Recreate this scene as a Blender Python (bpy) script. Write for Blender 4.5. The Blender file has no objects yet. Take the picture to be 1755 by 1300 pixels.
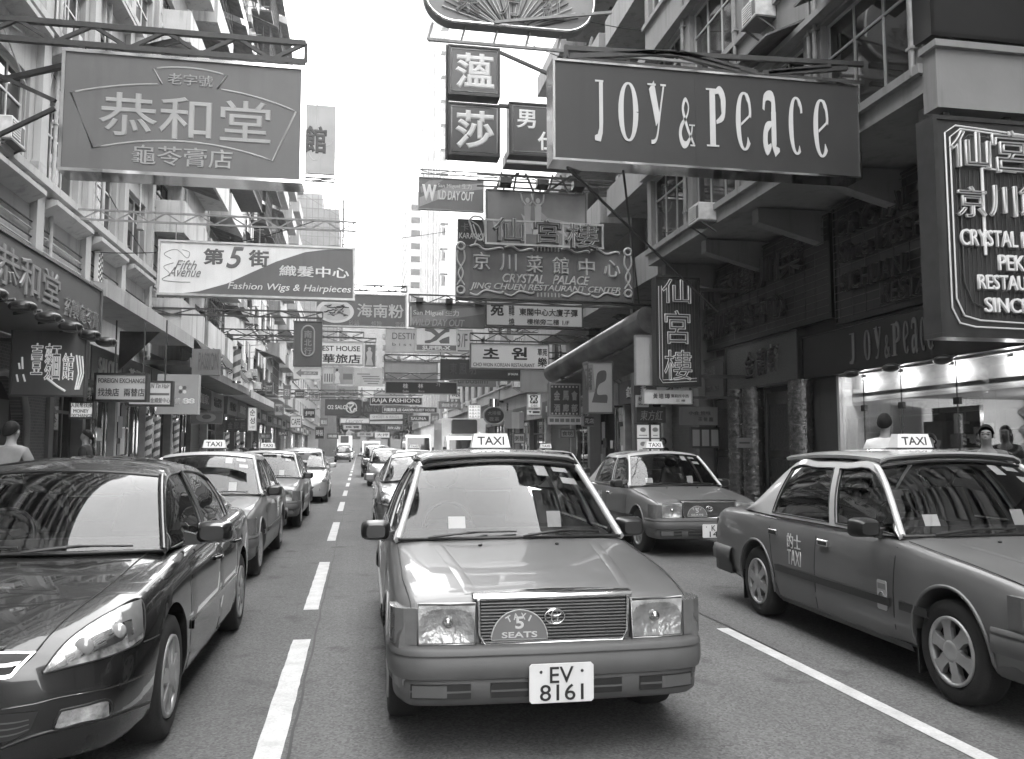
import bpy, math, random
from math import sin, cos, pi, radians
from mathutils import Vector, Matrix
random.seed(7)
sc = bpy.context.scene
COL = sc.collection

# ------------------------------------------------------------------ camera, world, sun, exposure
F, HZ, EYE, YAW = 1440.0, 768.0, 1.55, 0.18          # focal length in photo pixels, horizon row, eye height
PIT = math.atan((HZ - 650) / F)
cam = bpy.data.cameras.new('camera'); camo = bpy.data.objects.new('camera', cam); COL.objects.link(camo)
camo.location = (0, 0, EYE); camo.rotation_euler = (pi / 2 + PIT, 0, -YAW)
cam.sensor_width = 36; cam.lens = 36 * F / 1755; cam.clip_start = 0.05; cam.clip_end = 3000
sc.camera = camo
world = bpy.data.worlds.new("World"); sc.world = world; world.use_nodes = True
nt = world.node_tree; nt.nodes.clear()
SUN_EL, SUN_AZ = radians(66), radians(72)
sky = nt.nodes.new('ShaderNodeTexSky'); sky.sky_type = 'NISHITA'; sky.sun_disc = False
sky.sun_elevation = SUN_EL; sky.sun_rotation = SUN_AZ; sky.air_density = 1.0; sky.dust_density = 4.0
bw = nt.nodes.new('ShaderNodeRGBToBW'); bg = nt.nodes.new('ShaderNodeBackground'); bg.inputs[1].default_value = 0.15
wo = nt.nodes.new('ShaderNodeOutputWorld')
# a thin bright overcast: the clear sky mixed with white cloud
cl = nt.nodes.new('ShaderNodeTexNoise'); cl.inputs['Scale'].default_value = 1.4; cl.inputs['Detail'].default_value = 5
tcw = nt.nodes.new('ShaderNodeTexCoord'); mrw = nt.nodes.new('ShaderNodeMapRange'); mrw.inputs['From Min'].default_value = .3; mrw.inputs['From Max'].default_value = .7
mrw.inputs['To Min'].default_value = 20.0; mrw.inputs['To Max'].default_value = 27.0
mxw = nt.nodes.new('ShaderNodeMix'); mxw.data_type = 'FLOAT'; mxw.inputs[0].default_value = .75
nt.links.new(tcw.outputs['Generated'], cl.inputs['Vector']); nt.links.new(cl.outputs['Fac'], mrw.inputs['Value'])
nt.links.new(sky.outputs[0], bw.inputs[0]); nt.links.new(bw.outputs[0], mxw.inputs[2]); nt.links.new(mrw.outputs[0], mxw.inputs[3]); nt.links.new(mxw.outputs[0], bg.inputs[0]); nt.links.new(bg.outputs[0], wo.inputs[0])
sl = bpy.data.lights.new('sun', 'SUN'); sl.energy = 1.0; sl.angle = radians(14); sl.color = (1, 1, 1)
so = bpy.data.objects.new('sun', sl); COL.objects.link(so)
so.rotation_euler = Vector((-sin(SUN_AZ) * cos(SUN_EL), -cos(SUN_AZ) * cos(SUN_EL), -sin(SUN_EL))).to_track_quat('-Z', 'Y').to_euler()
sc.view_settings.view_transform = 'Standard'; sc.view_settings.look = 'None'
sc.view_settings.exposure = 1.45; sc.view_settings.gamma = 1.0
try:
    sc.cycles.use_denoising = True
    sc.cycles.denoiser = 'OPENIMAGEDENOISE'
    sc.cycles.transparent_max_bounces = 24; sc.cycles.max_bounces = 8; sc.cycles.diffuse_bounces = 4
    sc.cycles.caustics_reflective = False; sc.cycles.caustics_refractive = False
    sc.cycles.sample_clamp_indirect = 6.0
except Exception:
    pass

# ------------------------------------------------------------------ photo pixel -> world
def ray(px, py):
    vx, vy, vz = (px - 877.5) / F, 1.0, -(py - 650) / F
    c, s = cos(PIT), sin(PIT); y, z = vy * c - vz * s, vy * s + vz * c
    c, s = cos(YAW), sin(YAW)
    return Vector((vx * c + y * s, -vx * s + y * c, z))
def at(px, py, Y):
    r = ray(px, py); return Vector((0, 0, EYE)) + r * (Y / r.y)
def atx(px, py, X):
    r = ray(px, py); return Vector((0, 0, EYE)) + r * (X / r.x)
def atz(px, py, Z):
    r = ray(px, py); return Vector((0, 0, EYE)) + r * ((Z - EYE) / r.z)

# ------------------------------------------------------------------ mesh builder
class MB:
    def __init__(s): s.v = []; s.f = []; s.m = []; s.sm = []
    def add(s, verts, faces, mi=0, smooth=False):
        b = len(s.v); s.v += [tuple(p) for p in verts]
        for f in faces: s.f.append([b + i for i in f]); s.m.append(mi); s.sm.append(smooth)
        return s
    def box(s, x0, y0, z0, x1, y1, z1, mi=0):
        if x0 > x1: x0, x1 = x1, x0
        if y0 > y1: y0, y1 = y1, y0
        if z0 > z1: z0, z1 = z1, z0
        v = [(x0,y0,z0),(x1,y0,z0),(x1,y1,z0),(x0,y1,z0),(x0,y0,z1),(x1,y0,z1),(x1,y1,z1),(x0,y1,z1)]
        return s.add(v, [(0,3,2,1),(4,5,6,7),(0,1,5,4),(1,2,6,5),(2,3,7,6),(3,0,4,7)], mi)
    def bbox(s, x0, y0, z0, x1, y1, z1, b=.01, mi=0):      # box with chamfered vertical-front edges (8-gon in xz swept along y) 
        if x0 > x1: x0, x1 = x1, x0
        if z0 > z1: z0, z1 = z1, z0
        p = [(x0+b,z0),(x1-b,z0),(x1,z0+b),(x1,z1-b),(x1-b,z1),(x0+b,z1),(x0,z1-b),(x0,z0+b)]
        return s.prism([(a,y0,c) for a,c in p], (0,y1-y0,0), mi)
    def prism(s, pts, d, mi=0):
        n = len(pts); d = Vector(d); a = [Vector(p) for p in pts]; v = a + [p + d for p in a]
        nrm = Vector((0,0,0))
        for i in range(n): nrm += a[i].cross(a[(i+1) % n])
        fl = nrm.dot(d) > 0
        f = [tuple(range(n)), tuple(range(2*n-1, n-1, -1))] + [(i, n+i, n+(i+1) % n, (i+1) % n) for i in range(n)]
        if fl: f = [tuple(reversed(q)) for q in f]
        return s.add(v, f, mi)
    def beam(s, p, q, w=.05, h=None, mi=0):
        p, q = Vector(p), Vector(q); h = h or w; d = (q - p)
        if d.length < 1e-5: return s
        d = d.normalized(); u = Vector((0,0,1)) if abs(d.z) < .95 else Vector((0,1,0))
        a = d.cross(u).normalized() * w / 2; b = a.cross(d).normalized() * h / 2
        v = [p-a-b, p+a-b, p+a+b, p-a+b, q-a-b, q+a-b, q+a+b, q-a+b]
        return s.add(v, [(0,1,2,3),(7,6,5,4),(0,4,5,1),(1,5,6,2),(2,6,7,3),(3,7,4,0)], mi)
    def tube(s, pts, r, n=8, mi=0, closed=False, cap=True):
        pts = [Vector(p) for p in pts]; N = len(pts); rs = r if isinstance(r, (list, tuple)) else [r] * N; v = []; ref = None
        for i, p in enumerate(pts):
            a = pts[i-1] if (i or closed) else p; b = pts[(i+1) % N] if (i < N-1 or closed) else p
            d = (b - a).normalized()
            if ref is None: ref = Vector((0,0,1)) if abs(d.z) < .9 else Vector((1,0,0))
            u = d.cross(ref).normalized(); w = u.cross(d).normalized(); ref = w
            for k in range(n):
                t = 2*pi*k/n; v.append(p + (u*cos(t) + w*sin(t)) * rs[i])
        f = []
        for i in range(N if closed else N-1):
            j = (i+1) % N
            for k in range(n): f.append((i*n+k, j*n+k, j*n+(k+1) % n, i*n+(k+1) % n))
        s.add(v, f, mi, True)
        if cap and not closed: s.add(v[:n], [tuple(range(n))], mi); s.add(v[-n:], [tuple(range(n-1,-1,-1))], mi)
        return s
    def cyl(s, p, q, r, n=16, mi=0): return s.tube([p, q], r, n, mi)
    def lathe(s, prof, c, axis='x', n=32, mi=0, smooth=True):      # prof: (radius, along) pairs
        v = []
        for r, a in prof:
            for k in range(n):
                t = 2*pi*k/n; u, w = r*cos(t), r*sin(t)
                v.append(Vector(c) + (Vector((a,u,w)) if axis == 'x' else Vector((w,a,u)) if axis == 'y' else Vector((u,w,a))))
        f = []
        for i in range(len(prof)-1):
            for k in range(n): f.append((i*n+k, i*n+(k+1) % n, (i+1)*n+(k+1) % n, (i+1)*n+k))
        return s.add(v, f, mi, smooth)
    def grid(s, rows, mi=0, smooth=True, flip=False, thick=None):
        n = len(rows[0]); v = [Vector(p) for r in rows for p in r]; f = []
        for i in range(len(rows)-1):
            for k in range(n-1):
                q = (i*n+k, i*n+k+1, (i+1)*n+k+1, (i+1)*n+k); f.append(tuple(reversed(q)) if flip else q)
        return s.add(v, f, mi, smooth)
    def ell(s, c, r, nu=14, nv=10, mi=0, rot=None):
        c = Vector(c); v = []; f = []
        for j in range(nv+1):
            a = pi*j/nv - pi/2
            for i in range(nu):
                t = 2*pi*i/nu; p = Vector((r[0]*cos(a)*cos(t), r[1]*cos(a)*sin(t), r[2]*sin(a)))
                if rot: p = rot @ p
                v.append(c + p)
        for j in range(nv):
            for i in range(nu): f.append((j*nu+i, j*nu+(i+1) % nu, (j+1)*nu+(i+1) % nu, (j+1)*nu+i))
        return s.add(v, f, mi, True)
    def mesh(s, name, mats):
        me = bpy.data.meshes.new(name); me.from_pydata(s.v, [], s.f); me.update()
        for m in (mats if isinstance(mats, (list, tuple)) else [mats]): me.materials.append(m)
        me.polygons.foreach_set('material_index', s.m); me.polygons.foreach_set('use_smooth', s.sm); me.update()
        return me

def setp(o, label=None, cat=None, group=None, kind=None):
    if label: o['label'] = label
    if cat: o['category'] = cat
    if group: o['group'] = group
    if kind: o['kind'] = kind
    return o
def link(name, me, parent=None, loc=None, rz=0):
    o = bpy.data.objects.new(name, me); COL.objects.link(o)
    if parent: o.parent = parent
    if loc is not None: o.location = loc
    if rz: o.rotation_euler = (0, 0, rz)
    return o
def part(name, mb, mats, parent=None, label=None, loc=None):
    o = link(name, mb if isinstance(mb, bpy.types.Mesh) else mb.mesh(name, mats), parent, loc)
    if label: o['label'] = label
    return o
def thing(name, label, cat, loc=(0,0,0), rz=0, group=None):
    return setp(link(name, None, None, loc, rz), label, cat, group)
def solo(name, mb, mats, label, cat, group=None, loc=None, rz=0):
    return setp(link(name, mb.mesh(name, mats), None, loc, rz), label, cat, group)
def struct(name, mb, mats, loc=None):
    return setp(link(name, mb.mesh(name, mats), None, loc), kind='structure')
def dup(o, loc=None, rz=None, label=None, parent=None, mats=None, skip=()):
    c = o.copy(); COL.objects.link(c)
    if parent: c.parent = parent
    if loc is not None: c.location = loc
    if rz is not None: c.rotation_euler = (0, 0, rz)
    if label: c['label'] = label
    for ch in list(o.children):
        if ch.name.split('.')[0] not in skip: dup(ch, parent=c, skip=skip)
    return c
def boolean_cut(me, cutters):
    a = link('tmp_a', me); mods = []
    cs = []
    for c in cutters:
        o = link('tmp_c', c); cs.append(o)
        md = a.modifiers.new('b', 'BOOLEAN'); md.operation = 'DIFFERENCE'; md.object = o; md.solver = 'EXACT'
    bpy.context.view_layer.update()
    dg = bpy.context.evaluated_depsgraph_get()
    r = bpy.data.meshes.new_from_object(a.evaluated_get(dg), depsgraph=dg)
    for o in cs + [a]: bpy.data.objects.remove(o)
    return r

# ------------------------------------------------------------------ materials (the photograph is black and white: every colour is a grey)
_mats = {}
def mat(name, v, rough=.6, metal=0.0, amp=.12, scale=3.0, bump=0.0, bscale=40, coat=0.0, streak=0, emit=0.0, spec=.5, fine=0.0):
    if name in _mats: return _mats[name]
    m = bpy.data.materials.new(name); _mats[name] = m; m.use_nodes = True
    t = m.node_tree; N = t.nodes; p = N['Principled BSDF']; L = t.links
    p.inputs['Roughness'].default_value = rough; p.inputs['Metallic'].default_value = metal
    p.inputs['Specular IOR Level'].default_value = spec
    p.inputs['Base Color'].default_value = (v, v, v, 1)
    if coat: p.inputs['Coat Weight'].default_value = coat; p.inputs['Coat Roughness'].default_value = .03
    if amp or bump or streak:
        tc = N.new('ShaderNodeTexCoord')
    if amp:
        nz = N.new('ShaderNodeTexNoise'); nz.inputs['Scale'].default_value = scale; nz.inputs['Detail'].default_value = 6
        mr = N.new('ShaderNodeMapRange'); mr.inputs['From Min'].default_value = .3; mr.inputs['From Max'].default_value = .7
        mr.inputs['To Min'].default_value = v*(1-amp); mr.inputs['To Max'].default_value = v*(1+amp)
        L.new(tc.outputs['Object'], nz.inputs['Vector']); L.new(nz.outputs['Fac'], mr.inputs['Value']); out = mr.outputs[0]
        if streak:
            mp = N.new('ShaderNodeMapping'); mp.inputs['Scale'].default_value = (2.2, 2.2, .16)
            n2 = N.new('ShaderNodeTexNoise'); n2.inputs['Scale'].default_value = 1.6; n2.inputs['Detail'].default_value = 8; n2.inputs['Roughness'].default_value = .65
            m2 = N.new('ShaderNodeMapRange'); m2.inputs['From Min'].default_value = .52; m2.inputs['From Max'].default_value = .75
            m2.inputs['To Min'].default_value = 1; m2.inputs['To Max'].default_value = 1 - streak
            L.new(tc.outputs['Object'], mp.inputs[0]); L.new(mp.outputs[0], n2.inputs['Vector']); L.new(n2.outputs['Fac'], m2.inputs['Value'])
            mu = N.new('ShaderNodeMath'); mu.operation = 'MULTIPLY'; L.new(out, mu.inputs[0]); L.new(m2.outputs[0], mu.inputs[1]); out = mu.outputs[0]
        if fine:
            n3 = N.new('ShaderNodeTexNoise'); n3.inputs['Scale'].default_value = 60; n3.inputs['Detail'].default_value = 3
            m3 = N.new('ShaderNodeMapRange'); m3.inputs['From Min'].default_value = .3; m3.inputs['From Max'].default_value = .7
            m3.inputs['To Min'].default_value = 1-fine; m3.inputs['To Max'].default_value = 1+fine
            L.new(tc.outputs['Object'], n3.inputs['Vector']); L.new(n3.outputs['Fac'], m3.inputs['Value'])
            mu = N.new('ShaderNodeMath'); mu.operation = 'MULTIPLY'; L.new(out, mu.inputs[0]); L.new(m3.outputs[0], mu.inputs[1]); out = mu.outputs[0]
        L.new(out, p.inputs['Base Color'])
        rr = N.new('ShaderNodeMapRange'); rr.inputs['To Min'].default_value = max(.02, rough*.85); rr.inputs['To Max'].default_value = min(1, rough*1.2)
        L.new(nz.outputs['Fac'], rr.inputs['Value']); L.new(rr.outputs[0], p.inputs['Roughness'])
    if bump:
        nb = N.new('ShaderNodeTexNoise'); nb.inputs['Scale'].default_value = bscale; nb.inputs['Detail'].default_value = 4
        b = N.new('ShaderNodeBump'); b.inputs['Strength'].default_value = bump; b.inputs['Distance'].default_value = .02
        L.new(tc.outputs['Object'], nb.inputs['Vector']); L.new(nb.outputs['Fac'], b.inputs['Height']); L.new(b.outputs[0], p.inputs['Normal'])
    if emit:
        p.inputs['Emission Color'].default_value = (v, v, v, 1); p.inputs['Emission Strength'].default_value = emit
    return m
def glass_mat(name, tint=.55, refl=1.0, ior=1.5, rough=.0):
    if name in _mats: return _mats[name]
    m = bpy.data.materials.new(name); _mats[name] = m; m.use_nodes = True
    t = m.node_tree; N = t.nodes; N.clear(); L = t.links
    o = N.new('ShaderNodeOutputMaterial'); mx = N.new('ShaderNodeMixShader'); tr = N.new('ShaderNodeBsdfTransparent'); g = N.new('ShaderNodeBsdfGlossy')
    fr = N.new('ShaderNodeFresnel'); fr.inputs[0].default_value = ior
    mm = N.new('ShaderNodeMath'); mm.operation = 'MULTIPLY'; mm.inputs[1].default_value = refl; mm.use_clamp = True
    tr.inputs[0].default_value = (tint, tint, tint, 1); g.inputs['Roughness'].default_value = rough
    L.new(fr.outputs[0], mm.inputs[0]); L.new(mm.outputs[0], mx.inputs[0]); L.new(tr.outputs[0], mx.inputs[1]); L.new(g.outputs[0], mx.inputs[2]); L.new(mx.outputs[0], o.inputs[0])
    return m
def flat(v, rough=.5):      # printed / enamelled surface of one grey
    return mat('enamel_%03d' % round(v*1000), v, rough, amp=.12, scale=1.3, streak=.16)
def glow(v, e):
    return mat('lit_panel_%03d_%03d' % (round(v*100), round(e*100)), v, .5, amp=0, emit=e)
STEEL = mat('dark_painted_steel', .035, .5, amp=.3, scale=8)
GREYSTEEL = mat('grey_painted_steel', .22, .5, amp=.25, scale=8)
CHROME = mat('chrome', .75, .08, 1.0, amp=0)
BLACK = mat('black_rubber', .012, .55, amp=.2, scale=10)
BLACKPL = mat('black_plastic', .016, .32, amp=.15, scale=10)
WHITEP = mat('white_painted_metal', .75, .4, amp=.06)
WIN = mat('dark_window_glass', .02, .04, amp=0, spec=.8)

# ------------------------------------------------------------------ lettering
def text_mesh(txt, w, h, mats, bold=0.0, shear=0.0, neon=0.0, depth=.006, spacing=1.0, fit=True, line=1.0):
    """letters filling the rectangle 0..w, 0..h in the xz plane, facing -y"""
    def gen(fill, bev):
        c = bpy.data.curves.new('lettering', 'FONT'); c.body = txt; c.align_x = 'CENTER'; c.space_character = spacing; c.space_line = line
        c.resolution_u = 4; c.shear = shear
        if fill: c.extrude = .01
        else: c.fill_mode = 'NONE'; c.bevel_depth = bev; c.bevel_resolution = 0 if bold else 1
        o = bpy.data.objects.new('tmp_text', c); m_ = bpy.data.meshes.new_from_object(o)
        bpy.data.objects.remove(o); bpy.data.curves.remove(c); return m_
    bold *= .62
    if neon: me = gen(False, neon)
    elif bold <= .003: me = gen(True, 0)
    else:                                   # heavier strokes: the filled glyph plus a round bead along its outline
        m1, m2 = gen(True, 0), gen(False, bold)
        v = [tuple(q.co) for q in m1.vertices]; n1 = len(v); v += [(q.co.x, q.co.y, q.co.z*(.0096/bold)) for q in m2.vertices]
        f = [tuple(p.vertices) for p in m1.polygons] + [tuple(i+n1 for i in p.vertices) for p in m2.polygons]
        me = bpy.data.meshes.new('lettering'); me.from_pydata(v, [], f); bpy.data.meshes.remove(m1); bpy.data.meshes.remove(m2)
    me.name = 'lettering'
    vs = [v.co for v in me.vertices]
    if not vs: return me
    x0, x1 = min(v.x for v in vs), max(v.x for v in vs); y0, y1 = min(v.y for v in vs), max(v.y for v in vs)
    sx, sy = w / max(1e-6, x1-x0), h / max(1e-6, y1-y0)
    if not fit: sx = sy = min(sx, sy)
    ox, oy = (w - (x1-x0)*sx)/2, (h - (y1-y0)*sy)/2
    zs = max(1e-6, max(abs(v.z) for v in vs)); zz = depth / zs
    for v in me.vertices:
        x, y, z = v.co; v.co = ((x-x0)*sx + ox, -(z*zz), (y-y0)*sy + oy)
    me.materials.clear()
    for m in (mats if isinstance(mats, (list, tuple)) else [mats]): me.materials.append(m)
    return me
# ------------------------------------------------------------------ ground, road, kerbs, markings
def asphalt():
    m = mat('asphalt', .104, .82, amp=.16, scale=.55, bump=.35, bscale=55, spec=.35)
    t = m.node_tree; N = t.nodes; L = t.links; p = N['Principled BSDF']
    tc = N.new('ShaderNodeTexCoord'); src = p.inputs['Base Color'].links[0].from_socket
    vo = N.new('ShaderNodeTexVoronoi'); vo.inputs['Scale'].default_value = 75
    r = N.new('ShaderNodeMapRange'); r.inputs['From Min'].default_value = 0; r.inputs['From Max'].default_value = 1
    r.inputs['To Min'].default_value = .6; r.inputs['To Max'].default_value = 1.45
    L.new(tc.outputs['Object'], vo.inputs['Vector']); L.new(vo.outputs['Color'], r.inputs['Value'])
    # long tyre-polished and oil-darkened bands down the lanes
    mp = N.new('ShaderNodeMapping'); mp.inputs['Scale'].default_value = (1.1, .05, 1)
    n2 = N.new('ShaderNodeTexNoise'); n2.inputs['Scale'].default_value = 1.0; n2.inputs['Detail'].default_value = 7
    r2 = N.new('ShaderNodeMapRange'); r2.inputs['From Min'].default_value = .35; r2.inputs['From Max'].default_value = .7
    r2.inputs['To Min'].default_value = 1.1; r2.inputs['To Max'].default_value = .78
    L.new(tc.outputs['Object'], mp.inputs[0]); L.new(mp.outputs[0], n2.inputs['Vector']); L.new(n2.outputs['Fac'], r2.inputs['Value'])
    # oil spots
    n3 = N.new('ShaderNodeTexNoise'); n3.inputs['Scale'].default_value = 2.3; n3.inputs['Detail'].default_value = 9
    r3 = N.new('ShaderNodeMapRange'); r3.inputs['From Min'].default_value = .60; r3.inputs['From Max'].default_value = .72
    r3.inputs['To Min'].default_value = 1; r3.inputs['To Max'].default_value = .6
    L.new(tc.outputs['Object'], n3.inputs['Vector']); L.new(n3.outputs['Fac'], r3.inputs['Value'])
    o = src
    for q in (r, r2, r3):
        mu = N.new('ShaderNodeMath'); mu.operation = 'MULTIPLY'; L.new(o, mu.inputs[0]); L.new(q.outputs[0], mu.inputs[1]); o = mu.outputs[0]
    L.new(o, p.inputs['Base Color'])
    return m
ASPH = asphalt()
LKERB, RKERB, LFAC, RFAC = -3.95, 6.75, -6.6, 10.0
struct('ground', MB().add([(-400,-120,-.02),(400,-120,-.02),(400,900,-.02),(-400,900,-.02)], [(0,1,2,3)]), mat('far_ground', .12, .9))
struct('road', MB().add([(LKERB-.1,-60,0),(RKERB+.1,-60,0),(RKERB+.1,420,0),(LKERB-.1,420,0)], [(0,1,2,3)]), ASPH)
PAVE = mat('paving', .16, .8, amp=.2, scale=2, bump=.2)
struct('pavement', MB().box(LKERB-.14, -60, .004, -30, 420, .13), PAVE)
struct('pavement', MB().box(RKERB+.14, -60, .004, 34, 420, .13), PAVE)
KERB = mat('kerb_stone', .26, .8, amp=.25, scale=3)
for nm, x0, x1 in (('kerb', LKERB-.14, LKERB), ('kerb', RKERB, RKERB+.14)):
    k = MB()
    for i in range(-20, 140): k.box(x0, i*1.5+.006, .002, x1, i*1.5+1.494, .137)
    struct(nm, k, KERB)
PAINT = mat('road_paint', .44, .7, amp=.16, scale=6, fine=.12, bump=.2)
random.seed(3)
dm = MB()
def dash(mb, x0, x1, y0, y1, z=.004):        # a painted bar with slightly ragged edges
    n = max(2, int((y1-y0)/.12)); rows = []
    for i in range(n+1):
        y = y0 + (y1-y0)*i/n
        a = x0 + random.uniform(-.003,.003); b = x1 + random.uniform(-.0025,.0025)
        rows.append([(a + (y*0), y + random.uniform(-.006,.006), z), (b, y + random.uniform(-.006,.006), z)])
    mb.grid(rows, smooth=False, flip=True)
# dashes as measured from the photograph, then a regular run
marks = [(3.4, 7.17), (8.45, 11.9), (14.6, 18.2), (21.4, 25.0)]
y = 28.2
while y < 180: marks.append((y, y+3.5)); y += 6.9
for a, b in marks: dash(dm, -.50, -.36, a, b)
struct('lane_marking', dm, PAINT)
rm = MB(); dash(rm, 3.055, 3.165, 1.0, 6.95); y = 33.0
while y < 180: dash(rm, 3.06, 3.16, y, y+3.5); y += 6.9
struct('lane_marking', rm, PAINT)
jm = MB()
for x, y0, y1 in ((-.33,0,180),(3.19,6.0,180)):
    pts = []; yy = y0
    while yy < y1: pts.append((x + random.uniform(-.008,.008), yy)); yy += .35 if yy < 30 else 3
    jm.grid([[(px-.008, py, .003), (px+.008, py, .003)] for px, py in pts], smooth=False, flip=True)
struct('road_joint', jm, mat('tar_seam', .012, .6))
# manhole cover and patched rectangle in the asphalt
pm = MB().add([(1.2,2.75,.003),(2.35,2.72,.003),(2.4,3.15,.003),(1.15,3.2,.003)], [(0,1,2,3)])
struct('road_patch', pm, mat('asphalt_patch', .115, .75, amp=.25, scale=3, bump=.4, bscale=60, fine=.2))

# ------------------------------------------------------------------ buildings
def wallmat(k, v, streak=.35): return mat('render_%s' % k, v, .85, amp=.14, scale=.8, streak=streak, bump=.15, bscale=12, fine=.05)
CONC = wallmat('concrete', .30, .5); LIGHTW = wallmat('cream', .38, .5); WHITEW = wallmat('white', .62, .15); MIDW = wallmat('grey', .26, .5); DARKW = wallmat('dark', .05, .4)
FRAMEM = mat('aluminium_frame', .42, .4, .4, amp=.1); DFRAME = mat('dark_window_frame', .06, .5); WFRAME = mat('white_window_frame', .6, .5)
def window_meshes(w, h, fm, cols=2, transom=True, key=''):
    f = MB(); t = .05
    f.box(0, .0, 0, w, .07, t); f.box(0, 0, h-t, w, .07, h); f.box(0, 0, t, t, .07, h-t); f.box(w-t, 0, t, w, .07, h-t)
    for i in range(1, cols): f.box(w*i/cols-.02, .005, t, w*i/cols+.02, .065, h-t)
    if transom: f.box(t, .003, h*.68-.02, w-t, .063, h*.68+.02)
    p = MB().box(t*.6, .03, t*.6, w-t*.6, .045, h-t*.6)
    return f.mesh('window_frame_mesh', fm), p.mesh('pane_mesh', WIN)
def ac_mesh():
    m = MB(); m.bbox(0,-.42,0,.62,.0,.42,.02); m.box(.05,-.427,.05,.40,-.421,.37,1)
    for k in range(6): m.box(.05,-.434,.07+k*.05,.40,-.4275,.095+k*.05,0)
    m.box(.44,-.426,.06,.58,-.421,.36,1); m.beam((.03,-.36,-.03),(.03,0,-.25),.03,mi=1); m.beam((.59,-.36,-.03),(.59,0,-.25),.03,mi=1); m.box(-.02,-.44,-.035,.64,0,-.002,1)
    return m.mesh('air_conditioner_mesh', [mat('aged_white_casing', .5, .5, amp=.25, scale=6, streak=.3), mat('vent_grey', .08, .6)])
ACM = ac_mesh()
def building(name, label, side, Y0, Y1, X, H, z0, fh, bay, ww, wh, wm, fm, depth=9, cols=2, sill=.9, ac=0.3, ledge=.1, pier=.0, band=0, slab=.12, zmax=None, seed=1, top=True, transom=True):
    """one building: local x runs along the street front, y into the building, the front at y = 0"""
    rnd = random.Random(seed); L = Y1 - Y0
    r = thing(name, label, 'building', (X, Y0 if side < 0 else Y1, 0), pi/2 if side < 0 else -pi/2)
    w = MB(); d = .28; n = max(1, int(L / bay)); b = L / n; ox = (b - ww)/2
    w.box(0, d, .13, L, depth, H); nf = int((H - z0 - .4) / fh)
    w.box(0, 0, z0, L, d-.002, z0 + sill)
    for k in range(nf):
        zb = z0 + k*fh + sill; zt = zb + wh; ztop = (z0 + (k+1)*fh + sill) if k < nf-1 else H
        w.box(0, 0, zt, L, d-.002, ztop)
        for i in range(n+1):
            xa = 0 if i == 0 else i*b - ox; xb = L if i == n else i*b + ox
            w.box(xa, 0, zb, xb, d-.002, zt)
            if pier and k == 0: w.box(max(0,i*b-.2), -pier, z0, min(L,i*b+.2), -.002, H-.1)
        if ledge: w.box(-.003, -ledge, zb-slab-.001, L+.003, -.004, zb-.001)
        if band: w.box(-.004, -band, z0+k*fh-.001, L+.004, -.006, z0+k*fh+.22)
    if top: w.box(-.02, -.12, H-.02, L+.02, depth+.02, H+.25)
    part('wall', w, wm, r)
    fme, pme = window_meshes(ww, wh, fm, cols, transom)
    cnt = 0
    for k in range(nf):
        for i in range(n):
            if cnt >= 98: break
            zb = z0 + k*fh + sill
            if zmax and zb > zmax: continue
            o = link('window', fme, r, (i*b + ox, .14, zb)); link('pane', pme, o, (0, 0, 0)); cnt += 1
            if ac and rnd.random() < ac and cnt < 98:
                link('air_conditioner', ACM, r, (i*b + ox + rnd.uniform(.1, ww-.7), -.02, zb - rnd.choice([.0, .5])))
    return r
def pipes(r, spec, m=None):
    for x, z0, z1 in spec:
        t = MB().tube([(x,-.07,z0),(x,-.07,z1)], .045, 8)
        z = z0+.4
        while z < z1: t.box(x-.07,-.12,z,x+.07,0,z+.04); z += 1.6
        part('drainpipe', t, m or mat('pipe_paint', .45, .5, amp=.25, scale=5, streak=.3), r)

# ---- left row
b = building('shophouse', 'cream rendered building with piers and wide windows behind the large hanging sign at far left', -1, 9, 27.6, LFAC, 29, 5.5, 3.3, 3.1, 2.15, 1.95, LIGHTW, WFRAME, ac=.3, ledge=.28, pier=.14, cols=3, sill=1.55, slab=.16, seed=2)
LB1 = b
pipes(b, [(4.0,4.9,28),(10.1,4.9,28),(13.6,4.9,26)])
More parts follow.
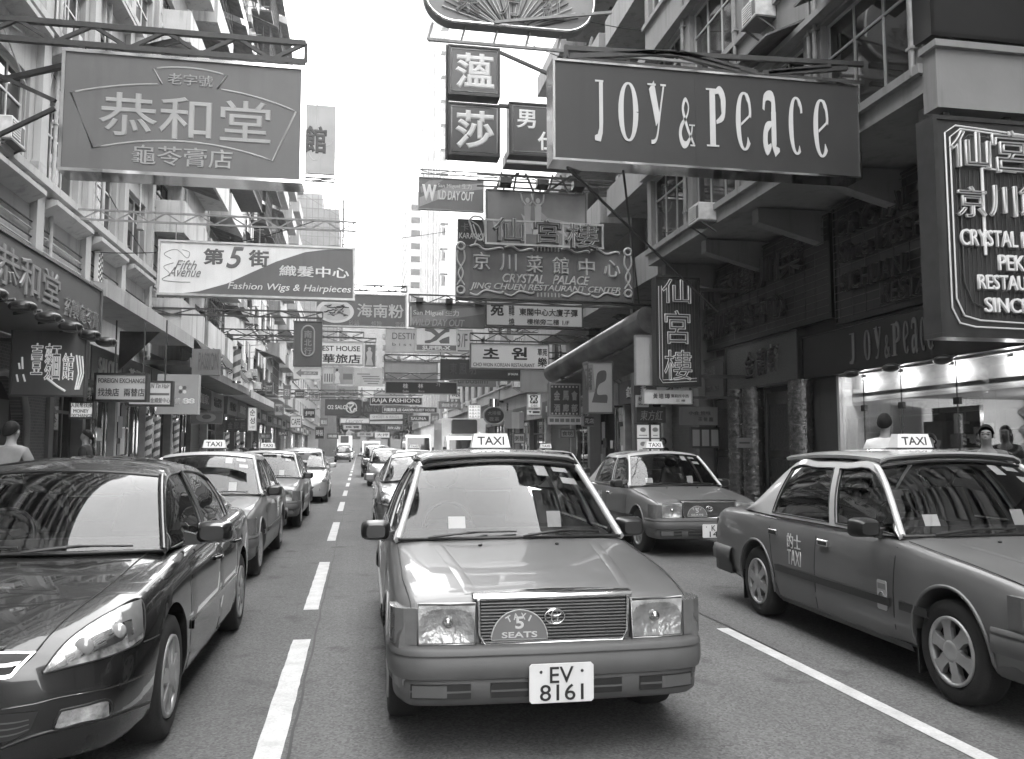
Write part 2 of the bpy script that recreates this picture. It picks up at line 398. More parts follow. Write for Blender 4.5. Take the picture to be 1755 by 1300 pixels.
# sloping concrete hoods under the windows and conduits, as on the near building
for k in range(3):
    h = MB()
    for i in range(6): h.prism([(i*3.1+.3,-.002,6.45+k*3.3),(i*3.1+.3,-.34,6.62+k*3.3),(i*3.1+.3,-.34,6.72+k*3.3),(i*3.1+.3,-.002,6.72+k*3.3)], (2.5,0,0))
    part('window_hood', h, LIGHTW, b)
b2 = building('shophouse', 'stained pale tenement with boxed in balconies beside the cream building on the left', -1, 27.65, 42, LFAC, 31, 4.6, 3.2, 3.4, 2.4, 1.6, wallmat('stained', .5, .6), DFRAME, ac=.3, ledge=.1, cols=3, sill=1.2, seed=5)
random.seed(11)
balc = wallmat('balcony_panel', .46, .65)
for k in range(7):                                   # projecting boxed balconies with railings, corrugated awnings
    z = 5.3 + k*3.2
    for x0, x1 in ((.5, 4.6), (5.4, 9.4), (10.2, 14.0)):
        q = MB(); q.box(x0,-.95,z,x1,-.01,z+.14); q.box(x0,-.95,z+.14,x1,-.86,z+1.05); q.box(x0,-.855,z+.14,x0+.09,-.01,z+1.05); q.box(x1-.09,-.855,z+.14,x1,-.01,z+1.05)
        part('balcony', q, balc, b2)
        if random.random() < .6:
            a = MB(); rows = []
            for t in range(13):
                x = x0 - .1 + (x1-x0+.2)*t/12; o = .03 if t % 2 else 0
                rows.append([(x,-.01,z+2.75+o),(x,-1.35,z+2.3+o)])
            a.grid(rows, smooth=False); part('awning', a, mat('rusty_sheet', .10, .7, amp=.5, scale=4, streak=.4), b2)
        if random.random() < .5:
            g = MB()
            for t in range(9): g.beam((x0+.1+(x1-x0-.2)*t/8,-.90,z+1.05),(x0+.1+(x1-x0-.2)*t/8,-.90,z+2.3),.022)
            for t in range(4): g.beam((x0,-.90,z+1.1+t*.4),(x1,-.90,z+1.1+t*.4),.02)
            part('window_cage', g, STEEL, b2)
pipes(b2, [(.2,4,30),(5.0,4,30),(9.8,4,30)])
b3 = building('shophouse', 'grimy grey tenement with dark balcony cages in the middle of the left row', -1, 42.05, 60, LFAC+.15, 33, 4.6, 3.1, 3.0, 2.1, 1.6, wallmat('pale_grimy', .42, .6), DFRAME, ac=.5, cols=3, sill=1.1, seed=8)
for k in range(8):
    z = 5.0 + k*3.1
    for x0 in (.4, 6.4, 12.2):
        if random.random() < .35:
            for q_ in range(2): link('air_conditioner', ACM, b3, (x0+.6+q_*2.2, -.02, z+.5+.3*q_))
            part('laundry_rack', MB().beam((x0+.3,-.02,z+1.9),(x0+.3,-1.3,z+2.0),.03).beam((x0+3.3,-.02,z+1.9),(x0+3.3,-1.3,z+2.0),.03).beam((x0+.2,-.8,z+1.95),(x0+3.4,-.8,z+1.95),.025), GREYSTEEL, b3)
            for q_ in range(4): part('laundry', MB().box(x0+.5+q_*.7,-.81,z+1.2+.1*(q_ % 2),x0+.95+q_*.7,-.79,z+1.93), flat((.6,.1,.35,.2)[q_]), b3)
            continue
        g = MB(); x1 = x0 + 4.6 - random.choice([0,.6,1.4])
        g.box(x0,-1.1,z,x1,-.01,z+.12)
        for t in range(15): g.beam((x0+(x1-x0)*t/14,-1.08,z+.12),(x0+(x1-x0)*t/14,-1.08,z+2.2),.03)
        for t in range(5): g.beam((x0,-1.08,z+.2+t*.5),(x1,-1.08,z+.2+t*.5),.03)
        for yy in (-.7,-.35): g.beam((x0,yy,z+.12),(x0,yy,z+2.2),.03)
        part('balcony_cage', g, mat('rusted_cage', .06, .7, amp=.4, scale=6), b3)
        a = MB().prism([(x0-.1,-.01,z+2.75),(x0-.1,-1.5,z+2.2),(x0-.1,-1.5,z+2.24),(x0-.1,-.01,z+2.79)], (4.8,0,0)); part('awning', a, mat('rusty_sheet', .10), b3)
b4 = building('shophouse', 'dark weathered tenement tower at the far end of the tall left row', -1, 60.05, 84, LFAC+.1, 36, 4.6, 3.0, 3.4, 2.0, 1.6, MIDW, FRAMEM, ac=.5, cols=2, sill=1.0, seed=9)
for k in range(10):
    z = 5.0 + k*3.0
    for x0 in (1, 9, 17):
        g = MB().box(x0,-.9,z,x0+5,-.01,z+1.0); part('balcony', g, wallmat('balcony_grey', .22, .6), b4)
b5 = building('shophouse', 'low pale block beyond the tall left row, mostly behind hanging signs', -1, 84.05, 118, LFAC, 17, 4.4, 3.0, 4.2, 2.4, 1.5, CONC, FRAMEM, ac=.3, seed=12)
b6 = building('shophouse', 'low grey block closing the far left side of the street', -1, 118.1, 150, LFAC, 14, 4.4, 3.0, 4.2, 2.4, 1.5, MIDW, FRAMEM, ac=.3, seed=13)
# tower wrapped in bamboo scaffolding
s = thing('scaffolded_tower', 'hazy tower wrapped in bamboo scaffolding above the left rooftops', 'building', (-16, 150, 0))
part('wall', MB().box(0, 0, 0, 12.0, 12, 44).box(2, 1, 44, 9, 8, 47), wallmat('netting', .16, .3), s)
g = MB(); random.seed(4)
for i in range(14):
    x = -.6 + i*1.0; g.beam((x,-.9,14),(x,-.9,46.5+random.uniform(-1,2.4)),.12)
for j in range(20): g.beam((-.7,-.95,14+j*1.65),(12.9,-.95,14+j*1.65),.10)
for i in range(13):
    y = i*1.0; g.beam((12.6,y,14),(12.6,y,46.5+random.uniform(-1,2.4)),.12)
for j in range(20): g.beam((12.65,-1,14+j*1.65),(12.65,12,14+j*1.65),.10)
for j in range(8): g.beam((-.7,-1.0,14+j*4),(6,-1.0,18+j*4),.09); g.beam((12.9,-1.0,14+j*4),(6,-1.0,18+j*4),.09)
part('bamboo_scaffolding', g, mat('bamboo', .08, .8), s)

random.seed(31)
bx = mat('grey_service_box', .3, .5, amp=.25, scale=5, streak=.4)
for i in range(16):
    x, z = random.uniform(4,18), random.uniform(5.4,12); w_, h_ = random.uniform(.2,.45), random.uniform(.3,.6)
    part('service_box', MB().bbox(x,-.17,z,x+w_,-.003,z+h_,.01), bx, LB1)
    part('conduit', MB().tube([(x+w_/2,-.05,z+h_),(x+w_/2,-.05,z+h_+random.uniform(.5,2.2)),(x+w_/2+random.uniform(-1.5,1.5),-.05,z+h_+2.3)], .02, 6), mat('pipe_paint', .45), LB1)
for k in range(5): part('conduit', MB().tube([(3,-.04,5.55+k*.16+(k % 2)*.05),(9+k,-.05,5.5+k*.14),(18.3,-.04,5.6+k*.1)], .018, 6), [BLACK, mat('pipe_paint', .45)][k % 2], LB1)
# ---- right row
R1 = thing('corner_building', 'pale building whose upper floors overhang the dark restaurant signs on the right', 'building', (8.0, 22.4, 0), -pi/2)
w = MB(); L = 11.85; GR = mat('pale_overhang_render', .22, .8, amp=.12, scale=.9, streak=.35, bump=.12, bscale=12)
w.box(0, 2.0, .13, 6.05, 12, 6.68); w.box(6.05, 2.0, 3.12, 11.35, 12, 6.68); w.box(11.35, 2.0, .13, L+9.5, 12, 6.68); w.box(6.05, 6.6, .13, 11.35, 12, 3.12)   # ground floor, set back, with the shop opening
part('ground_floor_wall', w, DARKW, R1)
u = MB(); fh = 3.3; zs = 6.7; ww = 2.5; n = 4; bay = L/n
u.box(0, .25, zs, L, 12, 31); u.box(0, 0, zs, L, .248, zs+.42)
for k in range(7):
    zb = zs + .42 + k*fh; zt = zb + 1.95; ztop = zb + fh
    u.box(0, 0, zt, L, .248, ztop)
    for i in range(n+1): u.box(max(0,i*bay-.3), 0, zb, min(L,i*bay+.3), .248, zt)
    u.box(-.02, -.10, zb-.14, L+.02, -.003, zb-.002); u.box(-.025, -.22, zt+.05, L+.02, -.003, zt+.17)
part('upper_floor_wall', u, GR, R1)
bm = MB()
for i in range(5): part('soffit_bracket', MB().prism([(.3+i*2.75,.3,6.66),(.3+i*2.75,2.0,6.66),(.3+i*2.75,2.0,5.9),(.3+i*2.75,.3,6.35)], (.28,0,0)), wallmat('soffit', .2, .4), R1)
fme, pme = window_meshes(bay-.6, 1.95, FRAMEM, 3)
for k in range(7):
    for i in range(n):
        o = link('window', fme, R1, (i*bay+.3, .13, zs+.42+k*fh)); link('pane', pme, o, (0,0,0))
        if (k+i) % 2 == 1 and (k,i) != (0,3): link('air_conditioner', ACM, R1, (i*bay+1.1, -.02, zs+.1+k*fh-.05))
pipes(R1, [(2.96,7,30),(5.92,7,30),(8.9,7,30),(9.1,7,30),(11.7,7,30)], mat('stained_pipe', .2, .5, amp=.3, scale=5, streak=.4))
random.seed(17)
for i in range(14):
    x, z = random.uniform(.3,10.8), zs+random.uniform(2.3,16)
    if (x % 2.96) > .9: link('air_conditioner', ACM, R1, (x, -.03, z))
    part('conduit', MB().tube([(x,-.05,z),(x+random.uniform(.2,2),-.06,z+random.uniform(-.4,.2)),(x+2.5,-.05,z+random.uniform(.4,2))], .02, 6), BLACK, R1)
for i in range(4):
    x = 1.0+i*2.9; part('window_awning', MB().prism([(x,-.01,zs+2.72),(x,-.8,zs+2.35),(x,-.8,zs+2.39),(x,-.01,zs+2.76)], (1.9,0,0)), mat('rusty_sheet', .10, .7, amp=.5, scale=4, streak=.4), R1)
# pale corner slab with bracket ends above the big neon sign
cs = MB(); p0 = at(1585, 90, 10.5)
cs.box(L+.003, -.02, 6.36, L+.3, 7, 7.22); cs.box(L+.003, -.08, 7.222, L+.38, 7, 7.32)
part('corner_slab', cs, GR, R1)
R0 = building('shophouse', 'dark building continuing the right row towards the viewer past the corner slab', 1, -4, 9.7, 10.0, 30, 7.6, 3.2, 3.4, 2.4, 1.7, MIDW, DFRAME, ac=.4, cols=3, seed=21)
building('shophouse', 'grey tenement on the right behind the camera', 1, -40, -4.1, 10.0, 27, 4.6, 3.2, 4.0, 2.4, 1.7, MIDW, DFRAME, ac=.2, seed=22, zmax=20)
building('shophouse', 'pale tenement on the left behind the camera', -1, -40, 8.9, LFAC, 24, 4.6, 3.2, 4.2, 2.4, 1.7, CONC, FRAMEM, ac=.2, seed=23, zmax=20)
R2 = building('shophouse', 'soot dark tenement with deep concrete balconies right of the dancing figure billboard', 1, 22.5, 40, RFAC, 31, 6.2, 3.1, 3.5, 2.4, 1.7, wallmat('sooty', .13, .45), DFRAME, ac=.4, cols=3, seed=25)
random.seed(5)
for k in range(7):
    z = 6.6 + k*3.1
    for x0 in (.3, 6.2, 12.0):
        q = MB(); x1 = x0 + 5.0
        q.box(x0,-1.5,z,x1,-.01,z+.16); q.box(x0,-1.5,z+.16,x1,-1.41,z+.95); q.box(x0,-1.405,z+.16,x0+.1,-.01,z+.95); q.box(x1-.1,-1.405,z+.16,x1,-.01,z+.95)
        if k % 2: q.box(x0+.4,-1.3,z+.96,x0+.75,-1.0,z+1.3)
        part('balcony', q, wallmat('balcony_dark', .24, .5), R2)
    for x0 in (5.75, 11.6, 17.3): part('column', MB().box(x0-.16,-.5,z-3 if k else .13,x0+.16,-.012,z+.1), wallmat('sooty', .13), R2)
pipes(R2, [(5.3,4,30),(11.2,4,30)], STEEL)
R3 = building('shophouse', 'mid height dark block behind the crystal restaurant hanging sign', 1, 40.1, 62, RFAC, 15.5, 5, 3.1, 3.5, 2.3, 1.7, MIDW, DFRAME, ac=.4, seed=26)
R4 = building('shophouse', 'lower dark block before the tall white tower on the right', 1, 62.1, 96, RFAC, 14, 5, 3.1, 4.2, 2.3, 1.7, MIDW, DFRAME, ac=.3, seed=27)
T = building('apartment_tower', 'tall white tower with stacked window bays rising behind the hanging signs', 1, 97, 142, RFAC, 88, 5, 3.0, 11, 5.0, 1.6, WHITEW, FRAMEM, depth=14, ac=0, cols=4, seed=28, zmax=None)
for k in range(26): part('bay_window', MB().box(43.9,-.9,7+k*3,44.98,-.01,8.5+k*3), mat('bay_grey', .3, .6), T)
for k in range(9): part('dark_pilaster', MB().box(3.0+k*4.6,-.35,5,3.8+k*4.6,-.01,87), mat('bay_grey', .3, .6), T)
building('shophouse', 'far grey block past the white tower on the right', 1, 143, 190, RFAC, 24, 5, 3.0, 6, 2.6, 1.6, CONC, FRAMEM, ac=0, seed=29)
T2 = building('apartment_tower', 'distant grey tower between the white tower and the bright sky', 1, 196, 222, 10.5, 62, 5, 3.1, 6.4, 3.0, 1.5, wallmat('far_tower', .22, .3), FRAMEM, depth=14, ac=0, seed=30)
tt = MB()
for k in range(18): tt.box(26.003, 1+0*k, 5+k*3.1, 26.05, 5.5, 6.4+k*3.1); tt.box(26.003, 8, 5+k*3.1, 26.05, 12, 6.4+k*3.1)
part('side_windows', tt, WIN, T2)
# buildings that close the street far away
r = thing('apartment_block', 'wide grey block closing the far end of the street', 'building', (-40, 230, 0))
part('wall', MB().box(0,0,0,90,14,38), wallmat('far_block', .16, .4), r)
wn = MB()
for k in range(10):
    for i in range(22): wn.box(2+i*4,-.02,4+k*3,4.4+i*4,-.002,5.6+k*3)
part('window_row', wn, WIN, r)
# street trees at the far end
def leaf_tree(x, y, h, rad, label, seed):
    rnd = random.Random(seed); t = thing('street_tree', label, 'tree', (x, y, .1), 0, 'trees at the far end of the street')
    tr = MB().tube([(0,0,0),(.1,.05,h*.35),(.0,.1,h*.6)], [.28,.22,.14], 8)
    for a in range(5):
        tr.tube([(.05,.05,h*.4),(cos(a*1.3)*rad*.4,sin(a*1.3)*rad*.4,h*.6),(cos(a*1.3)*rad*.7,sin(a*1.3)*rad*.7,h*.75)], [.12,.08,.04], 6)
    part('trunk', tr, mat('bark', .06, .9), t)
    c = MB(); lumps = [(rnd.uniform(-.7,.7)*rad, rnd.uniform(-.7,.7)*rad, h*rnd.uniform(.5,.92), rad*rnd.uniform(.3,.5)) for _ in range(14)]
    for lx, ly, lz, lr in lumps:
        for _ in range(200):
            d = Vector((rnd.gauss(0,1), rnd.gauss(0,1), rnd.gauss(0,1))).normalized() * lr * rnd.uniform(.6,1.05)
            p = Vector((lx,ly,lz)) + d; u = Vector((rnd.gauss(0,1),rnd.gauss(0,1),rnd.gauss(0,1))).normalized()*.42; v = u.orthogonal().normalized()*.3
            c.add([p-u,p+v,p+u,p-v],[(0,1,2,3)])
    part('crown', c, mat('foliage', .06, .8, amp=.4, scale=1.5), t)
leaf_tree(-4.6, 172, 13, 5.0, 'dark leafy street tree left of the road at the far end', 1)
leaf_tree(2.0, 186, 12, 5.5, 'dark leafy tree at the middle of the far end of the street', 2)
leaf_tree(8.3, 166, 12, 4.6, 'dark leafy street tree right of the road at the far end', 3)
leaf_tree(5.2, 150, 11, 4.6, 'nearest dark leafy tree of the far end, right of the lorry line', 5)
leaf_tree(-2.6, 158, 10.5, 4.4, 'rounded dark leafy tree over the far left lane', 6)
leaf_tree(-9.5, 168, 12, 4.2, 'dark leafy tree nearest the far left kerb', 4)
# ------------------------------------------------------------------ vehicles
from mathutils.bvhtree import BVHTree
def paint(name, v, flake=.0, coat=1.0, rough=.35, amp=.05, metal=0.0):
    return mat(name, v, rough, metal, amp=amp, scale=2.5, coat=coat)
RED = paint('taxi_red_as_grey', .115, metal=.1, coat=.45, rough=.42, amp=.1); SILVER = paint('taxi_silver_roof', .50, rough=.4, metal=.1)
NIGHT = paint('near_black_metallic', .016, rough=.25, metal=.3); SILV2 = paint('silver_metallic', .45, rough=.35, metal=.5)
GREYP = paint('grey_metallic', .16, rough=.3, metal=.3); WHITEV = paint('white_van_paint', .84, rough=.4, amp=.08)
BUMP = mat('grey_bumper_plastic', .085, .5, amp=.1, scale=6, bump=.05, bscale=200)
GLASS = glass_mat('windscreen_glass', .72, 1.5); SIDEG = glass_mat('side_window_glass', .5, 1.3); LENS = glass_mat('lamp_lens', .85, 1.0)
REFL = mat('lamp_reflector', .82, .30, .55, amp=.25, scale=16, bump=.6, bscale=22)
AMBER = mat('indicator_lens', .13, .18, amp=.12, scale=14, coat=.6)
RUBBER = mat('tyre_rubber', .014, .75, amp=.3, scale=12, bump=.2, bscale=90); RIM = mat('wheel_cover_silver', .40, .35, .6, amp=.12, scale=9)
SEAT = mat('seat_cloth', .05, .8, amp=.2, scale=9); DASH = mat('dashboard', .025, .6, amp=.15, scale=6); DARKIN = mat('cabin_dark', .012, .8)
def pchip(tab, y):
    if y <= tab[0][0]: return list(tab[0][1:])
    if y >= tab[-1][0]: return list(tab[-1][1:])
    for i in range(len(tab)-1):
        if tab[i][0] <= y <= tab[i+1][0]: break
    h = tab[i+1][0]-tab[i][0]; t = (y-tab[i][0])/h; out = []
    for c in range(1, len(tab[0])):
        d = [(tab[j+1][c]-tab[j][c])/(tab[j+1][0]-tab[j][0]) for j in range(len(tab)-1)]
        def sl(j):
            if j == 0: return d[0]
            if j == len(tab)-1: return d[-1]
            return 0 if d[j-1]*d[j] <= 0 else 2*d[j-1]*d[j]/(d[j-1]+d[j])
        m0, m1 = sl(i), sl(i+1); t2, t3 = t*t, t*t*t
        out.append((2*t3-3*t2+1)*tab[i][c]+(t3-2*t2+t)*h*m0+(-2*t3+3*t2)*tab[i+1][c]+(t3-t2)*h*m1)
    return out
def crv(pts, u):
    n = len(pts)-1; x = max(0, min(n, u*n)); i = min(int(x), n-1); t = x-i
    P = [Vector(pts[max(0,min(n,j))]) for j in (i-1,i,i+1,i+2)]
    return .5*((2*P[1])+(P[2]-P[0])*t+(2*P[0]-5*P[1]+4*P[2]-P[3])*t*t+(3*P[1]-P[0]-3*P[2]+P[3])*t*t*t)
def section(w, zb, zs, zc, rl=.05):
    m = zs-zb
    return [(0,zb),(w*.6,zb),(w-.07,zb+.012),(w-.025,zb+.06),(w-.006,zb+.17),(w,zb+m*.52),(w-.008,zb+m*.70),(w-.02,zs-.12*min(1,m/.5)),
            (w-.034,zs-.06),(w-.05,zs-.028),(w-.075,zs-.008),(w-.11,zs+.004),(w*.72,zs+.45*(zc-zs)+.004),(w*.45,zs+.78*(zc-zs)),(w*.2,zs+.96*(zc-zs)),(0,zc)]
class Car:
    def __init__(s, st, step=.05): s.st = st; s.step = step
    def side(s, y, z):
        w, zb, zs, zc = pchip(s.st, y); P = section(w, zb, zs, zc)[2:12]
        for (x0,z0),(x1,z1) in zip(P, P[1:]):
            if z0 <= z <= z1: return x0+(x1-x0)*(z-z0)/max(1e-6, z1-z0)
        return P[-1][0] if z > P[-1][1] else P[0][0]
    def top(s, x, y):
        w, zb, zs, zc = pchip(s.st, y); P = section(w, zb, zs, zc)[10:]
        for (x0,z0),(x1,z1) in zip(P, P[1:]):
            if x1 <= abs(x) <= x0: return z0+(z1-z0)*(x0-abs(x))/max(1e-6, x0-x1)
        return P[0][1]
    def loft(s):
        y0, y1 = s.st[0][0], s.st[-1][0]; n = int((y1-y0)/s.step); ys = sorted(set([y0+(y1-y0)*i/n for i in range(n+1)] + [q[0] for q in s.st]))
        rows = []
        for y in ys:
            P = section(*pchip(s.st, y)); rows.append([(x,y,z) for x,z in P] + [(-x,y,z) for x,z in reversed(P[1:-1])])
        n = len(rows[0]); mb = MB(); v = [p for r in rows for p in r]; f = []
        for i in range(len(rows)-1):
            for k in range(n): f.append((i*n+k, (i+1)*n+k, (i+1)*n+(k+1) % n, i*n+(k+1) % n))
        f.append(tuple(range(n))); f.append(tuple(range(len(v)-1, len(v)-n-1, -1)))
        return mb.add(v, f, 0, True)
def arch_cut(mb, arches, mats):
    me = mb.mesh('body', mats[0]); cs = []
    for y, z, r, x0 in arches:
        for sgn in (-1, 1):
            cs.append(MB().lathe([(.0001,0),(r,0),(r,1.0),(.0001,1.0)] if sgn > 0 else [(.0001,-1.0),(r,-1.0),(r,0),(.0001,0)], (sgn*x0, y, z), 'x', 40).mesh('c', mats[0]))
    o = boolean_cut(me, cs); o.materials.clear()
    for m in mats: o.materials.append(m)
    for p in o.polygons:
        c = p.center; p.material_index = 0; p.use_smooth = True
        for y, z, r, x0 in arches:
            if abs(c.x) > x0-.03 and abs(c.x) < 1.2 and math.hypot(c.y-y, c.z-z) < r-.002 + .0: p.material_index = 1
    o.set_sharp_from_angle(angle=radians(38)); o.name = 'body_mesh'
    return o
def solid(me, t, off=-1):
    a = link('tmp', me); md = a.modifiers.new('s', 'SOLIDIFY'); md.thickness = t; md.offset = off
    bpy.context.view_layer.update(); dg = bpy.context.evaluated_depsgraph_get()
    r = bpy.data.meshes.new_from_object(a.evaluated_get(dg), depsgraph=dg); bpy.data.objects.remove(a); return r
def wheel(parent, x, y, r, w, spokes=6, style=0, lab=None):
    sg = 1 if x > 0 else -1
    o = link('wheel', None, parent, (x, y, r))
    ri = r*.66
    part('tyre', MB().lathe([(ri,-w*sg),(r*.86,-w*sg),(r*.97,-w*.93*sg),(r,-w*.75*sg),(r,-w*.25*sg),(r*.97,-w*.07*sg),(r*.88,.0),(r*.72,-.002*sg),(ri,-.012*sg)], (0,0,0), 'x', 40), RUBBER, o)
    m = MB(); m.lathe([(ri+.002,-.014*sg),(ri,.002*sg),(ri*.93,.004*sg),(ri*.88,-.012*sg),(ri*.86,-.05*sg)], (0,0,0), 'x', 40)
    m.lathe([(ri*.9,-.06*sg),(.0005,-.06*sg)], (0,0,0), 'x', 24, mi=1)
    m.lathe([(ri*.40,-.055*sg),(ri*.38,-.006*sg),(ri*.26,.008*sg),(ri*.2,.010*sg),(.0005,.012*sg)], (0,0,0), 'x', 24)
    for k in range(spokes):
        a = 2*pi*k/spokes + .3; wi, wo_ = (ri*.17, ri*.26) if style == 0 else (ri*.12, ri*.13)
        d = Vector((0,cos(a),sin(a))); n = Vector((0,-sin(a),cos(a)))
        pts = [d*ri*.25-n*wi, d*ri*.25+n*wi, d*ri*.66+n*wi*.95, d*ri*.93+n*wo_, d*ri*.93-n*wo_, d*ri*.66-n*wi*.95]
        q = [p+Vector((.006*sg - .012*sg*(p.length/ri),0,0)) for p in pts]
        if sg > 0: m.prism(q, (-.035,0,0))
        else: m.prism(q, (.035,0,0))
    part('rim', m, [RIM, BLACK], o)
    return o
def strip(car, path, w, off, thick=0, sgn=1):
    """a ribbon lying on the flank along (y,z) points"""
    mb = MB(); rows = []
    for i, (y, z) in enumerate(path):
        a = path[max(0,i-1)]; b = path[min(len(path)-1,i+1)]; d = Vector((b[0]-a[0], b[1]-a[1])).normalized(); n = Vector((-d.y, d.x))*w/2
        p0, p1 = (y+n.x, z+n.y), (y-n.x, z-n.y)
        r = [(sgn*(car.side(*p0)-.002), *p0), (sgn*(car.side(*p0)+off), *p0), (sgn*(car.side(*p1)+off), *p1), (sgn*(car.side(*p1)-.002), *p1)]
        rows.append(r)
    return mb.grid(rows, smooth=False, flip=(sgn < 0))
def lin(a, b, n): return [(a[0]+(b[0]-a[0])*i/n, a[1]+(b[1]-a[1])*i/n) for i in range(n+1)]
def door_panel(car, y0t, y1t, y0b, y1b, zt, zb, sgn, off=.006):
    rows = []; ny, nz = 12, 10
    for i in range(nz+1):
        t = i/nz; z = zb+(zt-zb)*t; r = []
        for k in range(ny+1):
            u = k/ny; ya = y0b+(y0t-y0b)*t; yb = y1b+(y1t-y1b)*t; y = ya+(yb-ya)*u
            e = .0 if 0 < i < nz and 0 < k < ny else .005
            r.append((sgn*(car.side(y, z)+off-e), y, z))
        rows.append(r)
    return MB().grid(rows, flip=(sgn < 0))
def greenhouse(root, car, B, T, wins, uf, ur, base_c, base_r, pil, roofm, crown=.05, glass=GLASS, sideg=SIDEG, v0=.05, v1=.92, apr=.026, header=.03, seal=True, bulge=.02, topc=.0):
    """B, T: belt and roof-rail curves of the x > 0 side; wins: (u0, u1) of each pane"""
    def S(u, v, sgn, o=0):
        p = crv(B, u).lerp(crv(T, u), v); return Vector((sgn*(p.x+bulge*sin(pi*v)+o), p.y, p.z))
    for sgn in (-1, 1):
        us = sorted(set([0, 1] + [q for w in wins for q in w])); m = MB()
        for a, b in zip(us, us[1:]):
            glassy = any(abs(a-w[0]) < 1e-6 for w in wins)
            for va, vb in ((0, v0), (v0, v1), (v1, 1)):
                if glassy and va == v0: continue
                nu = max(2, int((b-a)*24)); nv = 6 if va == v0 else 1
                m.grid([[S(a+(b-a)*i/nu, va+(vb-va)*j/nv, sgn) for j in range(nv+1)] for i in range(nu+1)], flip=(sgn > 0))
        me = solid(m.mesh('pillars', pil), .03, -1); me.set_sharp_from_angle(angle=radians(35))
        part('pillar_frame', me, None, root)
        for a, b in wins:
            g = MB(); nu = 10
            g.grid([[S(a+(b-a)*i/nu, v0+(v1-v0)*j/8, sgn, -.012) for j in range(9)] for i in range(nu+1)], flip=(sgn > 0))
            go = part('side_window', g, sideg, root)
            if seal:
                ring = [S(a, v0+(v1-v0)*j/8, sgn, .001) for j in range(9)] + [S(a+(b-a)*i/8, v1, sgn, .001) for i in range(1,9)] + [S(b, v1-(v1-v0)*j/8, sgn, .001) for j in range(1,9)] + [S(b-(b-a)*i/8, v0, sgn, .001) for i in range(1,8)]
                part('window_seal', MB().tube(ring, .007, 6, closed=True), BLACKPL, go)
        # A pillar outer moulding
        part('windscreen_pillar', MB().tube([S(uf*i/10, 1, sgn, -.004) for i in range(11)], [apr]*11, 8), pil, root)
    # windscreen: between the base curve and the roof header
    def screen(ub, ut, cy, cz, oz, oy, nm, mt, inset):
        b0 = crv(B, ub) if ub in (0, 1) else crv(B, ub); t0 = crv(T, ut); rows = []
        for j in range(13):
            v = j/12; u = ub+(ut-ub)*v; e = crv(T, u); r = []
            for i in range(17):
                x = -1+2*i/16; k = 1-x*x
                r.append(Vector((e.x*x*(1-inset), e.y+(cy*(1-v)+oy*v)*k, e.z+(cz*(1-v)+oz*v)*k+.018*sin(pi*v)*k)))
            rows.append(r)
        return part(nm, MB().grid(rows, flip=(nm != 'windscreen')), mt, root), rows
    ws, rows = screen(0, uf, base_c[0], base_c[1], crown, -.06, 'windscreen', glass, .01)
    part('windscreen_seal', MB().tube([p for p in rows[0]], .012, 6).tube([r[0] for r in rows], .010, 6).tube([r[-1] for r in rows], .010, 6).tube(rows[-1], .012, 6), BLACKPL, ws)
    rg, rrows = screen(1, ur, base_r[0], base_r[1], crown, .05, 'rear_window', sideg, .01)
    # roof
    rows2 = []; nr = 16
    for j in range(nr+1):
        v = j/nr; e = crv(T, uf+(ur-uf)*v); oy = -.06+(.11)*v; r = []
        for i in range(19):
            x = -1+2*i/18; k = 1-x*x; r.append(Vector((e.x*x*1.0, e.y+oy*k, e.z+.012*(1-abs(x)**8)+(crown+topc*sin(pi*v))*k)))
        rows2.append(r)
    me = solid(MB().grid(rows2, flip=False).mesh('roof', roofm), .025, -1); me.set_sharp_from_angle(angle=radians(40))
    part('roof', me, None, root)
    return S, rows
def wipers(root, rows, rhd=True):
    for a, b in ((2, 8.2), (8.6, 14.4)):
        def P(x, j):
            i = int(x); t = x-i; p = rows[j][i].lerp(rows[j][min(16,i+1)], t); return p + Vector((0,-.02,.012))
        m = MB(); m.tube([P(a,0)+Vector((0,-.02,0)), P((a*2+b)/3,0)+Vector((0,-.01,.02)), P((a+b*2)/3,1)], .008, 6)
        m.tube([P(a+.4,0)+Vector((0,0,.008)), P((a+b)/2,0)+Vector((0,0,.03)), P(b,1)+Vector((0,0,-.005))], .0075, 6)
        part('wiper', m, BLACKPL, root)
def seat_mesh(w=.48):
    m = MB(); rows = []
    for j in range(9):
        t = j/8; z = .55+.68*t; y = .03+.17*t; ww = w/2*(1 - .25*max(0, t-.6)/.4)
        rows.append([(ww*cos(a), y+.075*sin(a), z) for a in [2*pi*k/14 for k in range(15)]])
    m.grid(rows, flip=True); m.ell((0,.24,1.32),(.13,.05,.09))
    m.tube([(-.05,.215,1.2),(-.05,.235,1.3)],.008,6).tube([(.05,.215,1.2),(.05,.235,1.3)],.008,6)
    return m
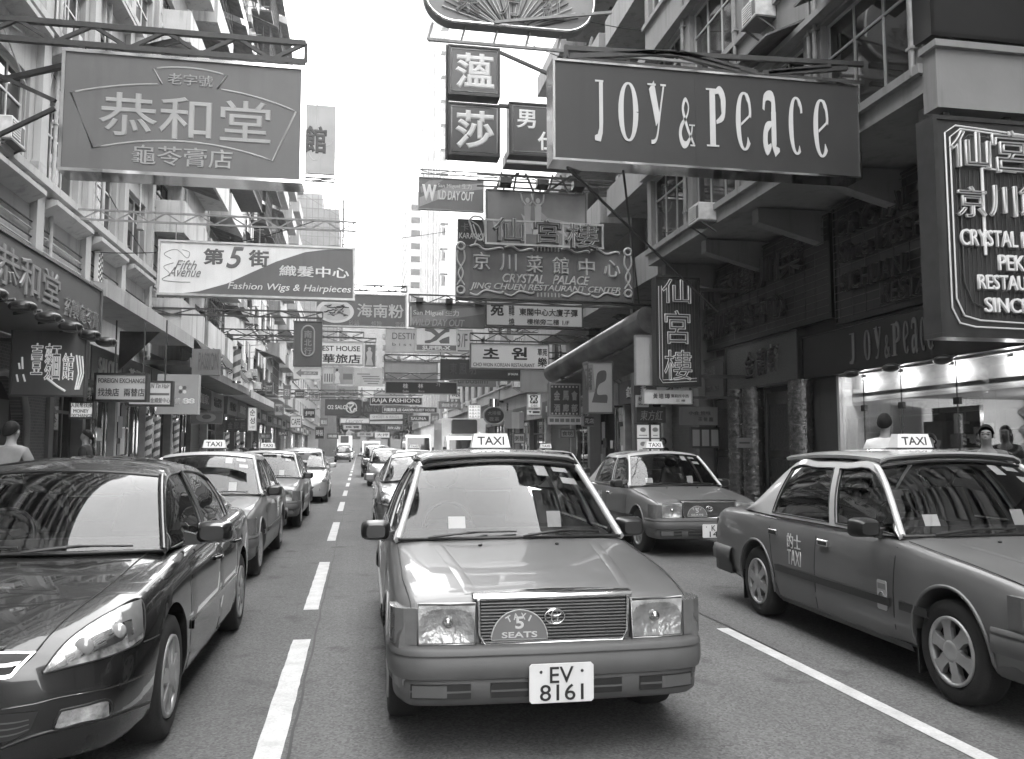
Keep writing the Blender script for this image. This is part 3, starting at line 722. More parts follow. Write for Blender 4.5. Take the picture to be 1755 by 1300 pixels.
def interior(root, ysc, zb, ws=.38, seats=(2.35, 3.35), paper=True):
    """belt-height tray with dashboard, wheel and seat backs, seen through the glass"""
    d = MB(); d.prism([(-.68,ysc+.02,zb-.04),(-.68,ysc+.30,zb+.03),(-.68,ysc+.52,zb+.02),(-.68,ysc+.58,zb-.06)], (1.36,0,0)); d.bbox(-.55,ysc+.34,zb+.0,-.2,ysc+.58,zb+.075,.03)
    part('dashboard', d, DASH, root)
    ring = [(-.37+.18*cos(a), ysc+.66+.06*sin(a), zb+.02+.17*sin(a)) for a in [2*pi*k/28 for k in range(28)]]
    part('steering_wheel', MB().tube(ring, .014, 8, closed=True).beam((-.54,ysc+.66,zb+.02),(-.2,ysc+.66,zb+.02),.03), BLACKPL, root)
    sm = seat_mesh().mesh('seat_back_mesh', SEAT)
    for x in (-.37,.37): link('seat_back', sm, root, (x, seats[0], 0))
    part('rear_seat_back', MB().bbox(-.64,seats[1],.6,.64,seats[1]+.16,1.16,.06), SEAT, root)
    mr = MB().bbox(-.11,0,-.03,.11,.02,.03,.012); part('rear_view_mirror', mr, BLACKPL, root, loc=(0, ysc+.78, zb+.40))
def mirror(root, x, y, z, m, w=.21, h=.135):
    sg = 1 if x > 0 else -1
    o = MB(); rr = []
    for k in range(7):
        t = k/6; sh = 1-.16*(1-t)**2.2*1.6; yy = y-.075+.135*t
        if k == 0: sh = .62
        rr.append([(x+sg*w*.52+sg*w*.5*sh*(abs(cos(q))**.5)*(1 if cos(q) > 0 else -1), yy, z+h*.5*sh*(abs(sin(q))**.5)*(1 if sin(q) > 0 else -1)) for q in [2*pi*i/28 for i in range(29)]])
    o.grid(rr, flip=(sg > 0)); o.add(rr[0][:-1], [tuple(range(28)) if sg > 0 else tuple(range(27,-1,-1))]); o.add(rr[-1][:-1], [tuple(range(27,-1,-1))])
    o.prism([(x-sg*.06,y-.03,z-h*.55),(x+sg*.05,y-.03,z-h*.5),(x+sg*.05,y-.03,z-h*.15),(x-sg*.06,y-.03,z+.01)], (0,.06,0))
    t = part('door_mirror', o, m, root)
    part('mirror_glass', MB().bbox(x+sg*.025,y+.064,z-h*.4,x+sg*w*.9,y+.07,z+h*.4,.02), CHROME, t)
def number_plate(root, lines, x, y, z, w, h, v=.72):
    p = part('number_plate', MB().bbox(x-w/2, y, z, x+w/2, y+.012, z+h, .012), flat(v, .35), root)
    n = len(lines); hh = h*.90/n
    for i, t in enumerate(lines):
        tw = w*(.37*len(t)/2 if len(t) < 3 else .68); part('lettering', text_mesh(t, tw, hh*.93, flat(.015), bold=.012, depth=.003), None, p, loc=(x-tw/2, y-.002, z+h*.055+(n-1-i)*hh))
    for sx in (-.32,.32): part('screw', MB().ell((x+sx*w, y-.001, z+h*.8), (.008,.004,.008), 8, 6), STEEL, p)
    return p

# ---- the taxi
TX = Car([(.095,.80,.30,.735,.765),(.13,.815,.28,.757,.79),(.25,.835,.26,.787,.825),(.6,.845,.25,.842,.878),(1.0,.8475,.24,.886,.922),(1.35,.8475,.22,.924,.955),(1.55,.8475,.2,.936,.94),(2.5,.8475,.2,.944,.93),(3.8,.8475,.22,.946,.95),(4.1,.842,.26,.944,.97),(4.5,.826,.30,.93,.955),(4.66,.80,.38,.895,.92)])
YF, YR, RW = .82, 3.585, .315
PLAN = [(.824,.44),(.824,.36),(.819,.25),(.794,.13),(.73,.05),(.58,.015),(.3,.002),(0,-.006)]
PLANF = PLAN + [(-x,y) for x,y in reversed(PLAN[:-1])]
def plan_y(x): 
    x = abs(x)
    for (x1,y1),(x0,y0) in zip(PLAN, PLAN[1:]):
        if x0 <= x <= x1 and x1 > x0: return y0+(y1-y0)*(x-x0)/(x1-x0)
    return .3
def sweep_plan(plan, prof, mb=None, mi=0):
    mb = mb or MB(); rows = []
    n = len(plan)
    for i, (x, y) in enumerate(plan):
        a = plan[max(0,i-1)]; b = plan[min(n-1,i+1)]; d = Vector((b[0]-a[0], b[1]-a[1])).normalized(); nr = Vector((d.y, -d.x))
        if i < n/2 and nr.x < -.2 or i > n/2 and nr.x > .2: nr = -nr
        if abs(nr.x) < .5 and nr.y > 0: nr = -nr
        rows.append([(x+nr.x*o, y+nr.y*o, z) for o, z in prof])
    return mb.grid(rows, mi, True, flip=True)
def smooth_plan(pl, k=4):
    out = []
    for i in range((len(pl)-1)*k+1):
        p = crv([(x,y,0) for x,y in pl], i/((len(pl)-1)*k)); out.append((p.x,p.y))
    return out
def front_strip(x0, x1, z0, z1, off, n=10, depth=.03, fy=plan_y):
    """a plate following the bumper's plan"""
    rows = []
    for i in range(n+1):
        x = x0+(x1-x0)*i/n; y = fy(x)
        rows.append([(x,y-off+depth,z0),(x,y-off,z0),(x,y-off,z1),(x,y-off+depth,z1)])
    m = MB().grid(rows, smooth=False, flip=False)
    m.add(rows[0], [(0,3,2,1)]); m.add(rows[-1], [(0,1,2,3)]); return m
def make_taxi():
    r = thing('taxi', '', 'taxi', (0,0,0))
    part('body', arch_cut(TX.loft(), [(YF,.33,.37,.58),(YR,.33,.37,.58)], [RED, BLACK]), None, r)
    B = [(.765,1.38,.945),(.80,1.75,.94),(.803,2.3,.944),(.803,2.9,.946),(.80,3.4,.946),(.755,3.95,.95)]
    T = [(.765,1.38,.95),(.60,1.93,1.41),(.60,2.35,1.435),(.60,2.8,1.435),(.585,3.25,1.415),(.745,3.95,.955)]
    # rail mapping: u 0 .. .2 is the A pillar, .8 .. 1 the C pillar
    B2 = [(.765,1.38,.945),(.795,1.60,.943),(.803,2.10,.944),(.803,2.62,.946),(.80,3.32,.946),(.755,3.95,.95)]
    S, rows = greenhouse(r, TX, B2, T, [(.055,.435),(.475,.80)], .2, .8, (-.10,.012), (.05,.01), SILVER, SILVER, crown=.045, v0=.05, v1=.90, apr=.024, bulge=.025)
    wipers(r, rows)
    part('cabin_floor', MB().add([(-.76,1.42,.952),(.76,1.42,.952),(.78,3.9,.954),(-.78,3.9,.954)], [(0,1,2,3)]), DARKIN, r)
    interior(r, 1.36, .955)
    # raised roof cover with lips, roof sign
    rc = []
    for j in range(15):
        y = 1.87+(3.46-1.87)*j/14; z = 1.468+.048*sin(pi*min(1,max(0,(y-1.55)/2.1))); hw = .575+.02*sin(pi*j/14)
        rc.append([(hw*x, y+(.05*(abs(x)**3) if j < 2 else 0), z+.035*(1-x*x)-(.018 if abs(x) > .98 else 0)) for x in [-1+2*i/20 for i in range(21)]])
    me = solid(MB().grid(rc).mesh('roof_cover', [SILVER]), .028, -1); me.set_sharp_from_angle(angle=radians(35)); part('roof_cover', me, None, r)
    part('roof_cover_lip', MB().tube([Vector(p)+Vector((0,.004,-.03)) for p in rc[0]], .016, 8), BLACKPL, r)
    sg = MB(); a, b, h = .155, .133, .112
    sg.add([(-a,-.07,0),(a,-.07,0),(a,.07,0),(-a,.07,0),(-b,-.045,h),(b,-.045,h),(b,.045,h),(-b,.045,h)], [(0,3,2,1),(4,5,6,7),(0,1,5,4),(1,2,6,5),(2,3,7,6),(3,0,4,7)])
    so_ = part('roof_sign', sg, mat('sign_plastic', .70, .35, amp=.05), r, loc=(0,2.42,1.556))
    tm = text_mesh('TAXI', .215, .066, flat(.03), bold=.03, depth=.002)
    for v in tm.vertices: v.co.y += -.0715+.025*(v.co.z+.025)/h
    part('lettering', tm, None, so_, loc=(-.1075,0,.022))
    part('sign_base', MB().bbox(-.17,-.08,-.02,.17,.08,.0,.006), BLACKPL, so_)
    # bumper
    prof = [(-.10,.285),(-.035,.262),(-.008,.285),(-.004,.375),(-.012,.392),(.020,.402),(.028,.43),(.028,.497),(.022,.503),(.022,.512),(.028,.518),(.024,.538),(.006,.552),(-.12,.558)]
    bp = part('bumper', sweep_plan(smooth_plan(PLANF), prof), BUMP, r)
    bp.data.set_sharp_from_angle(angle=radians(50))
    for x0, x1 in ((-.34,.34),(-.74,-.44),(.44,.74)):
        o = front_strip(x0, x1, .305, .375, .0085); part('bumper_opening', o, BLACKPL, bp)
        part('bumper_slat', front_strip(x0, x1, .334, .343, .0115), BUMP, bp)
    for sx in (-1, 1): part('fog_lamp_blank', front_strip(sx*.56, sx*.73, .312, .37, .012) if sx > 0 else front_strip(-.73, -.56, .312, .37, .012), BUMP, bp)
    rb = [(-.8475,4.15),(-.845,4.5),(-.82,4.64),(-.7,4.70),(-.3,4.72),(.3,4.72),(.7,4.70),(.82,4.64),(.845,4.5),(.8475,4.15)]
    mb = MB(); rr = []
    for x, y in rb:
        nx = (1 if x > 0 else -1) if abs(x) > .8 else 0; ny = 0 if abs(x) > .83 else 1
        rr.append([(x+nx*o*.8, y+ny*o*.8, z) for o, z in [(-.08,.30),(-.005,.30),(.0,.40),(.025,.41),(.03,.5),(.01,.56),(-.1,.565)]])
    part('rear_bumper', mb.grid(rr, smooth=True, flip=False), BUMP, r)
    # grille
    g = MB(); g.box(-.385,.075,.55,.385,.1,.775)
    gr = part('grille', g, BLACK, r)
    for k in range(13): part('grille_slat', MB().bbox(-.383,.058,.560+k*.0162,.383,.0745,.5675+k*.0162,.002), mat('dark_chrome', .30, .25, .9, amp=.1), gr)
    fr = [(-.395,.058,.778),(-.390,.058,.60),(-.36,.056,.551),(.36,.056,.551),(.390,.058,.60),(.395,.058,.778)]
    part('grille_frame', MB().tube(fr, .0085, 8), CHROME, gr)
    lp = []
    for i in range(17):
        x = -.42+.84*i/16; e = (x/.42)**6*.012
        lp.append([(x,.06+e,.770),(x,.045+e,.780),(x,.052+e,.796),(x,.09+e,.804),(x,.17,TX.top(x,.17)+.004)])
    part('bonnet_trim', MB().grid(lp, flip=False), CHROME, r)
    for sx in (-1, 1):
        h = link('headlight', None, r, (0,0,0)); x0, x1 = sx*.415, sx*.70
        rf = []
        for i in range(13):
            u = i/12; row = []
            for j in range(9):
                v = j/8; row.append((x0+(x1-x0)*u, .064+.022*(1-(2*u-1)**2)*(1-(2*v-1)**2)+.03*u-.02*v, .563+.190*v))
            rf.append(row)
        part('lamp_reflector', MB().grid(rf, flip=(sx < 0)), REFL, h)
        part('lamp_bulb', MB().ell((sx*.55,.085,.665),(.03,.03,.03),10,8), mat('bulb_shroud', .6, .1, 1.0, amp=0), h)
        L_ = []
        for i in range(25):
            u = i/24; L_.append([(x0+(x1-x0)*u, .052+.03*u+(.002 if i % 2 else 0), .562+.2*j/3) for j in range(4)])
        part('lamp_lens', MB().grid(L_, smooth=False, flip=(sx > 0)), LENS, h)
        part('lamp_surround', MB().tube([(x0,.052,.556),(x1,.082,.556),(x1,.084,.760),(x0,.054,.760)], .008, 6, closed=True), mat('lamp_bezel', .3, .3, .7, amp=.1), h)
        pl = [(sx*.712,.082),(sx*.775,.097),(sx*.818,.135),(sx*.838,.20),(sx*.842,.30),(sx*.80,.30),(sx*.712,.13)]
        ind = MB().prism([(x,y,.562) for x,y in pl], (0,0,.178)); part('indicator', ind, AMBER, r)
        # doors, handles, mouldings
        for y0t,y1t,y0b,y1b,hy in ((1.44,2.455,1.40,2.455,2.33),(2.47,3.33,2.47,3.14,3.22)):
            d = part('door', door_panel(TX, y0t, y1t, y0b, y1b, .915, .27, sx), RED, r)
            hx = TX.side(hy,.80)+.004
            part('handle', MB().bbox(min(sx*hx,sx*(hx+.022)), hy-.10, .78, max(sx*hx,sx*(hx+.022)), hy+.06, .83, .004), CHROME, d)
            part('handle_recess', strip(TX, lin((hy-.085,.803),(hy+.045,.803),3), .026, .0285, sgn=sx), BLACK, d)
        part('side_moulding', strip(TX, lin((1.0,.505),(1.30,.505),4), .055, .014, sgn=sx), BLACKPL, r)
        part('side_moulding', strip(TX, lin((1.41,.505),(3.15,.505),16), .055, .020, sgn=sx), BLACKPL, r)
        part('sill_moulding', strip(TX, lin((1.25,.235),(3.15,.235),12), .05, .012, sgn=sx), mat('sill_red', .08, .5), r)
        part('belt_trim', strip(TX, lin((1.55,.925),(3.7,.929),20), .014, .010, sgn=sx), CHROME, r)
        pg = MB()
        for path in ([(1.37,.88),(1.385,.27)], [(2.4625,.915),(2.4625,.27)], [(3.34,.915),(3.15,.27)]):
            q = strip(TX, lin(path[0], path[1], 8), .011, .0012, sgn=sx); part('door_gap', q, BLACK, r)
        # wheel arch lips
        for yy in (YF, YR):
            pts = []
            for k in range(25):
                a = radians(-8+196*k/24); y, z = yy+.372*cos(a), .33+.372*sin(a); pts.append((sx*(TX.side(y,max(.26,z))+.004), y, z))
            part('arch_lip', MB().tube(pts, .012, 6), RED, r)
            part('mud_flap', MB().box(sx*.62, yy+.335, .10, sx*.82, yy+.35, .38), BLACK, r)
            wheel(r, sx*.832, yy, RW, .19)
        mirror(r, sx*.80, 1.60, .99, BLACKPL, .20, .135)
        part('bonnet_gap', MB().tube([(sx*(.735+.03*min(1,t/8)), .1+1.2*t/24, TX.top(.74,.1+1.2*t/24)+.001) for t in range(25)], .0035, 5), BLACK, r)
        # bonnet crease that narrows towards the grille
        cr = []
        for t in range(21):
            y = .16+1.1*t/20; x = .42+.10*(t/20)
            cr.append([(sx*(x-.03), y, TX.top(x-.03,y)+.0015),(sx*x, y, TX.top(x,y)+.009*sin(pi*t/20)**.5+.0015),(sx*(x+.035), y, TX.top(x+.035,y)+.0015)])
        part('bonnet_crease', MB().grid(cr, flip=(sx < 0)), RED, r)
        part('tail_lamp', MB().bbox(sx*.45, 4.64, .62, sx*.78, 4.69, .83, .02), mat('tail_lamp_red', .05, .2, coat=1), r)
    # 5 SEATS badge and marque emblem of three ellipses
    arc = [(.147*cos(a), -.0, .005+.150*sin(a)) for a in [pi*k/20 for k in range(21)]]
    bd = part('seat_badge', MB().prism([(x-.185,.05,z+.568) for x,y,z in arc] , (0,.008,0)), flat(.16, .4), r)
    part('badge_rim', MB().tube([(x-.185,.048,z+.568) for x,y,z in arc], .0035, 6, closed=True), flat(.5), bd)
    for t_, w_, h_, x_, z_ in (('5',.045,.062,-.2075,.627),('SEATS',.185,.030,-.2775,.583)):
        part('lettering', text_mesh(t_, w_, h_, flat(.55), bold=.04, depth=.0015), None, bd, loc=(x_,.0485,z_))
    for ch, a in zip('TAXI', (118, 99, 81, 63)):
        tm = text_mesh(ch, .030 if ch != 'I' else .009, .032, flat(.55), bold=.04, depth=.0015); a = radians(a); ro = a-pi/2
        for v in tm.vertices:
            x, z = v.co.x-(.015 if ch != 'I' else .0045), v.co.z-.016; v.co.x = x*cos(ro)-z*sin(ro); v.co.z = x*sin(ro)+z*cos(ro)
        part('lettering', tm, None, bd, loc=(-.185+.119*cos(a)*1.0,.0485,.573+.119*sin(a)))
    em = MB()
    for cx, cz, a, b_ in ((0,.685,.052,.038),(0,.685,.017,.034),(0,.703,.034,.016)):
        em.tube([(cx+a*cos(t), .048, cz+b_*sin(t)) for t in [2*pi*k/28 for k in range(28)]], .0045, 6, closed=True)
    part('emblem', em, CHROME, r)
    # washer jets, aerial, papers behind the glass
    for x in (-.25,.25): part('washer_jet', MB().ell((x,1.1,TX.top(x,1.1)+.006),(.014,.012,.009),8,6), BLACKPL, r)
    def onscreen(i, j): return rows[j][int(i)].lerp(rows[j][min(16,int(i)+1)], i-int(i))
    for i0,i1,j0,j1 in ((11.2,12.3,9.6,11.4),(13.0,14.5,10.0,11.5),(13.4,14.8,8,9.2)):
        q = [onscreen(i0,int(j0)), onscreen(i1,int(j0)), onscreen(i1,int(j1)), onscreen(i0,int(j1))]
        part('licence_paper', MB().add([p+Vector((0,.014,0)) for p in q], [(0,1,2,3)]), flat(.75), r)
    part('dash_paper', MB().add([(-.40,1.66,.99),(-.28,1.66,.99),(-.28,1.70,1.07),(-.40,1.70,1.07)], [(0,1,2,3)]), flat(.7), r)
    part('dash_paper', MB().add([(.31,1.66,.99),(.41,1.66,.99),(.41,1.71,1.10),(.31,1.71,1.10)], [(0,1,2,3)]), flat(.55), r)
    # door lettering on the kerb-facing flanks
    for sx in (-1, 1):
        for t_, w_, h_, z_ in (('的士', .24, .125, .70), ('TAXI', .24, .125, .565)):
            tm = text_mesh(t_, w_, h_, flat(.6), bold=.0, depth=.002); o = part('lettering', tm, None, r)
            o.rotation_euler = (0,0,-pi/2 if sx < 0 else pi/2); y_ = 2.80+.12 if sx < 0 else 2.80-.12
            o.location = (sx*(TX.side(2.8,.68)+.0095), y_, z_)
    return r
TAXI = make_taxi()
TAXI.location = (1.01, 4.27, 0); TAXI.rotation_euler = (0,0,-.011)
TL = 'light roofed taxi with square headlamps '
TG = 'taxis queueing in the street'
TAXI['label'] = 'taxi at the centre of the picture, plate EV 8161 and wide pale windscreen'; TAXI['group'] = TG
number_plate(TAXI, ['EV','8161'], .01, -.062, .283, .33, .19)
EXTRA = ('number_plate',)
T2_ = dup(TAXI, (4.37,3.83,0), -.042, 'taxi nearest on the right, seen from its flank with driver in white', skip=EXTRA)
T3_ = dup(TAXI, (4.98,11.45,0), -.01, 'taxi with plate K 14 behind the near right hand taxi', skip=EXTRA+('roof_cover','roof_cover_lip'))
number_plate(T3_, ['K','14'], .01, -.062, .283, .33, .19)
T4_ = dup(TAXI, (-2.0,10.05,0), .0, 'taxi right behind the glossy black saloon in the left lane', skip=EXTRA+('roof_cover','roof_cover_lip'))
T5_ = dup(TAXI, (-1.93,16.5,0), .0, 'second taxi from the black saloon in the left lane', skip=EXTRA+('roof_cover','roof_cover_lip'))
T6_ = dup(TAXI, (1.8,25.5,0), .0, 'distant taxi whose roof sign shows left of the middle taxi roof', skip=EXTRA+('roof_cover','roof_cover_lip'))
T7_ = dup(TAXI, (4.85,19.3,0), .0, 'taxi glimpsed between the middle taxi and the taxi with plate K 14', skip=EXTRA+('roof_cover','roof_cover_lip'))
st = part('door_sticker', MB().bbox(-.058,0,0,.058,.003,.2,.01), flat(.42), T2_); st.rotation_euler = (0,0,-pi/2); st.location = (-(TX.side(1.5,.5)+.0105), 1.50, .44)
part('printed_mark', MB().tube([(.03*cos(a),-.003,.09+.03*sin(a)) for a in [2*pi*k/16 for k in range(16)]], .006, 6, closed=True).box(-.045,-.003,.14,.045,-.0005,.18), flat(.2), st)

# ---- black saloon and its kin
def swap_paint(o, new, old):
    for ch in o.children_recursive:
        if ch.type == 'MESH':
            for s_ in ch.material_slots:
                if s_.material in old: s_.link = 'OBJECT'; s_.material = new
AC = Car([(0,.42,.22,.60,.665),(.03,.56,.21,.62,.685),(.08,.67,.20,.645,.705),(.16,.755,.19,.685,.74),(.28,.82,.18,.73,.78),(.45,.868,.18,.785,.825),(.65,.893,.18,.835,.87),(.95,.905,.18,.88,.918),(1.3,.905,.18,.915,.965),(1.5,.905,.18,.93,.96),(2.5,.905,.18,.955,.95),(3.6,.905,.2,.985,.97),(4.1,.89,.24,1.0,1.03),(4.5,.84,.3,.98,1.02),(4.70,.74,.36,.94,.97)], step=.04)
def common_car(name, cat, C, paint_m, B, T, wins, yf, yr, rw, doors, spokes, cowl, zb, seats, mirr, crown=.04, wstyle=1, pilm=None):
    r = thing(name, '', cat)
    lo = C.loft()
    body = arch_cut(lo, [(yf,rw+.01,rw+.05,.6),(yr,rw+.01,rw+.05,.6)], [paint_m, BLACK]); part('body', body, None, r)
    S, rows = greenhouse(r, C, B, T, wins, .2, .8, (-.16,.012), (.08,.01), pilm or paint_m, paint_m, crown=crown, v0=.04, v1=.90, apr=.022, bulge=.022, topc=.015)
    wipers(r, rows); interior(r, cowl, zb, seats=seats)
    part('cabin_floor', MB().add([(-.76,cowl+.06,zb),(.76,cowl+.06,zb),(.76,C.st[-3][0]-.1,zb),(-.76,C.st[-3][0]-.1,zb)], [(0,1,2,3)]), DARKIN, r)
    for sx in (-1, 1):
        for d in doors:
            dd = part('door', door_panel(C, *d[:4], d[4], .25, sx, off=.004), paint_m, r)
            hy = d[1]-.13; hx = C.side(hy, d[4]-.14)
            part('handle', MB().tube([(sx*(hx+.005),hy-.10,d[4]-.14),(sx*(hx+.035),hy-.06,d[4]-.135),(sx*(hx+.035),hy+.03,d[4]-.135),(sx*(hx+.005),hy+.07,d[4]-.14)], .013, 8), paint_m, dd)
            part('door_gap', strip(C, lin((d[1]+.008,d[4]),(d[3]+.008,.25),8), .010, .0012, sgn=sx), BLACK, r)
        part('door_gap', strip(C, lin((doors[0][0]-.01,doors[0][4]),(doors[0][2]-.01,.25),8), .010, .0012, sgn=sx), BLACK, r)
        part('side_moulding', strip(C, lin((yf+.47,.50),(yr-.47,.52),16), .05, .016, sgn=sx), paint_m, r)
        part('belt_trim', strip(C, lin((1.7,C.st[9][3]-.02 if len(C.st) > 11 else .95),(3.5,.962),16), .013, .008, sgn=sx), BLACKPL, r)
        for yy in (yf, yr): wheel(r, sx*(C.st[8][1]-.015), yy, rw, .20, spokes, wstyle)
        mirror(r, sx*(C.st[8][1]-.03), mirr[0], mirr[1], paint_m, .22, .14)
        part('tail_lamp', MB().bbox(sx*.5, C.st[-1][0]-.06, .72, sx*.74, C.st[-1][0]+.012, .92, .02), mat('tail_lamp_red', .05), r)
    return r, body
SA, SBODY = common_car('saloon_car', 'car', AC, NIGHT,
    [(.76,1.30,.95),(.80,1.65,.945),(.815,2.2,.95),(.815,2.75,.96),(.80,3.4,.975),(.72,4.15,1.02)],
    [(.76,1.30,.955),(.60,1.93,1.365),(.565,2.45,1.425),(.56,2.9,1.42),(.585,3.45,1.345),(.70,4.15,1.04)],
    [(.06,.44),(.465,.82)], .95, 3.69, .325, ((1.42,2.48,1.42,2.50,.925),(2.50,3.42,2.52,3.22,.94)), 7, 1.34, .965, (2.4,3.4), (1.58,1.03))
SA['label'] = 'glossy black saloon nearest on the left, large slanted headlamp facing the viewer'
SLOC = Vector((-1.87, 3.97, 0)); SA.location = SLOC
bv = BVHTree.FromPolygons([v.co + SLOC for v in SBODY.vertices], [tuple(p.vertices) for p in SBODY.polygons])
EYEV = Vector((0,0,EYE))
def onbody(px, py, off=.004):
    d = ray(px, py).normalized(); h, n, i, dist = bv.ray_cast(EYEV, d)
    if h is None: return None
    if n.dot(d) > 0: n = -n
    return h + n*off - SLOC, n
def patch(corners, nu=12, nv=8, off=.004):
    """surface patch laid on the bodywork between two curves (top, bottom), plus its mirror image"""
    top, bot = corners; rows = []
    for j in range(nv+1):
        v = j/nv; row = []
        for i in range(nu+1):
            a = crv([(x,y,0) for x,y in top], i/nu); b = crv([(x,y,0) for x,y in bot], i/nu); p = a.lerp(b, v)
            h = onbody(p.x, p.y, off); row.append(h[0] if h else None)
        rows.append(row)
    flatp = [p for r in rows for p in r if p is not None]
    for r in rows:
        for i, p in enumerate(r):
            if p is None: r[i] = min(flatp, key=lambda q: abs(i))
    return rows
def both(name, rows, m, parent, flip=False, thick=0):
    out = []
    for sx in (1, -1):
        rr = [[Vector((sx*p.x, p.y, p.z)) for p in r] for r in rows]
        mb = MB().grid(rr, flip=(flip != (sx < 0))); me = mb.mesh(name, m)
        if thick: me = solid(me, thick, 0)
        out.append(part(name, me, None, parent))
    return out
def line_on(pts, r, nm, m, parent, n=24, off=.001, closed=False):
    q = []
    for i in range(n+1):
        c = crv([(x,y,0) for x,y in pts], i/n); h = onbody(c.x, c.y, off)
        if h: q.append(h[0])
    for sx in (1, -1): part(nm, MB().tube([Vector((sx*p.x,p.y,p.z)) for p in q], r, 6, closed=closed), m, parent)
    return q
HT = [(72.7,1150.5),(106,1108),(145,1075.7),(192,1048),(240.9,1028)]; HB = [(74,1154),(118,1143),(165,1131),(210,1115),(244,1092)]
def sub(rows, i0, i1, j0, j1): return [r[i0:i1+1] for r in rows[j0:j1+1]]
hrows = patch((HT, HB), 16, 8, .006)
sm_ = mat('clear_headlamp_glass', .42, .06, .35, amp=.75, scale=13, coat=1.0, bump=.9, bscale=18)
hl = both('headlight', hrows, sm_, SA)
rr2 = patch((HT, HB), 16, 8, .009)
for o, sx in zip(hl, (1,-1)):
    for (i0,i1,j0,j1), m in (((4,10,3,6), CHROME), ((10,14,3,6), CHROME), ((13,16,0,7), AMBER), ((1,4,5,7), CHROME)):
        part('lamp_reflector', MB().grid([[Vector((sx*p.x,p.y-.002,p.z)) for p in r] for r in sub(rr2,i0,i1,j0,j1)], flip=(sx < 0)), [m], o)
    for (i,j,q) in ((7,4,.042),(12,4,.036)):
        c = rr2[j][i]; part('lamp_bulb', MB().ell((sx*c.x,c.y-.004,c.z),(q,.02,q),14,10), mat('projector_lens', .35, .05, .2, coat=1, amp=.2), o)
line_on(HT + list(reversed(HB)), .0045, 'lamp_seal', BLACK, SA, 60, .004, closed=True)
fg = both('fog_lamp', patch(([(104,1217),(145,1208),(185,1199.5)], [(93,1248),(140,1238),(186,1227)]), 10, 5, .005), sm_, SA)
line_on([(104,1217),(145,1208),(185,1199.5),(186,1227),(140,1238),(93,1248),(104,1217)], .006, 'lamp_seal', BLACKPL, SA, 40, .003)
line_on([(60,1118),(108,1065),(187,1003),(232,964),(270,934)], .0035, 'bonnet_gap', BLACK, SA)
line_on([(246,1100),(268,1090),(290,1076)], .003, 'bumper_gap', BLACK, SA, 10)
line_on([(2,1282),(60,1260),(130,1243),(200,1224),(283,1192)], .008, 'bumper_crease', BLACKPL, SA, 20, .001)
# grille, chrome surround and lower intake laid on the nose
def strip_px(y): return y
def nose(name, top, bot, m, off, parent=SA, nu=14, nv=4):
    rows = patch((top, bot), nu, nv, off); return both(name, rows, m, parent)
fr = nose('grille_frame', [(-330,1122),(-150,1121),(0,1119),(62,1117)], [(-330,1174),(-150,1170),(0,1164),(26,1154)], CHROME, .008)[0]
gr = nose('grille', [(-330,1126),(-150,1125),(0,1123.5),(53,1121)], [(-330,1169),(-150,1165),(0,1158),(22,1149)], BLACK, .012)[0]
nose('grille_bar', [(-330,1142),(-150,1141),(0,1137),(38,1134)], [(-330,1151),(-150,1150),(0,1144),(32,1140)], mat('dark_chrome', .30), .017, SA, 14, 2)
nose('lower_intake', [(-330,1234),(-150,1230),(0,1224),(66,1218)], [(-330,1288),(-150,1284),(0,1272),(52,1250)], BLACK, .005)
for k in range(3): nose('intake_bar', [(-330,1248+k*13),(-150,1244+k*13),(0,1238+k*11),(50,1231+k*8)], [(-330,1252+k*13),(-150,1248+k*13),(0,1241+k*11),(50,1233+k*8)], BUMP, .010, SA, 14, 1)
line_on([(2,1216),(60,1206),(100,1196),(190,1178),(262,1150)], .004, 'bumper_crease', NIGHT, SA, 20, .001)
# ---- hatchback
HA = Car([(0,.5,.22,.52,.60),(.05,.68,.2,.56,.65),(.16,.79,.19,.63,.73),(.4,.85,.18,.74,.84),(.75,.875,.18,.86,.94),(1.0,.88,.18,.92,1.0),(1.2,.88,.18,.95,1.0),(2.5,.88,.18,.98,.98),(3.0,.88,.18,.99,.98),(3.7,.87,.2,1.01,1.02),(4.05,.82,.3,1.0,1.0),(4.2,.74,.36,.95,.95)])
HC, HBODY = common_car('hatchback_car', 'car', HA, SILV2,
    [(.74,.98,.985),(.79,1.4,.975),(.80,2.0,.98),(.80,2.6,.985),(.79,3.2,1.0),(.70,4.02,1.03)],
    [(.74,.98,.99),(.63,1.72,1.42),(.60,2.2,1.50),(.60,2.8,1.52),(.61,3.5,1.48),(.69,4.02,1.05)],
    [(.06,.44),(.465,.86)], .82, 3.43, .31, ((1.28,2.30,1.28,2.32,.945),(2.32,3.2,2.34,3.0,.955)), 5, 1.05, .99, (2.2,3.2), (1.42,1.05))
HC['label'] = 'silver hatchback with sloping bonnet behind the two left lane taxis'; HC.location = (-1.72, 24.3, 0)
for sx in (-1, 1):
    rows = []
    for i in range(11):
        u = i/10; row = []
        for j in range(6):
            v = j/5; y = .16+.52*u; w = HA.side(y, .6+.05*u); z = .60+.10*u+(.10+.05*u)*v*(.5+.5*u)+.0; row.append((sx*(HA.side(y, min(z, pchip(HA.st,y)[2]-.005))+.008), y-.006, z))
        rows.append(row)
    part('headlight', MB().grid(rows, flip=(sx < 0)), sm_, HC)
    part('fog_lamp', MB().lathe([(.055,.02),(.055,-.012),(.04,-.016),(.0005,-.01)], (sx*.62,.055,.40), 'y', 18), sm_, HC)
part('lower_intake', MB().prism([(-.52,-.006,.48),(.52,-.006,.48),(.36,-.006,.30),(-.36,-.006,.30)], (0,.03,0)), BLACK, HC)
part('emblem', MB().ell((0,.02,.63),(.04,.015,.045)), CHROME, HC)
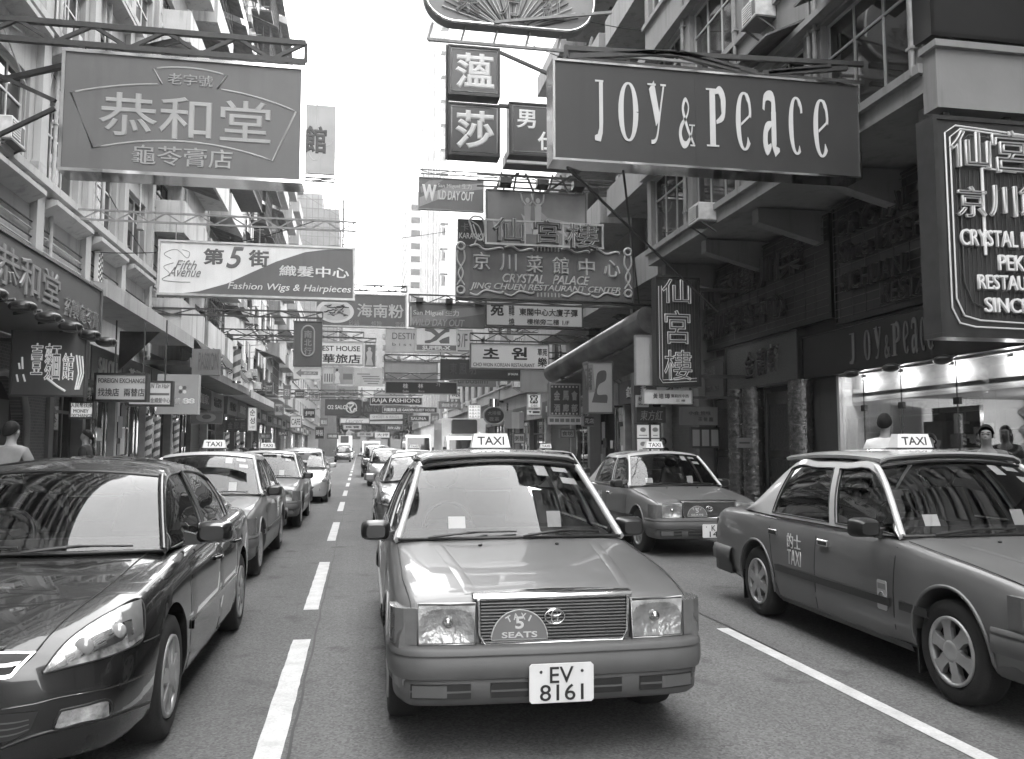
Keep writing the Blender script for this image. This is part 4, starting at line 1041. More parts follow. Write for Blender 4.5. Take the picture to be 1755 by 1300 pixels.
def kin(src, loc, label, paint_, rz=0):
    o = dup(src, loc, rz, label); swap_paint(o, paint_, {NIGHT, SILV2}); return o
kin(SA, (1.2, 14.0, 0), 'grey metallic saloon with silver door mirror tucked behind the middle taxi', GREYP)
mv = kin(HC, (1.02, 45.5, 0), 'tall black hatchback ahead of the line of far cars in the middle lane', NIGHT); mv.scale = (1, 1, 1.12)
kin(HC, (-1.75, 96, 0), 'dark far car in the left lane beside the far signboards', NIGHT).scale = (1.05,1,1.15)
kin(SA, (1.2, 64, 0), 'pale far saloon half hidden behind the tall black hatchback', SILV2)
kin(HC, (-1.6, 120, 0), 'tiny distant pale car at the far end of the left lane', WHITEV)
kin(SA, (4.9, 84, 0), 'tiny distant grey saloon in the right lane beyond the white van', GREYP)
kin(SA, (4.9, 28.0, 0), 'pale saloon roof showing beyond the taxi with plate K 14', SILV2)
kin(HC, (1.25, 34.5, 0), 'grey hatchback between the distant taxi and the tall black hatchback', GREYP)
kin(SA, (1.3, 76, 0), 'dark distant saloon in the middle lane by the small white van', NIGHT)
kin(HC, (4.8, 72, 0), 'distant silver hatchback in the right lane behind the white van', SILV2)
# ---- van and refrigerated lorry
def boxvan(name, label, cat, loc, W, L, H, cab=None, box=None):
    r = thing(name, label, cat, loc); c = cab or (L, H); hw = W/2
    pr = [(0,.35),(0,.95),(.10,1.08),(.55,c[1]-.18),(.75,c[1]),(c[0],c[1]),(c[0],.35)]
    rows = []
    part('body', MB().prism([(-hw,y,z) for y,z in pr], (W,0,0)), WHITEV, r)
    part('windscreen', MB().grid([[(-hw+.09,.115,1.10),(0,.10,1.11),(hw-.09,.115,1.10)],[(-hw+.13,.52,c[1]-.20),(0,.505,c[1]-.19),(hw-.13,.52,c[1]-.20)]]), WIN, r)
    for sx in (-1,1):
        part('side_window', MB().prism([(sx*(hw-.002),.30,1.12),(sx*(hw-.002),1.35,1.12),(sx*(hw-.002),1.35,c[1]-.25),(sx*(hw-.002),.66,c[1]-.25)], (sx*.006,0,0)), WIN, r)
        part('headlight', MB().bbox(sx*(hw-.38),-.02,.62,sx*(hw-.08),.02,.82,.02), sm_, r)
        part('door_mirror', MB().bbox(sx*(hw+.06),.2,1.2,sx*(hw+.22),.26,1.62,.03).beam((sx*hw,.25,1.3),(sx*(hw+.1),.25,1.3),.03), BLACKPL, r)
        for yy in (.85, L-.9): wheel(r, sx*(hw-.02), yy, .34, .2, 6)
    part('bumper', MB().bbox(-hw-.02,-.08,.36,hw+.02,.05,.58,.03), BUMP, r)
    part('grille', MB().bbox(-hw+.42,-.012,.64,hw-.42,.01,.80,.01), BLACKPL, r)
    if box:
        bw, bh = box
        part('cargo_box', MB().bbox(-bw/2,c[0]+.05,.6,bw/2,L,bh,.03), WHITEV, r)
        cu = part('cooling_unit', MB().bbox(-.62,c[0]-.35,c[1]+.12,.62,c[0]+.048,bh-.08,.06), mat('dark_unit', .05, .5), r)
        part('unit_casing', MB().bbox(-.75,c[0]-.30,c[1]+.05,.75,c[0]+.046,c[1]+.119,.02), WHITEV, cu)
    return r
boxvan('refrigerated_lorry', 'white lorry with dark cooling unit above its cab behind the middle taxi roof sign', 'lorry', (5.15, 40, 0), 1.95, 6.2, 2.2, (1.7, 2.15), (2.2, 3.05))
boxvan('delivery_van', 'white van with pale windscreen left of the lorry', 'van', (4.2, 60, 0), 1.8, 4.8, 2.5)
boxvan('delivery_van', 'small distant white van in the middle lane by the far cars', 'van', (1.3, 88, 0), 1.8, 4.8, 2.3)
boxvan('flatbed_lorry', 'distant lorry with a wide white box top at the far end of the left lane', 'lorry', (-2.2, 135, 0), 2.2, 7, 2.3, (1.8,2.3), (2.4,3.6))
# ------------------------------------------------------------------ signs
def ribbon(path, widths, d=.01):
    """stroke of varying width in the xz plane, facing -y"""
    n = len(path); v = []; 
    for i, (x, z) in enumerate(path):
        a = path[max(0,i-1)]; b = path[min(n-1,i+1)]; t = Vector((b[0]-a[0], b[1]-a[1]))
        t = t.normalized() if t.length > 1e-6 else Vector((1,0)); w = widths[i] if isinstance(widths,(list,tuple)) else widths
        v += [(x-t.y*w/2, -d, z+t.x*w/2), (x+t.y*w/2, -d, z-t.x*w/2)]
    mb = MB(); mb.add(v, [(2*i, 2*i+2, 2*i+3, 2*i+1) for i in range(n-1)])
    v2 = [(x,0,z) for x,y,z in v]
    mb.add(v+v2, [(2*i, 2*n+2*i, 2*n+2*i+2, 2*i+2) for i in range(n-1)] + [(2*i+1, 2*i+3, 2*n+2*i+3, 2*n+2*i+1) for i in range(n-1)])
    return mb
def bez(pts, n=18):
    return [(p.x, p.z) for p in (crv([(x,0,z) for x,z in pts], i/n) for i in range(n+1))]
def wprof(n, lo, hi, f): return [lo+(hi-lo)*f(i/(n)) for i in range(n+1)]
def fashion_letter(ch):
    """tall thick-and-thin condensed letters, in a box one wide and one high"""
    mb = MB(); cnt = [0]
    def S(p, w): 
        r = ribbon(p, w, 1.0 + .12*cnt[0]); mb.add(r.v, r.f); cnt[0] += 1
    def bowl(cx, cz, rx, rz, a0, a1, hi=.34, lo=.05, n=30):
        p = []; w = []
        for i in range(n+1):
            a = radians(a0+(a1-a0)*i/n); p.append((cx+rx*cos(a), cz+rz*sin(a))); w.append(lo+(hi-lo)*abs(cos(a))**1.6)
        S(p, w)
    if ch == 'J': S([(.72,.985),(.72,.3),(.70,.18),(.60,.07),(.40,.02),(.1,.012)], [.36,.36,.34,.26,.12,.08]); S([(.15,.985),(.95,.985)], [.03,.03])
    if ch == 'O': bowl(.5,.5,.36,.48,0,360,.25,.03)
    if ch == 'Y': S([(.22,.98),(.56,.36)], [.30,.26]); S(bez([(.88,.98),(.66,.5),(.52,.16),(.38,.05),(.18,.03)],12), .07); S([(0,.985),(.45,.985)], .03); S([(.7,.985),(1,.985)], .03)
    if ch == '&': S(bez([(.95,.03),(.62,.30),(.36,.62),(.30,.80),(.46,.96),(.64,.82),(.54,.62),(.22,.42),(.12,.22),(.26,.04),(.52,.04),(.78,.24),(.85,.42)],44), wprof(44,.06,.17,lambda t: max(0,sin(pi*min(1,t*2.6)))*.6+max(0,sin(pi*max(0,min(1,(t-.5)*2.4)))))); S([(.66,.43),(1,.43)], .025); S([(.7,.015),(1,.015)], .03)
    if ch == 'P': S([(.32,.98),(.32,.02)], .28); S([(0,.985),(.5,.985)], .03); S([(.0,.012),(.62,.012)], .03); S(bez([(.45,.93),(.66,.98),(.84,.86),(.86,.7),(.82,.52),(.5,.42)],20), wprof(20,.06,.24,lambda t: sin(pi*t)**1.4))
    if ch == 'e': bowl(.5,.5,.36,.48,-10 if 0 else 60,318,.28,.035); S(bez([(.66,.93),(.80,.84),(.86,.68),(.84,.58)],10), .13); S([(.84,.60),(.30,.44)], .045)
    if ch == 'a': S(bez([(.12,.72),(.2,.92),(.45,.97),(.66,.9),(.68,.6)],16), wprof(16,.1,.24,lambda t: t)); S([(.68,.7),(.68,.14),(.76,.03),(.98,.06)], [.26,.26,.18,.06]); S(bez([(.6,.50),(.28,.42),(.18,.2),(.30,.05),(.52,.14)],16), wprof(16,.06,.24,lambda t: sin(pi*t)))
    if ch == 'c': bowl(.5,.5,.36,.48,55,305,.28,.035); S(bez([(.70,.91),(.82,.82),(.84,.72)],6), .12)
    return mb
def scaled(mb, w, h, d, mats):
    mb.v = [(x*w, y*d, z*h) for x,y,z in mb.v]; me = mb.mesh('lettering', mats); return me
def truss(p, q, h=.4, n=8, r=.035, d=.0):
    mb = MB(); p, q = Vector(p), Vector(q); up = Vector((0,0,h))
    mb.beam(p, q, r*1.5); mb.beam(p+up, q+up, r*1.5)
    for i in range(n):
        a = p.lerp(q, i/n); b = p.lerp(q, (i+1)/n); mb.beam(a if i % 2 else a+up, b+up if i % 2 else b, r)
    mb.beam(p, p+up, r); mb.beam(q, q+up, r)
    return mb
class Sign:
    """a sign box square to the street, measured from the photograph at the distance Y where it hangs"""
    def __init__(s, name, label, cat, Y, rect, v=None, frame=None, fw=.05, th=.22, group=None, face=None, fmat=None, chamfer=0):
        s.x0, s.y0, s.x1, s.y1 = rect[0], rect[1], rect[2], rect[3]
        s.dy = rect[4] if len(rect) > 4 else 0                       # how far the right end sits below the left end, in photo pixels
        tl = at(s.x0, s.y0, Y); bl = at(s.x0, s.y1, Y); tr = at(s.x1, s.y0+s.dy, Y); br = at(s.x1, s.y1+(rect[5] if len(rect) > 5 else s.dy), Y)
        s.dyb = rect[5] if len(rect) > 5 else s.dy
        s.W = ((tr.x-tl.x)+(br.x-bl.x))/2; s.H = ((tl.z-bl.z)+(tr.z-br.z))/2; s.Y = Y
        s.z0 = (bl.z+br.z)/2; s.X = (tl.x+bl.x)/2
        s.r = thing(name, label, cat, (s.X, Y, s.z0), 0, group)
        if face is None: face = flat(v)
        if fmat is not None or frame is not None:
            fm = fmat or mat('sign_frame_%03d' % round(frame*1000), frame, .4, .3, amp=.2, scale=5)
            b = MB(); e = .03
            b.box(0,-e,0,s.W,th,fw); b.box(0,-e,s.H-fw,s.W,th,s.H); b.box(0,-e,fw+.001,fw,th,s.H-fw-.001); b.box(s.W-fw,-e,fw+.001,s.W,th,s.H-fw-.001)
            b.box(fw,th-.05,fw,s.W-fw,th-.01,s.H-fw)
            s.panel = part('panel', MB().box(fw+.001,0,fw+.001,s.W-fw-.001,.05,s.H-fw-.001), face, s.r); part('frame', b, fm, s.r)
        else: s.panel = part('panel', MB().box(0,0,0,s.W,th,s.H), face, s.r)
    def lx(s, px): return (px-s.x0)/(s.x1-s.x0)*s.W
    def lz(s, px, py):
        u = (px-s.x0)/(s.x1-s.x0); t = s.y0+s.dy*u; b = s.y1+s.dyb*u
        return (1-(py-t)/(b-t))*s.H
    def text(s, txt, x0, y0, x1, y1, v=.6, bold=.02, shear=0, neon=0, m=None, depth=.012, off=.002, fit=True, name='lettering'):
        if x0 > x1: x0, x1 = x1, x0
        xa, xb = s.lx(x0), s.lx(x1); cx = (x0+x1)/2; za, zb = s.lz(cx,y1), s.lz(cx,y0)
        me = text_mesh(txt, xb-xa, zb-za, m or flat(v), bold=bold, shear=shear, neon=neon, depth=depth, fit=fit)
        return part(name, me, None, s.r, loc=(xa, -off, za))
    def poly(s, pts, v=.6, m=None, depth=.004, name='printed_shape', off=.001):
        q = [(s.lx(x), -off, s.lz(x,y)) for x,y in pts]
        return part(name, MB().prism(q, (0,-depth,0)), m or flat(v), s.r)
    def line(s, pts, r=.02, v=.6, m=None, closed=False, name='outline', off=.006):
        return part(name, MB().tube([(s.lx(x), -off, s.lz(x,y)) for x,y in pts], r, 6, closed=closed), m or flat(v), s.r)
    def support(s, side, z=None, h=.35, n=8, r=.035, xfar=None, m=STEEL, drop=True):
        xw = (LFAC if side < 0 else RFAC) if xfar is None else xfar
        zz = s.H+.12 if z is None else z
        a = (xw-s.X, .1, zz); b = ((s.W if side < 0 else 0), .1, zz)
        part('support_truss', truss(a, b, h, n, r), m, s.r)
        if drop:
            for u in (.08,.5,.92): part('hanger', MB().beam((s.W*u,.1,s.H-.01),(s.W*u,.1,zz+.02),.02), m, s.r)
        return s
def ell2(cx, cy, rx, ry, n=28): return [(cx+rx*cos(2*pi*k/n), cy+ry*sin(2*pi*k/n)) for k in range(n)]
HG = 'hanging signs over the left half of the street'; HR = 'hanging signs over the right half of the street'

# big hanging medicine sign
s = Sign('hanging_sign', 'huge dark grey hanging sign with pale fan outline and three large characters at upper left', 'sign', 12, (103,92,521,300,13,7), .125, fmat=CHROME, fw=.045, th=.42, group=HG)
s.text('恭和堂', 166,166,462,240, .34, bold=.022); s.text('老字號', 280,127,358,147, .34, bold=.02); s.text('龜苓膏店', 224,252,396,286, .34, bold=.02)
def arcpts(xa, ya, xb, yb, sag, n=16): return [(xa+(xb-xa)*i/n, ya+(yb-ya)*i/n-sag*4*(i/n)*(1-i/n)) for i in range(n+1)]
fan = [(119,167)] + arcpts(119,167,271,146,4)[1:] + [(255,120)] + arcpts(255,120,382,126,7)[1:] + [(366,150)] + arcpts(366,150,506,183,5)[1:] + [(467,270)] + list(reversed(arcpts(159,260,467,270,22)))[1:]
s.line(fan, .016, .36, closed=True, off=-.004)
s.support(-1, h=.28, n=12, r=.05, drop=True)
part('stay', MB().beam((-2.9,.5,-.6),(-.1,.1,.9),.05).beam((-2.9,.5,2.3),(-.1,.1,1.0),.05).beam((-2.9,1.5,1.3),(1.5,.1,s.H+.3),.07), STEEL, s.r)
# noodle house banner high beyond
s = Sign('hanging_sign', 'pale swirled banner with one dark character showing behind the huge dark sign', 'sign', 30, (470,178,575,296), .38, th=.12, group=HG)
for k in range(3): s.line([(520+20*k+18*cos(a), 240-26*k+60*sin(a)) for a in [pi*.3+pi*1.0*i/16 for i in range(17)]], .02, .42, off=-.012)
s.text('麵館', 480,214,560,262, .06, bold=.06, m=flat(.06)); s.support(-1, z=-.25, h=.12, n=6)
# wig shop
s = Sign('hanging_sign', 'white hanging sign with grey wave advertising fashion wigs and hairpieces', 'sign', 20, (270,416,609,510,2,0), .78, frame=.45, fw=.05, th=.26, group=HG)
wave = [(604,421),(606,506),(300,508),(340,502),(385,488),(430,466),(470,447),(520,429),(560,423)]
s.poly(wave, .13, depth=.004)
s.text('第', 345,428,380,456, .13, .05, off=.003); s.text('5', 384,424,414,461, .13, .03, shear=.3, off=.003); s.text('街', 422,428,457,457, .13, .05, off=.003)
s.text('織髮中心', 475,453,598,472, .72, .03, off=.006); s.text('Fashion Wigs & Hairpieces', 388,485,602,500, .72, .012, shear=.22, off=.006)
s.text('Fifth', 298,450,335,466, .22, 0, shear=.45, off=.003); s.text('Avenue', 288,462,342,478, .22, 0, shear=.45, off=.003)
s.line([(p[0],p[1]) for p in bez([(292,448),(280,440),(300,432),(318,446),(322,436),(310,432)],24)], .008, .25, off=.002); s.line(bez([(296,455),(280,462),(290,474),(278,484),(300,487),(325,487)],24), .008, .25, off=.002)
s.support(-1, z=s.H+.42, h=.22, n=18, r=.028, m=GREYSTEEL)
# wall fascia on the left
def wall_sign(name, label, cat, side, X, Y0, Y1, z0, z1, v=None, th=.2, fr=None, m=None, group=None):
    r = thing(name, label, cat, (X, Y0 if side < 0 else Y1, z0), pi/2 if side < 0 else -pi/2, group)
    W, H = Y1-Y0, z1-z0
    part('panel', MB().box(0,0,0,W,th,H), m or flat(v), r)
    if fr is not None:
        f = MB(); f.box(-.05,-.03,-.05,W+.05,th,-.001); f.box(-.05,-.03,H+.001,W+.05,th,H+.05); f.box(-.05,-.03,0,-.001,th,H); f.box(W+.001,-.03,0,W+.05,th,H); part('frame', f, mat('sign_frame_%03d' % round(fr*1000), fr, .4, .3, amp=.2, scale=5), r)
    return r, W, H
def wtext(r, txt, x0, z0, w, h, v=.5, bold=.02, neon=0, m=None, depth=.02, shear=0, off=.002): return part('lettering', text_mesh(txt, w, h, m or flat(v), bold=bold, neon=neon, depth=depth, shear=shear), None, r, loc=(x0,-off,z0))
r, W, H = wall_sign('fascia_sign', 'dark fascia board with large characters above the floodlamps at far left', 'sign', -1, -5.2, 10.5, 18.1, 3.75, 4.72, .085, th=1.3, fr=.12)
wtext(r, '恭和堂', 2.55, .2, 2.7, .62, .2, .035); wtext(r, '葯製龜苓膏', 5.5, .16, 1.95, .36, .2, .015)
for k in range(6):
    fl = thing('flood_lamp', 'black floodlamp under the dark fascia board, %s' % ['nearest the viewer','second from the near end','third from the near end','third from the far end','second from the far end','at the far end'][k], 'lamp', (-5.12, 12.2+k*1.05, 3.66), pi/2, 'floodlamps under the fascia')
    part('lamp_housing', MB().ell((.15,-.20,-.02),(.17,.20,.10)).bbox(0,-.34,-.10,.30,-.10,.02,.03), BLACKPL, fl); part('bracket', MB().tube([(.1,-.18,-.06),(.1,-.1,.08),(.1,.3,.02)], .025, 6), STEEL, fl)
# neon noodle sign on the left
NEON = glow(.7, .13); NEONDIM = mat('unlit_neon_tube', .42, .3, amp=.1); NEONDARK = mat('dark_neon_tube', .055, .4, amp=.2)
s = Sign('neon_sign', 'neon sign of noodle house with three outlined characters and bright side bars at left', 'sign', 16.6, (18,560,148,676,-2,6), .10, th=.15, fmat=mat('sign_frame_040', .04, .5), fw=.03)
s.text('壹', 53,588,73,642, neon=.011, m=NEON, depth=.03); s.text('麵', 76,588,104,652, neon=.010, m=NEON, depth=.03); s.text('館', 107,604,127,652, neon=.011, m=NEON, depth=.03)
s.line([(82,648),(100,662),(114,671)], .022, m=NEON, off=.02); s.line([(38,612),(40,632)], .016, m=NEON, off=.02); s.line([(33,622),(35,632)], .016, m=NEON, off=.02); s.line([(30,641),(33,653)], .016, m=NEON, off=.02); s.line([(41,641),(45,653)], .016, m=NEON, off=.02)
for k in range(3): s.line([(131+5*k,608+k),(136+4.5*k,640),(131+3*k,669)], .014, m=NEON, off=.02)
part('support_arm', MB().beam((-1.2,.1,s.H*.8),(.1,.1,s.H*.8),.07), STEEL, s.r)
# lit boxes on the left pavement
s = Sign('lightbox_sign', 'framed grey foreign exchange lightbox with two lines of lettering', 'sign', 20, (161,639,253,688), face=glow(.36,.10), frame=.05, fw=.05, th=.25); s.text('FOREIGN EXCHANGE', 168,648,248,656, .03, .02); s.text('找換店  兩替店', 168,665,248,679, .03, .02)
part('hanger', MB().beam((.4,.1,s.H),(.4,.1,s.H+1.2),.03).beam((1.0,.1,s.H),(1.0,.1,s.H+1.2),.03), STEEL, s.r)
s = Sign('lightbox_sign', 'small pale hair salon lightbox between the exchange sign and the 88 sign', 'sign', 21.5, (218,652,296,696), face=glow(.5,.12), frame=.05, fw=.05, th=.2); s.text('N Tin Hair', 258,657,290,665, .04, .01, shear=.3); s.poly([(257,673),(290,673),(290,677),(257,677)], .15); s.text('金織髮中心', 258,681,292,690, .15, .01)
part('hanger', MB().beam((s.W*.8,.1,s.H),(s.W*.8,.1,s.H+1.5),.03), STEEL, s.r)
s = Sign('lightbox_sign', 'plain grey lightbox with four dots and white number 88', 'sign', 23, (269,641,340,709), face=glow(.28,.12), th=.3)
for i, (cx, cy) in enumerate(((309,664),(316,664),(309,671),(316,671))): s.poly(ell2(cx,cy,3.2,3.2,14), .8 if i in (0,3) else .12)
s.text('鏡', 300,682,309,692, .75, .04); s.text('88', 313,682,334,692, .8, .09)
s = Sign('lightbox_sign', 'small white money exchange lightbox beside the arch', 'sign', 19, (119,688,161,717), face=glow(.75,.2), frame=.06, fw=.03, th=.15); s.text('人民幣找換', 121,690,158,698, .03, .02); s.text('MONEY', 126,701,152,707, .03, .01); s.text('EXCHANGE', 121,709,159,715, .03, .01)
s = Sign('shop_sign', 'grey sign of raised capitals fixed at the canopy edge above the barber poles', 'sign', 27, (329,590,376,639,15,6), .16, th=.3); s.text('PASSION', 340,604,374,634, .10, .03)
def barber(px0, py0, px1, py1, Y, label):
    a, b = at(px0,py0,Y), at(px1,py1,Y); rr = (b.x-a.x)/2; H = a.z-b.z
    t = thing('barber_pole', label, 'barber pole', ((a.x+b.x)/2, Y, b.z), 0, 'striped barber poles'); m = MB(); n = 20; L = 60
    v = []
    for j in range(L+1):
        for k in range(n): v.append((rr*cos(2*pi*k/n), rr*sin(2*pi*k/n), H*j/L))
    for j in range(L):
        for k in range(n): pass
    m.add(v, [], 0)
    for j in range(L):
        for k in range(n):
            m.f.append([j*n+k, j*n+(k+1) % n, (j+1)*n+(k+1) % n, (j+1)*n+k]); m.m.append(1 if ((k/n*1.0 - j*H/L/(rr*3.0)) % 1) < .45 else 0); m.sm.append(True)
    part('striped_tube', m, [glow(.42,.04), flat(.10)], t); part('cap', MB().cyl((0,0,H),(0,0,H+rr*.7),rr*1.15,16).cyl((0,0,-rr*.5),(0,0,0),rr*1.15,16), CHROME, t)
barber(250,712,259,793,23.8,'long slim barber pole left of the pair by the lit doorway under the 88 sign'); barber(265,714,273,793,24.2,'dim slim barber pole in the middle under the 88 sign'); barber(299,720,306,785,24.8,'slim barber pole right of the lit doorway')
barber(400,598,412,653,29,'short fat barber pole hanging high from the canopy'); barber(376,613,381,624,30,'tiny pale striped pole on the dark canopy by the dark lettered sign')
barber(386,740,393,760,30,'small barber pole by the pavement below the dark three character sign'); barber(405,740,411,760,30.4,'small barber pole right of its twin by the dark three character sign')
for nm, px, py0, py1, X in (('checked strip fixed to the cream wall left of the hidden window',170,430,482,-6.42),('checked strip fixed to the pale wall under the wig shop sign',299,512,556,-6.42)):
    a, b = atx(px,py0,X), atx(px,py1,X); t = thing('checker_strip', nm, 'sign', (X, a.y, b.z), pi/2); m = MB(); H = a.z-b.z; n = 11
    m.box(0,0,0,.32,.1,H)
    for j in range(n):
        for k in range(3):
            if (j+k) % 2: m.box(.32*k/3,-.006,H*j/n,.32*(k+1)/3,-.001,H*(j+1)/n,1)
    part('panel', m, [flat(.7), flat(.015)], t)
s = Sign('hanging_sign', 'narrow white vertical sign with two large Korean syllables', 'sign', 30, (425,698,440,738), face=glow(.7,.08), frame=.3, fw=.02, th=.15); s.text('순', 428,701,437,712, .08, .03); s.text('성', 428,715,437,726, .08, .03); s.text('노래방', 428,729,437,734, .2, .0)
s = Sign('hanging_sign', 'black board with three dark characters left of the narrow Korean sign', 'sign', 30.5, (384,719,424,740), .012, frame=.02, fw=.03, th=.15); s.text('金 冠 軒', 390,723,420,735, .06, .02)
s = Sign('shop_sign', 'dark board picturing an oval plate of food near the barber poles', 'sign', 26, (325,705,381,726), .05, frame=.08, fw=.03, th=.1); s.poly(ell2(353,715,17,8), .12); s.poly(ell2(354,714,8,4), .02, off=.006)
# more distant hanging signs, left half
s = Sign('hanging_sign', 'grey hanging sign picturing an oval dish of noodles and three pale characters', 'sign', 30, (540,504,697,562,-3,-3), .10, frame=.35, fw=.05, th=.2, group=HG)
s.poly(ell2(574,535,32,20,36), .55, name='printed_plate'); s.poly(ell2(574,536,26,15,30), .42, off=.006, name='printed_plate')
random.seed(2)
for k in range(26):
    cx, cy = 574+random.uniform(-18,18), 534+random.uniform(-9,8); a = random.uniform(-.9,.9); L_ = random.uniform(3,8)
    s.line([(cx-L_*cos(a),cy-L_*.6*sin(a)),(cx,cy+1),(cx+L_*cos(a),cy+L_*.6*sin(a))], .02, random.choice([.03,.05,.12,.3]), name='printed_food', off=.012)
s.text('海南粉', 611,519,692,543, .42, .03); s.text('砂鍋', 597,549,615,558, .26, .02); s.text('燒粉', 636,549,654,558, .26, .02); s.text('雲吞', 677,549,694,558, .26, .02)
s.support(-1, h=.2, n=16)
s = Sign('hanging_sign', 'tall dark grey sign with three characters in a long oval above a white arrow sign', 'sign', 28, (503,550,552,628), .075, frame=.07, fw=.03, th=.2, group=HG)
ov = [(527.5+11*cos(a), 584+(-14 if sin(a) < 0 else 14)+12*sin(a)) for a in [2*pi*k/28 for k in range(28)]]
s.line(ov, .03, .32, closed=True); s.text('南', 521,566,534,579, .25, .03); s.text('北', 521,581,534,593, .25, .03); s.text('行', 521,595,534,607, .25, .03); s.support(-1, h=.2, n=8)
s = Sign('hanging_sign', 'white sign with grey arrow pointing left under the tall oval sign', 'sign', 28, (503,629,550,649), .62, frame=.5, fw=.03, th=.15, group=HG); s.poly([(507,639),(516,632),(516,636),(545,636),(545,642),(516,642),(516,646)], .22); s.text('由此入', 521,637,542,641, .6, .0, off=.006)
s = Sign('hanging_sign', 'white guest house sign with bold black English and Chinese lettering', 'sign', 38, (520,586,623,625,-3,0), face=glow(.66,.05), frame=.3, fw=.05, th=.22, group=HG); s.text('GUEST HOUSE', 533,592,617,601, .012, .03); s.text('新華旅店', 530,606,618,622, .012, .035); s.support(-1, h=.25, n=12, z=s.H+.2)
def person_print(s, cx, y0, y1, v, seed=0):
    h = y1-y0; w = h*.22
    s.poly(ell2(cx, y0+h*.1, w*.42, h*.085, 14), v, name='printed_figure'); s.poly([(cx-w*.2,y0+h*.17),(cx+w*.2,y0+h*.17),(cx+w*.75,y0+h*.32),(cx+w*.55,y0+h*.62),(cx+w*1.0,y1),(cx-w*.9,y1),(cx-w*.5,y0+h*.6),(cx-w*.8,y0+h*.32)], v, name='printed_figure', off=.003)
s = Sign('hanging_sign', 'small poster sign showing a pale standing woman right of the guest house sign', 'sign', 42, (625,590,644,628), .10, frame=.2, fw=.03, th=.15, group=HG); person_print(s, 633, 594, 626, .4); s.support(-1, h=.2, n=12)
s = Sign('hanging_sign', 'small picture sign of a dark haired seated woman beside the arrow sign', 'sign', 50, (573,628,606,658), .26, th=.2, group=HG); person_print(s, 578, 632, 657, .5); s.poly(ell2(577.5,634,2.4,2.6,12), .03, off=.008); s.poly([(588,640),(604,640),(604,650),(588,650)], .12)
s = Sign('hanging_sign', 'grey white sign with tiny columns left of the seated woman picture', 'sign', 46, (553,629,572,658), .5, frame=.3, fw=.03, th=.2, group=HG)
for k in range(4): s.poly([(556+4*k,640),(558+4*k,640),(558+4*k,654),(556+4*k,654)], .1)
s = Sign('hanging_sign', 'pale sign with several fine lines of print below the standing woman poster', 'sign', 56, (607,630,655,661), .36, th=.25, group=HG)
for k, (a, b) in enumerate(((612,634),(620,650),(622,652),(624,650),(630,648))): s.poly([(a,640+k*4),(b,640+k*4),(b,641.7+k*4),(a,641.7+k*4)], .12)
s = Sign('hanging_sign', 'faded grey sign above the salon sign', 'sign', 62, (575,661,614,680), .24, frame=.3, fw=.05, th=.2, group=HG); s.text('美容', 580,665,592,676, .1, .02); s.text('NAILS', 594,667,611,674, .1, .01)
s = Sign('hanging_sign', 'oval cornered dark salon sign with white lettering and ring emblem', 'sign', 60, (557,684,620,712), .06, frame=.05, fw=.05, th=.3, group=HG); s.text('O2 SALON', 561,694,600,701, .6, .03); s.line(ell2(602,698,9,9), .05, .5, closed=True); s.line(bez([(597,692),(606,692),(600,700),(604,706),(608,700),(611,704)],20), .06, .6); s.support(-1, h=.3, n=6)
s = Sign('hanging_sign', 'dark sign with scrawled letters between the salon sign and the guest house strip', 'sign', 66, (621,688,655,709), .04, frame=.06, fw=.05, th=.2, group=HG); s.text('Nail G2', 625,693,650,705, .14, .0, shear=.3)
s = Sign('hanging_sign', 'white poster sign of a reclining woman above the tailor name sign', 'sign', 64, (614,662,700,681), .62, th=.3, group=HG); person_print(s, 620, 664, 680, .25); s.poly([(640,668),(690,674),(698,680),(640,680)], .3); s.text('SALE', 645,665,670,673, .2, .02)
s = Sign('neon_sign', 'dark tailor name sign with bold pale outlined capitals above the road', 'sign', 58, (634,680,724,694), .03, frame=.35, fw=.06, th=.3, group=HG); s.text('RAJA FASHIONS', 638,682.5,720,691.5, .62, .03); s.support(-1, h=.3, n=16, xfar=LFAC)
s = Sign('hanging_sign', 'long dark strip sign of guest house lettering under the tailor sign', 'sign', 70, (655,697,749,707), .04, frame=.25, fw=.04, th=.3, group=HR); s.text('利園旅店 LEE GARDEN GUEST HOUSE', 658,699,745,705, .6, .03)
s = Sign('hanging_sign', 'pale script banner sign below the salon sign', 'sign', 78, (583,716,633,725), face=glow(.5,.05), frame=.3, fw=.06, th=.2, group=HG); s.text('Laurent', 592,718,622,724, .12, .0, shear=.35)
s = Sign('hanging_sign', 'pale banner with one dark stripe right of the script banner', 'sign', 80, (634,710,690,726), .42, th=.2, group=HG); s.poly([(634,719),(690,717),(690,721),(634,722)], .05); s.text('SHOES & BAGS', 638,712,684,716, .15, .0)
# right half
s = Sign('hanging_sign', 'long black sign with two white characters above the road, below the pale poster', 'sign', 48, (660,653,784,674,1,2), .010, frame=.2, fw=.05, th=.3, group=HR); s.text('桂', 690,657,699,665, .5, .02); s.text('林', 716,657,725,665, .5, .02); s.text('가', 747,656,754,662, .35, .0); s.text('Guilin', 690,668,700,672, .4, 0); s.text('Rice', 717,668,727,672, .3, 0); s.support(1, h=.35, n=12)
s = Sign('hanging_sign', 'faded landscape poster sign above the long black sign', 'sign', 52, (658,620,750,653), .22, frame=.12, fw=.06, th=.3, group=HR); s.poly([(660,645),(675,638),(700,643),(748,636),(748,652),(660,652)], .14); s.poly([(660,652),(690,646),(715,652)], .3, off=.007); s.text('SPRING', 700,638,720,641, .5, .02); s.support(1, h=.3, n=10)
s = Sign('hanging_sign', 'white super x sign with broad grey crossing ribbons', 'sign', 34, (712,560,784,602), .72, frame=.5, fw=.05, th=.25, group=HR)
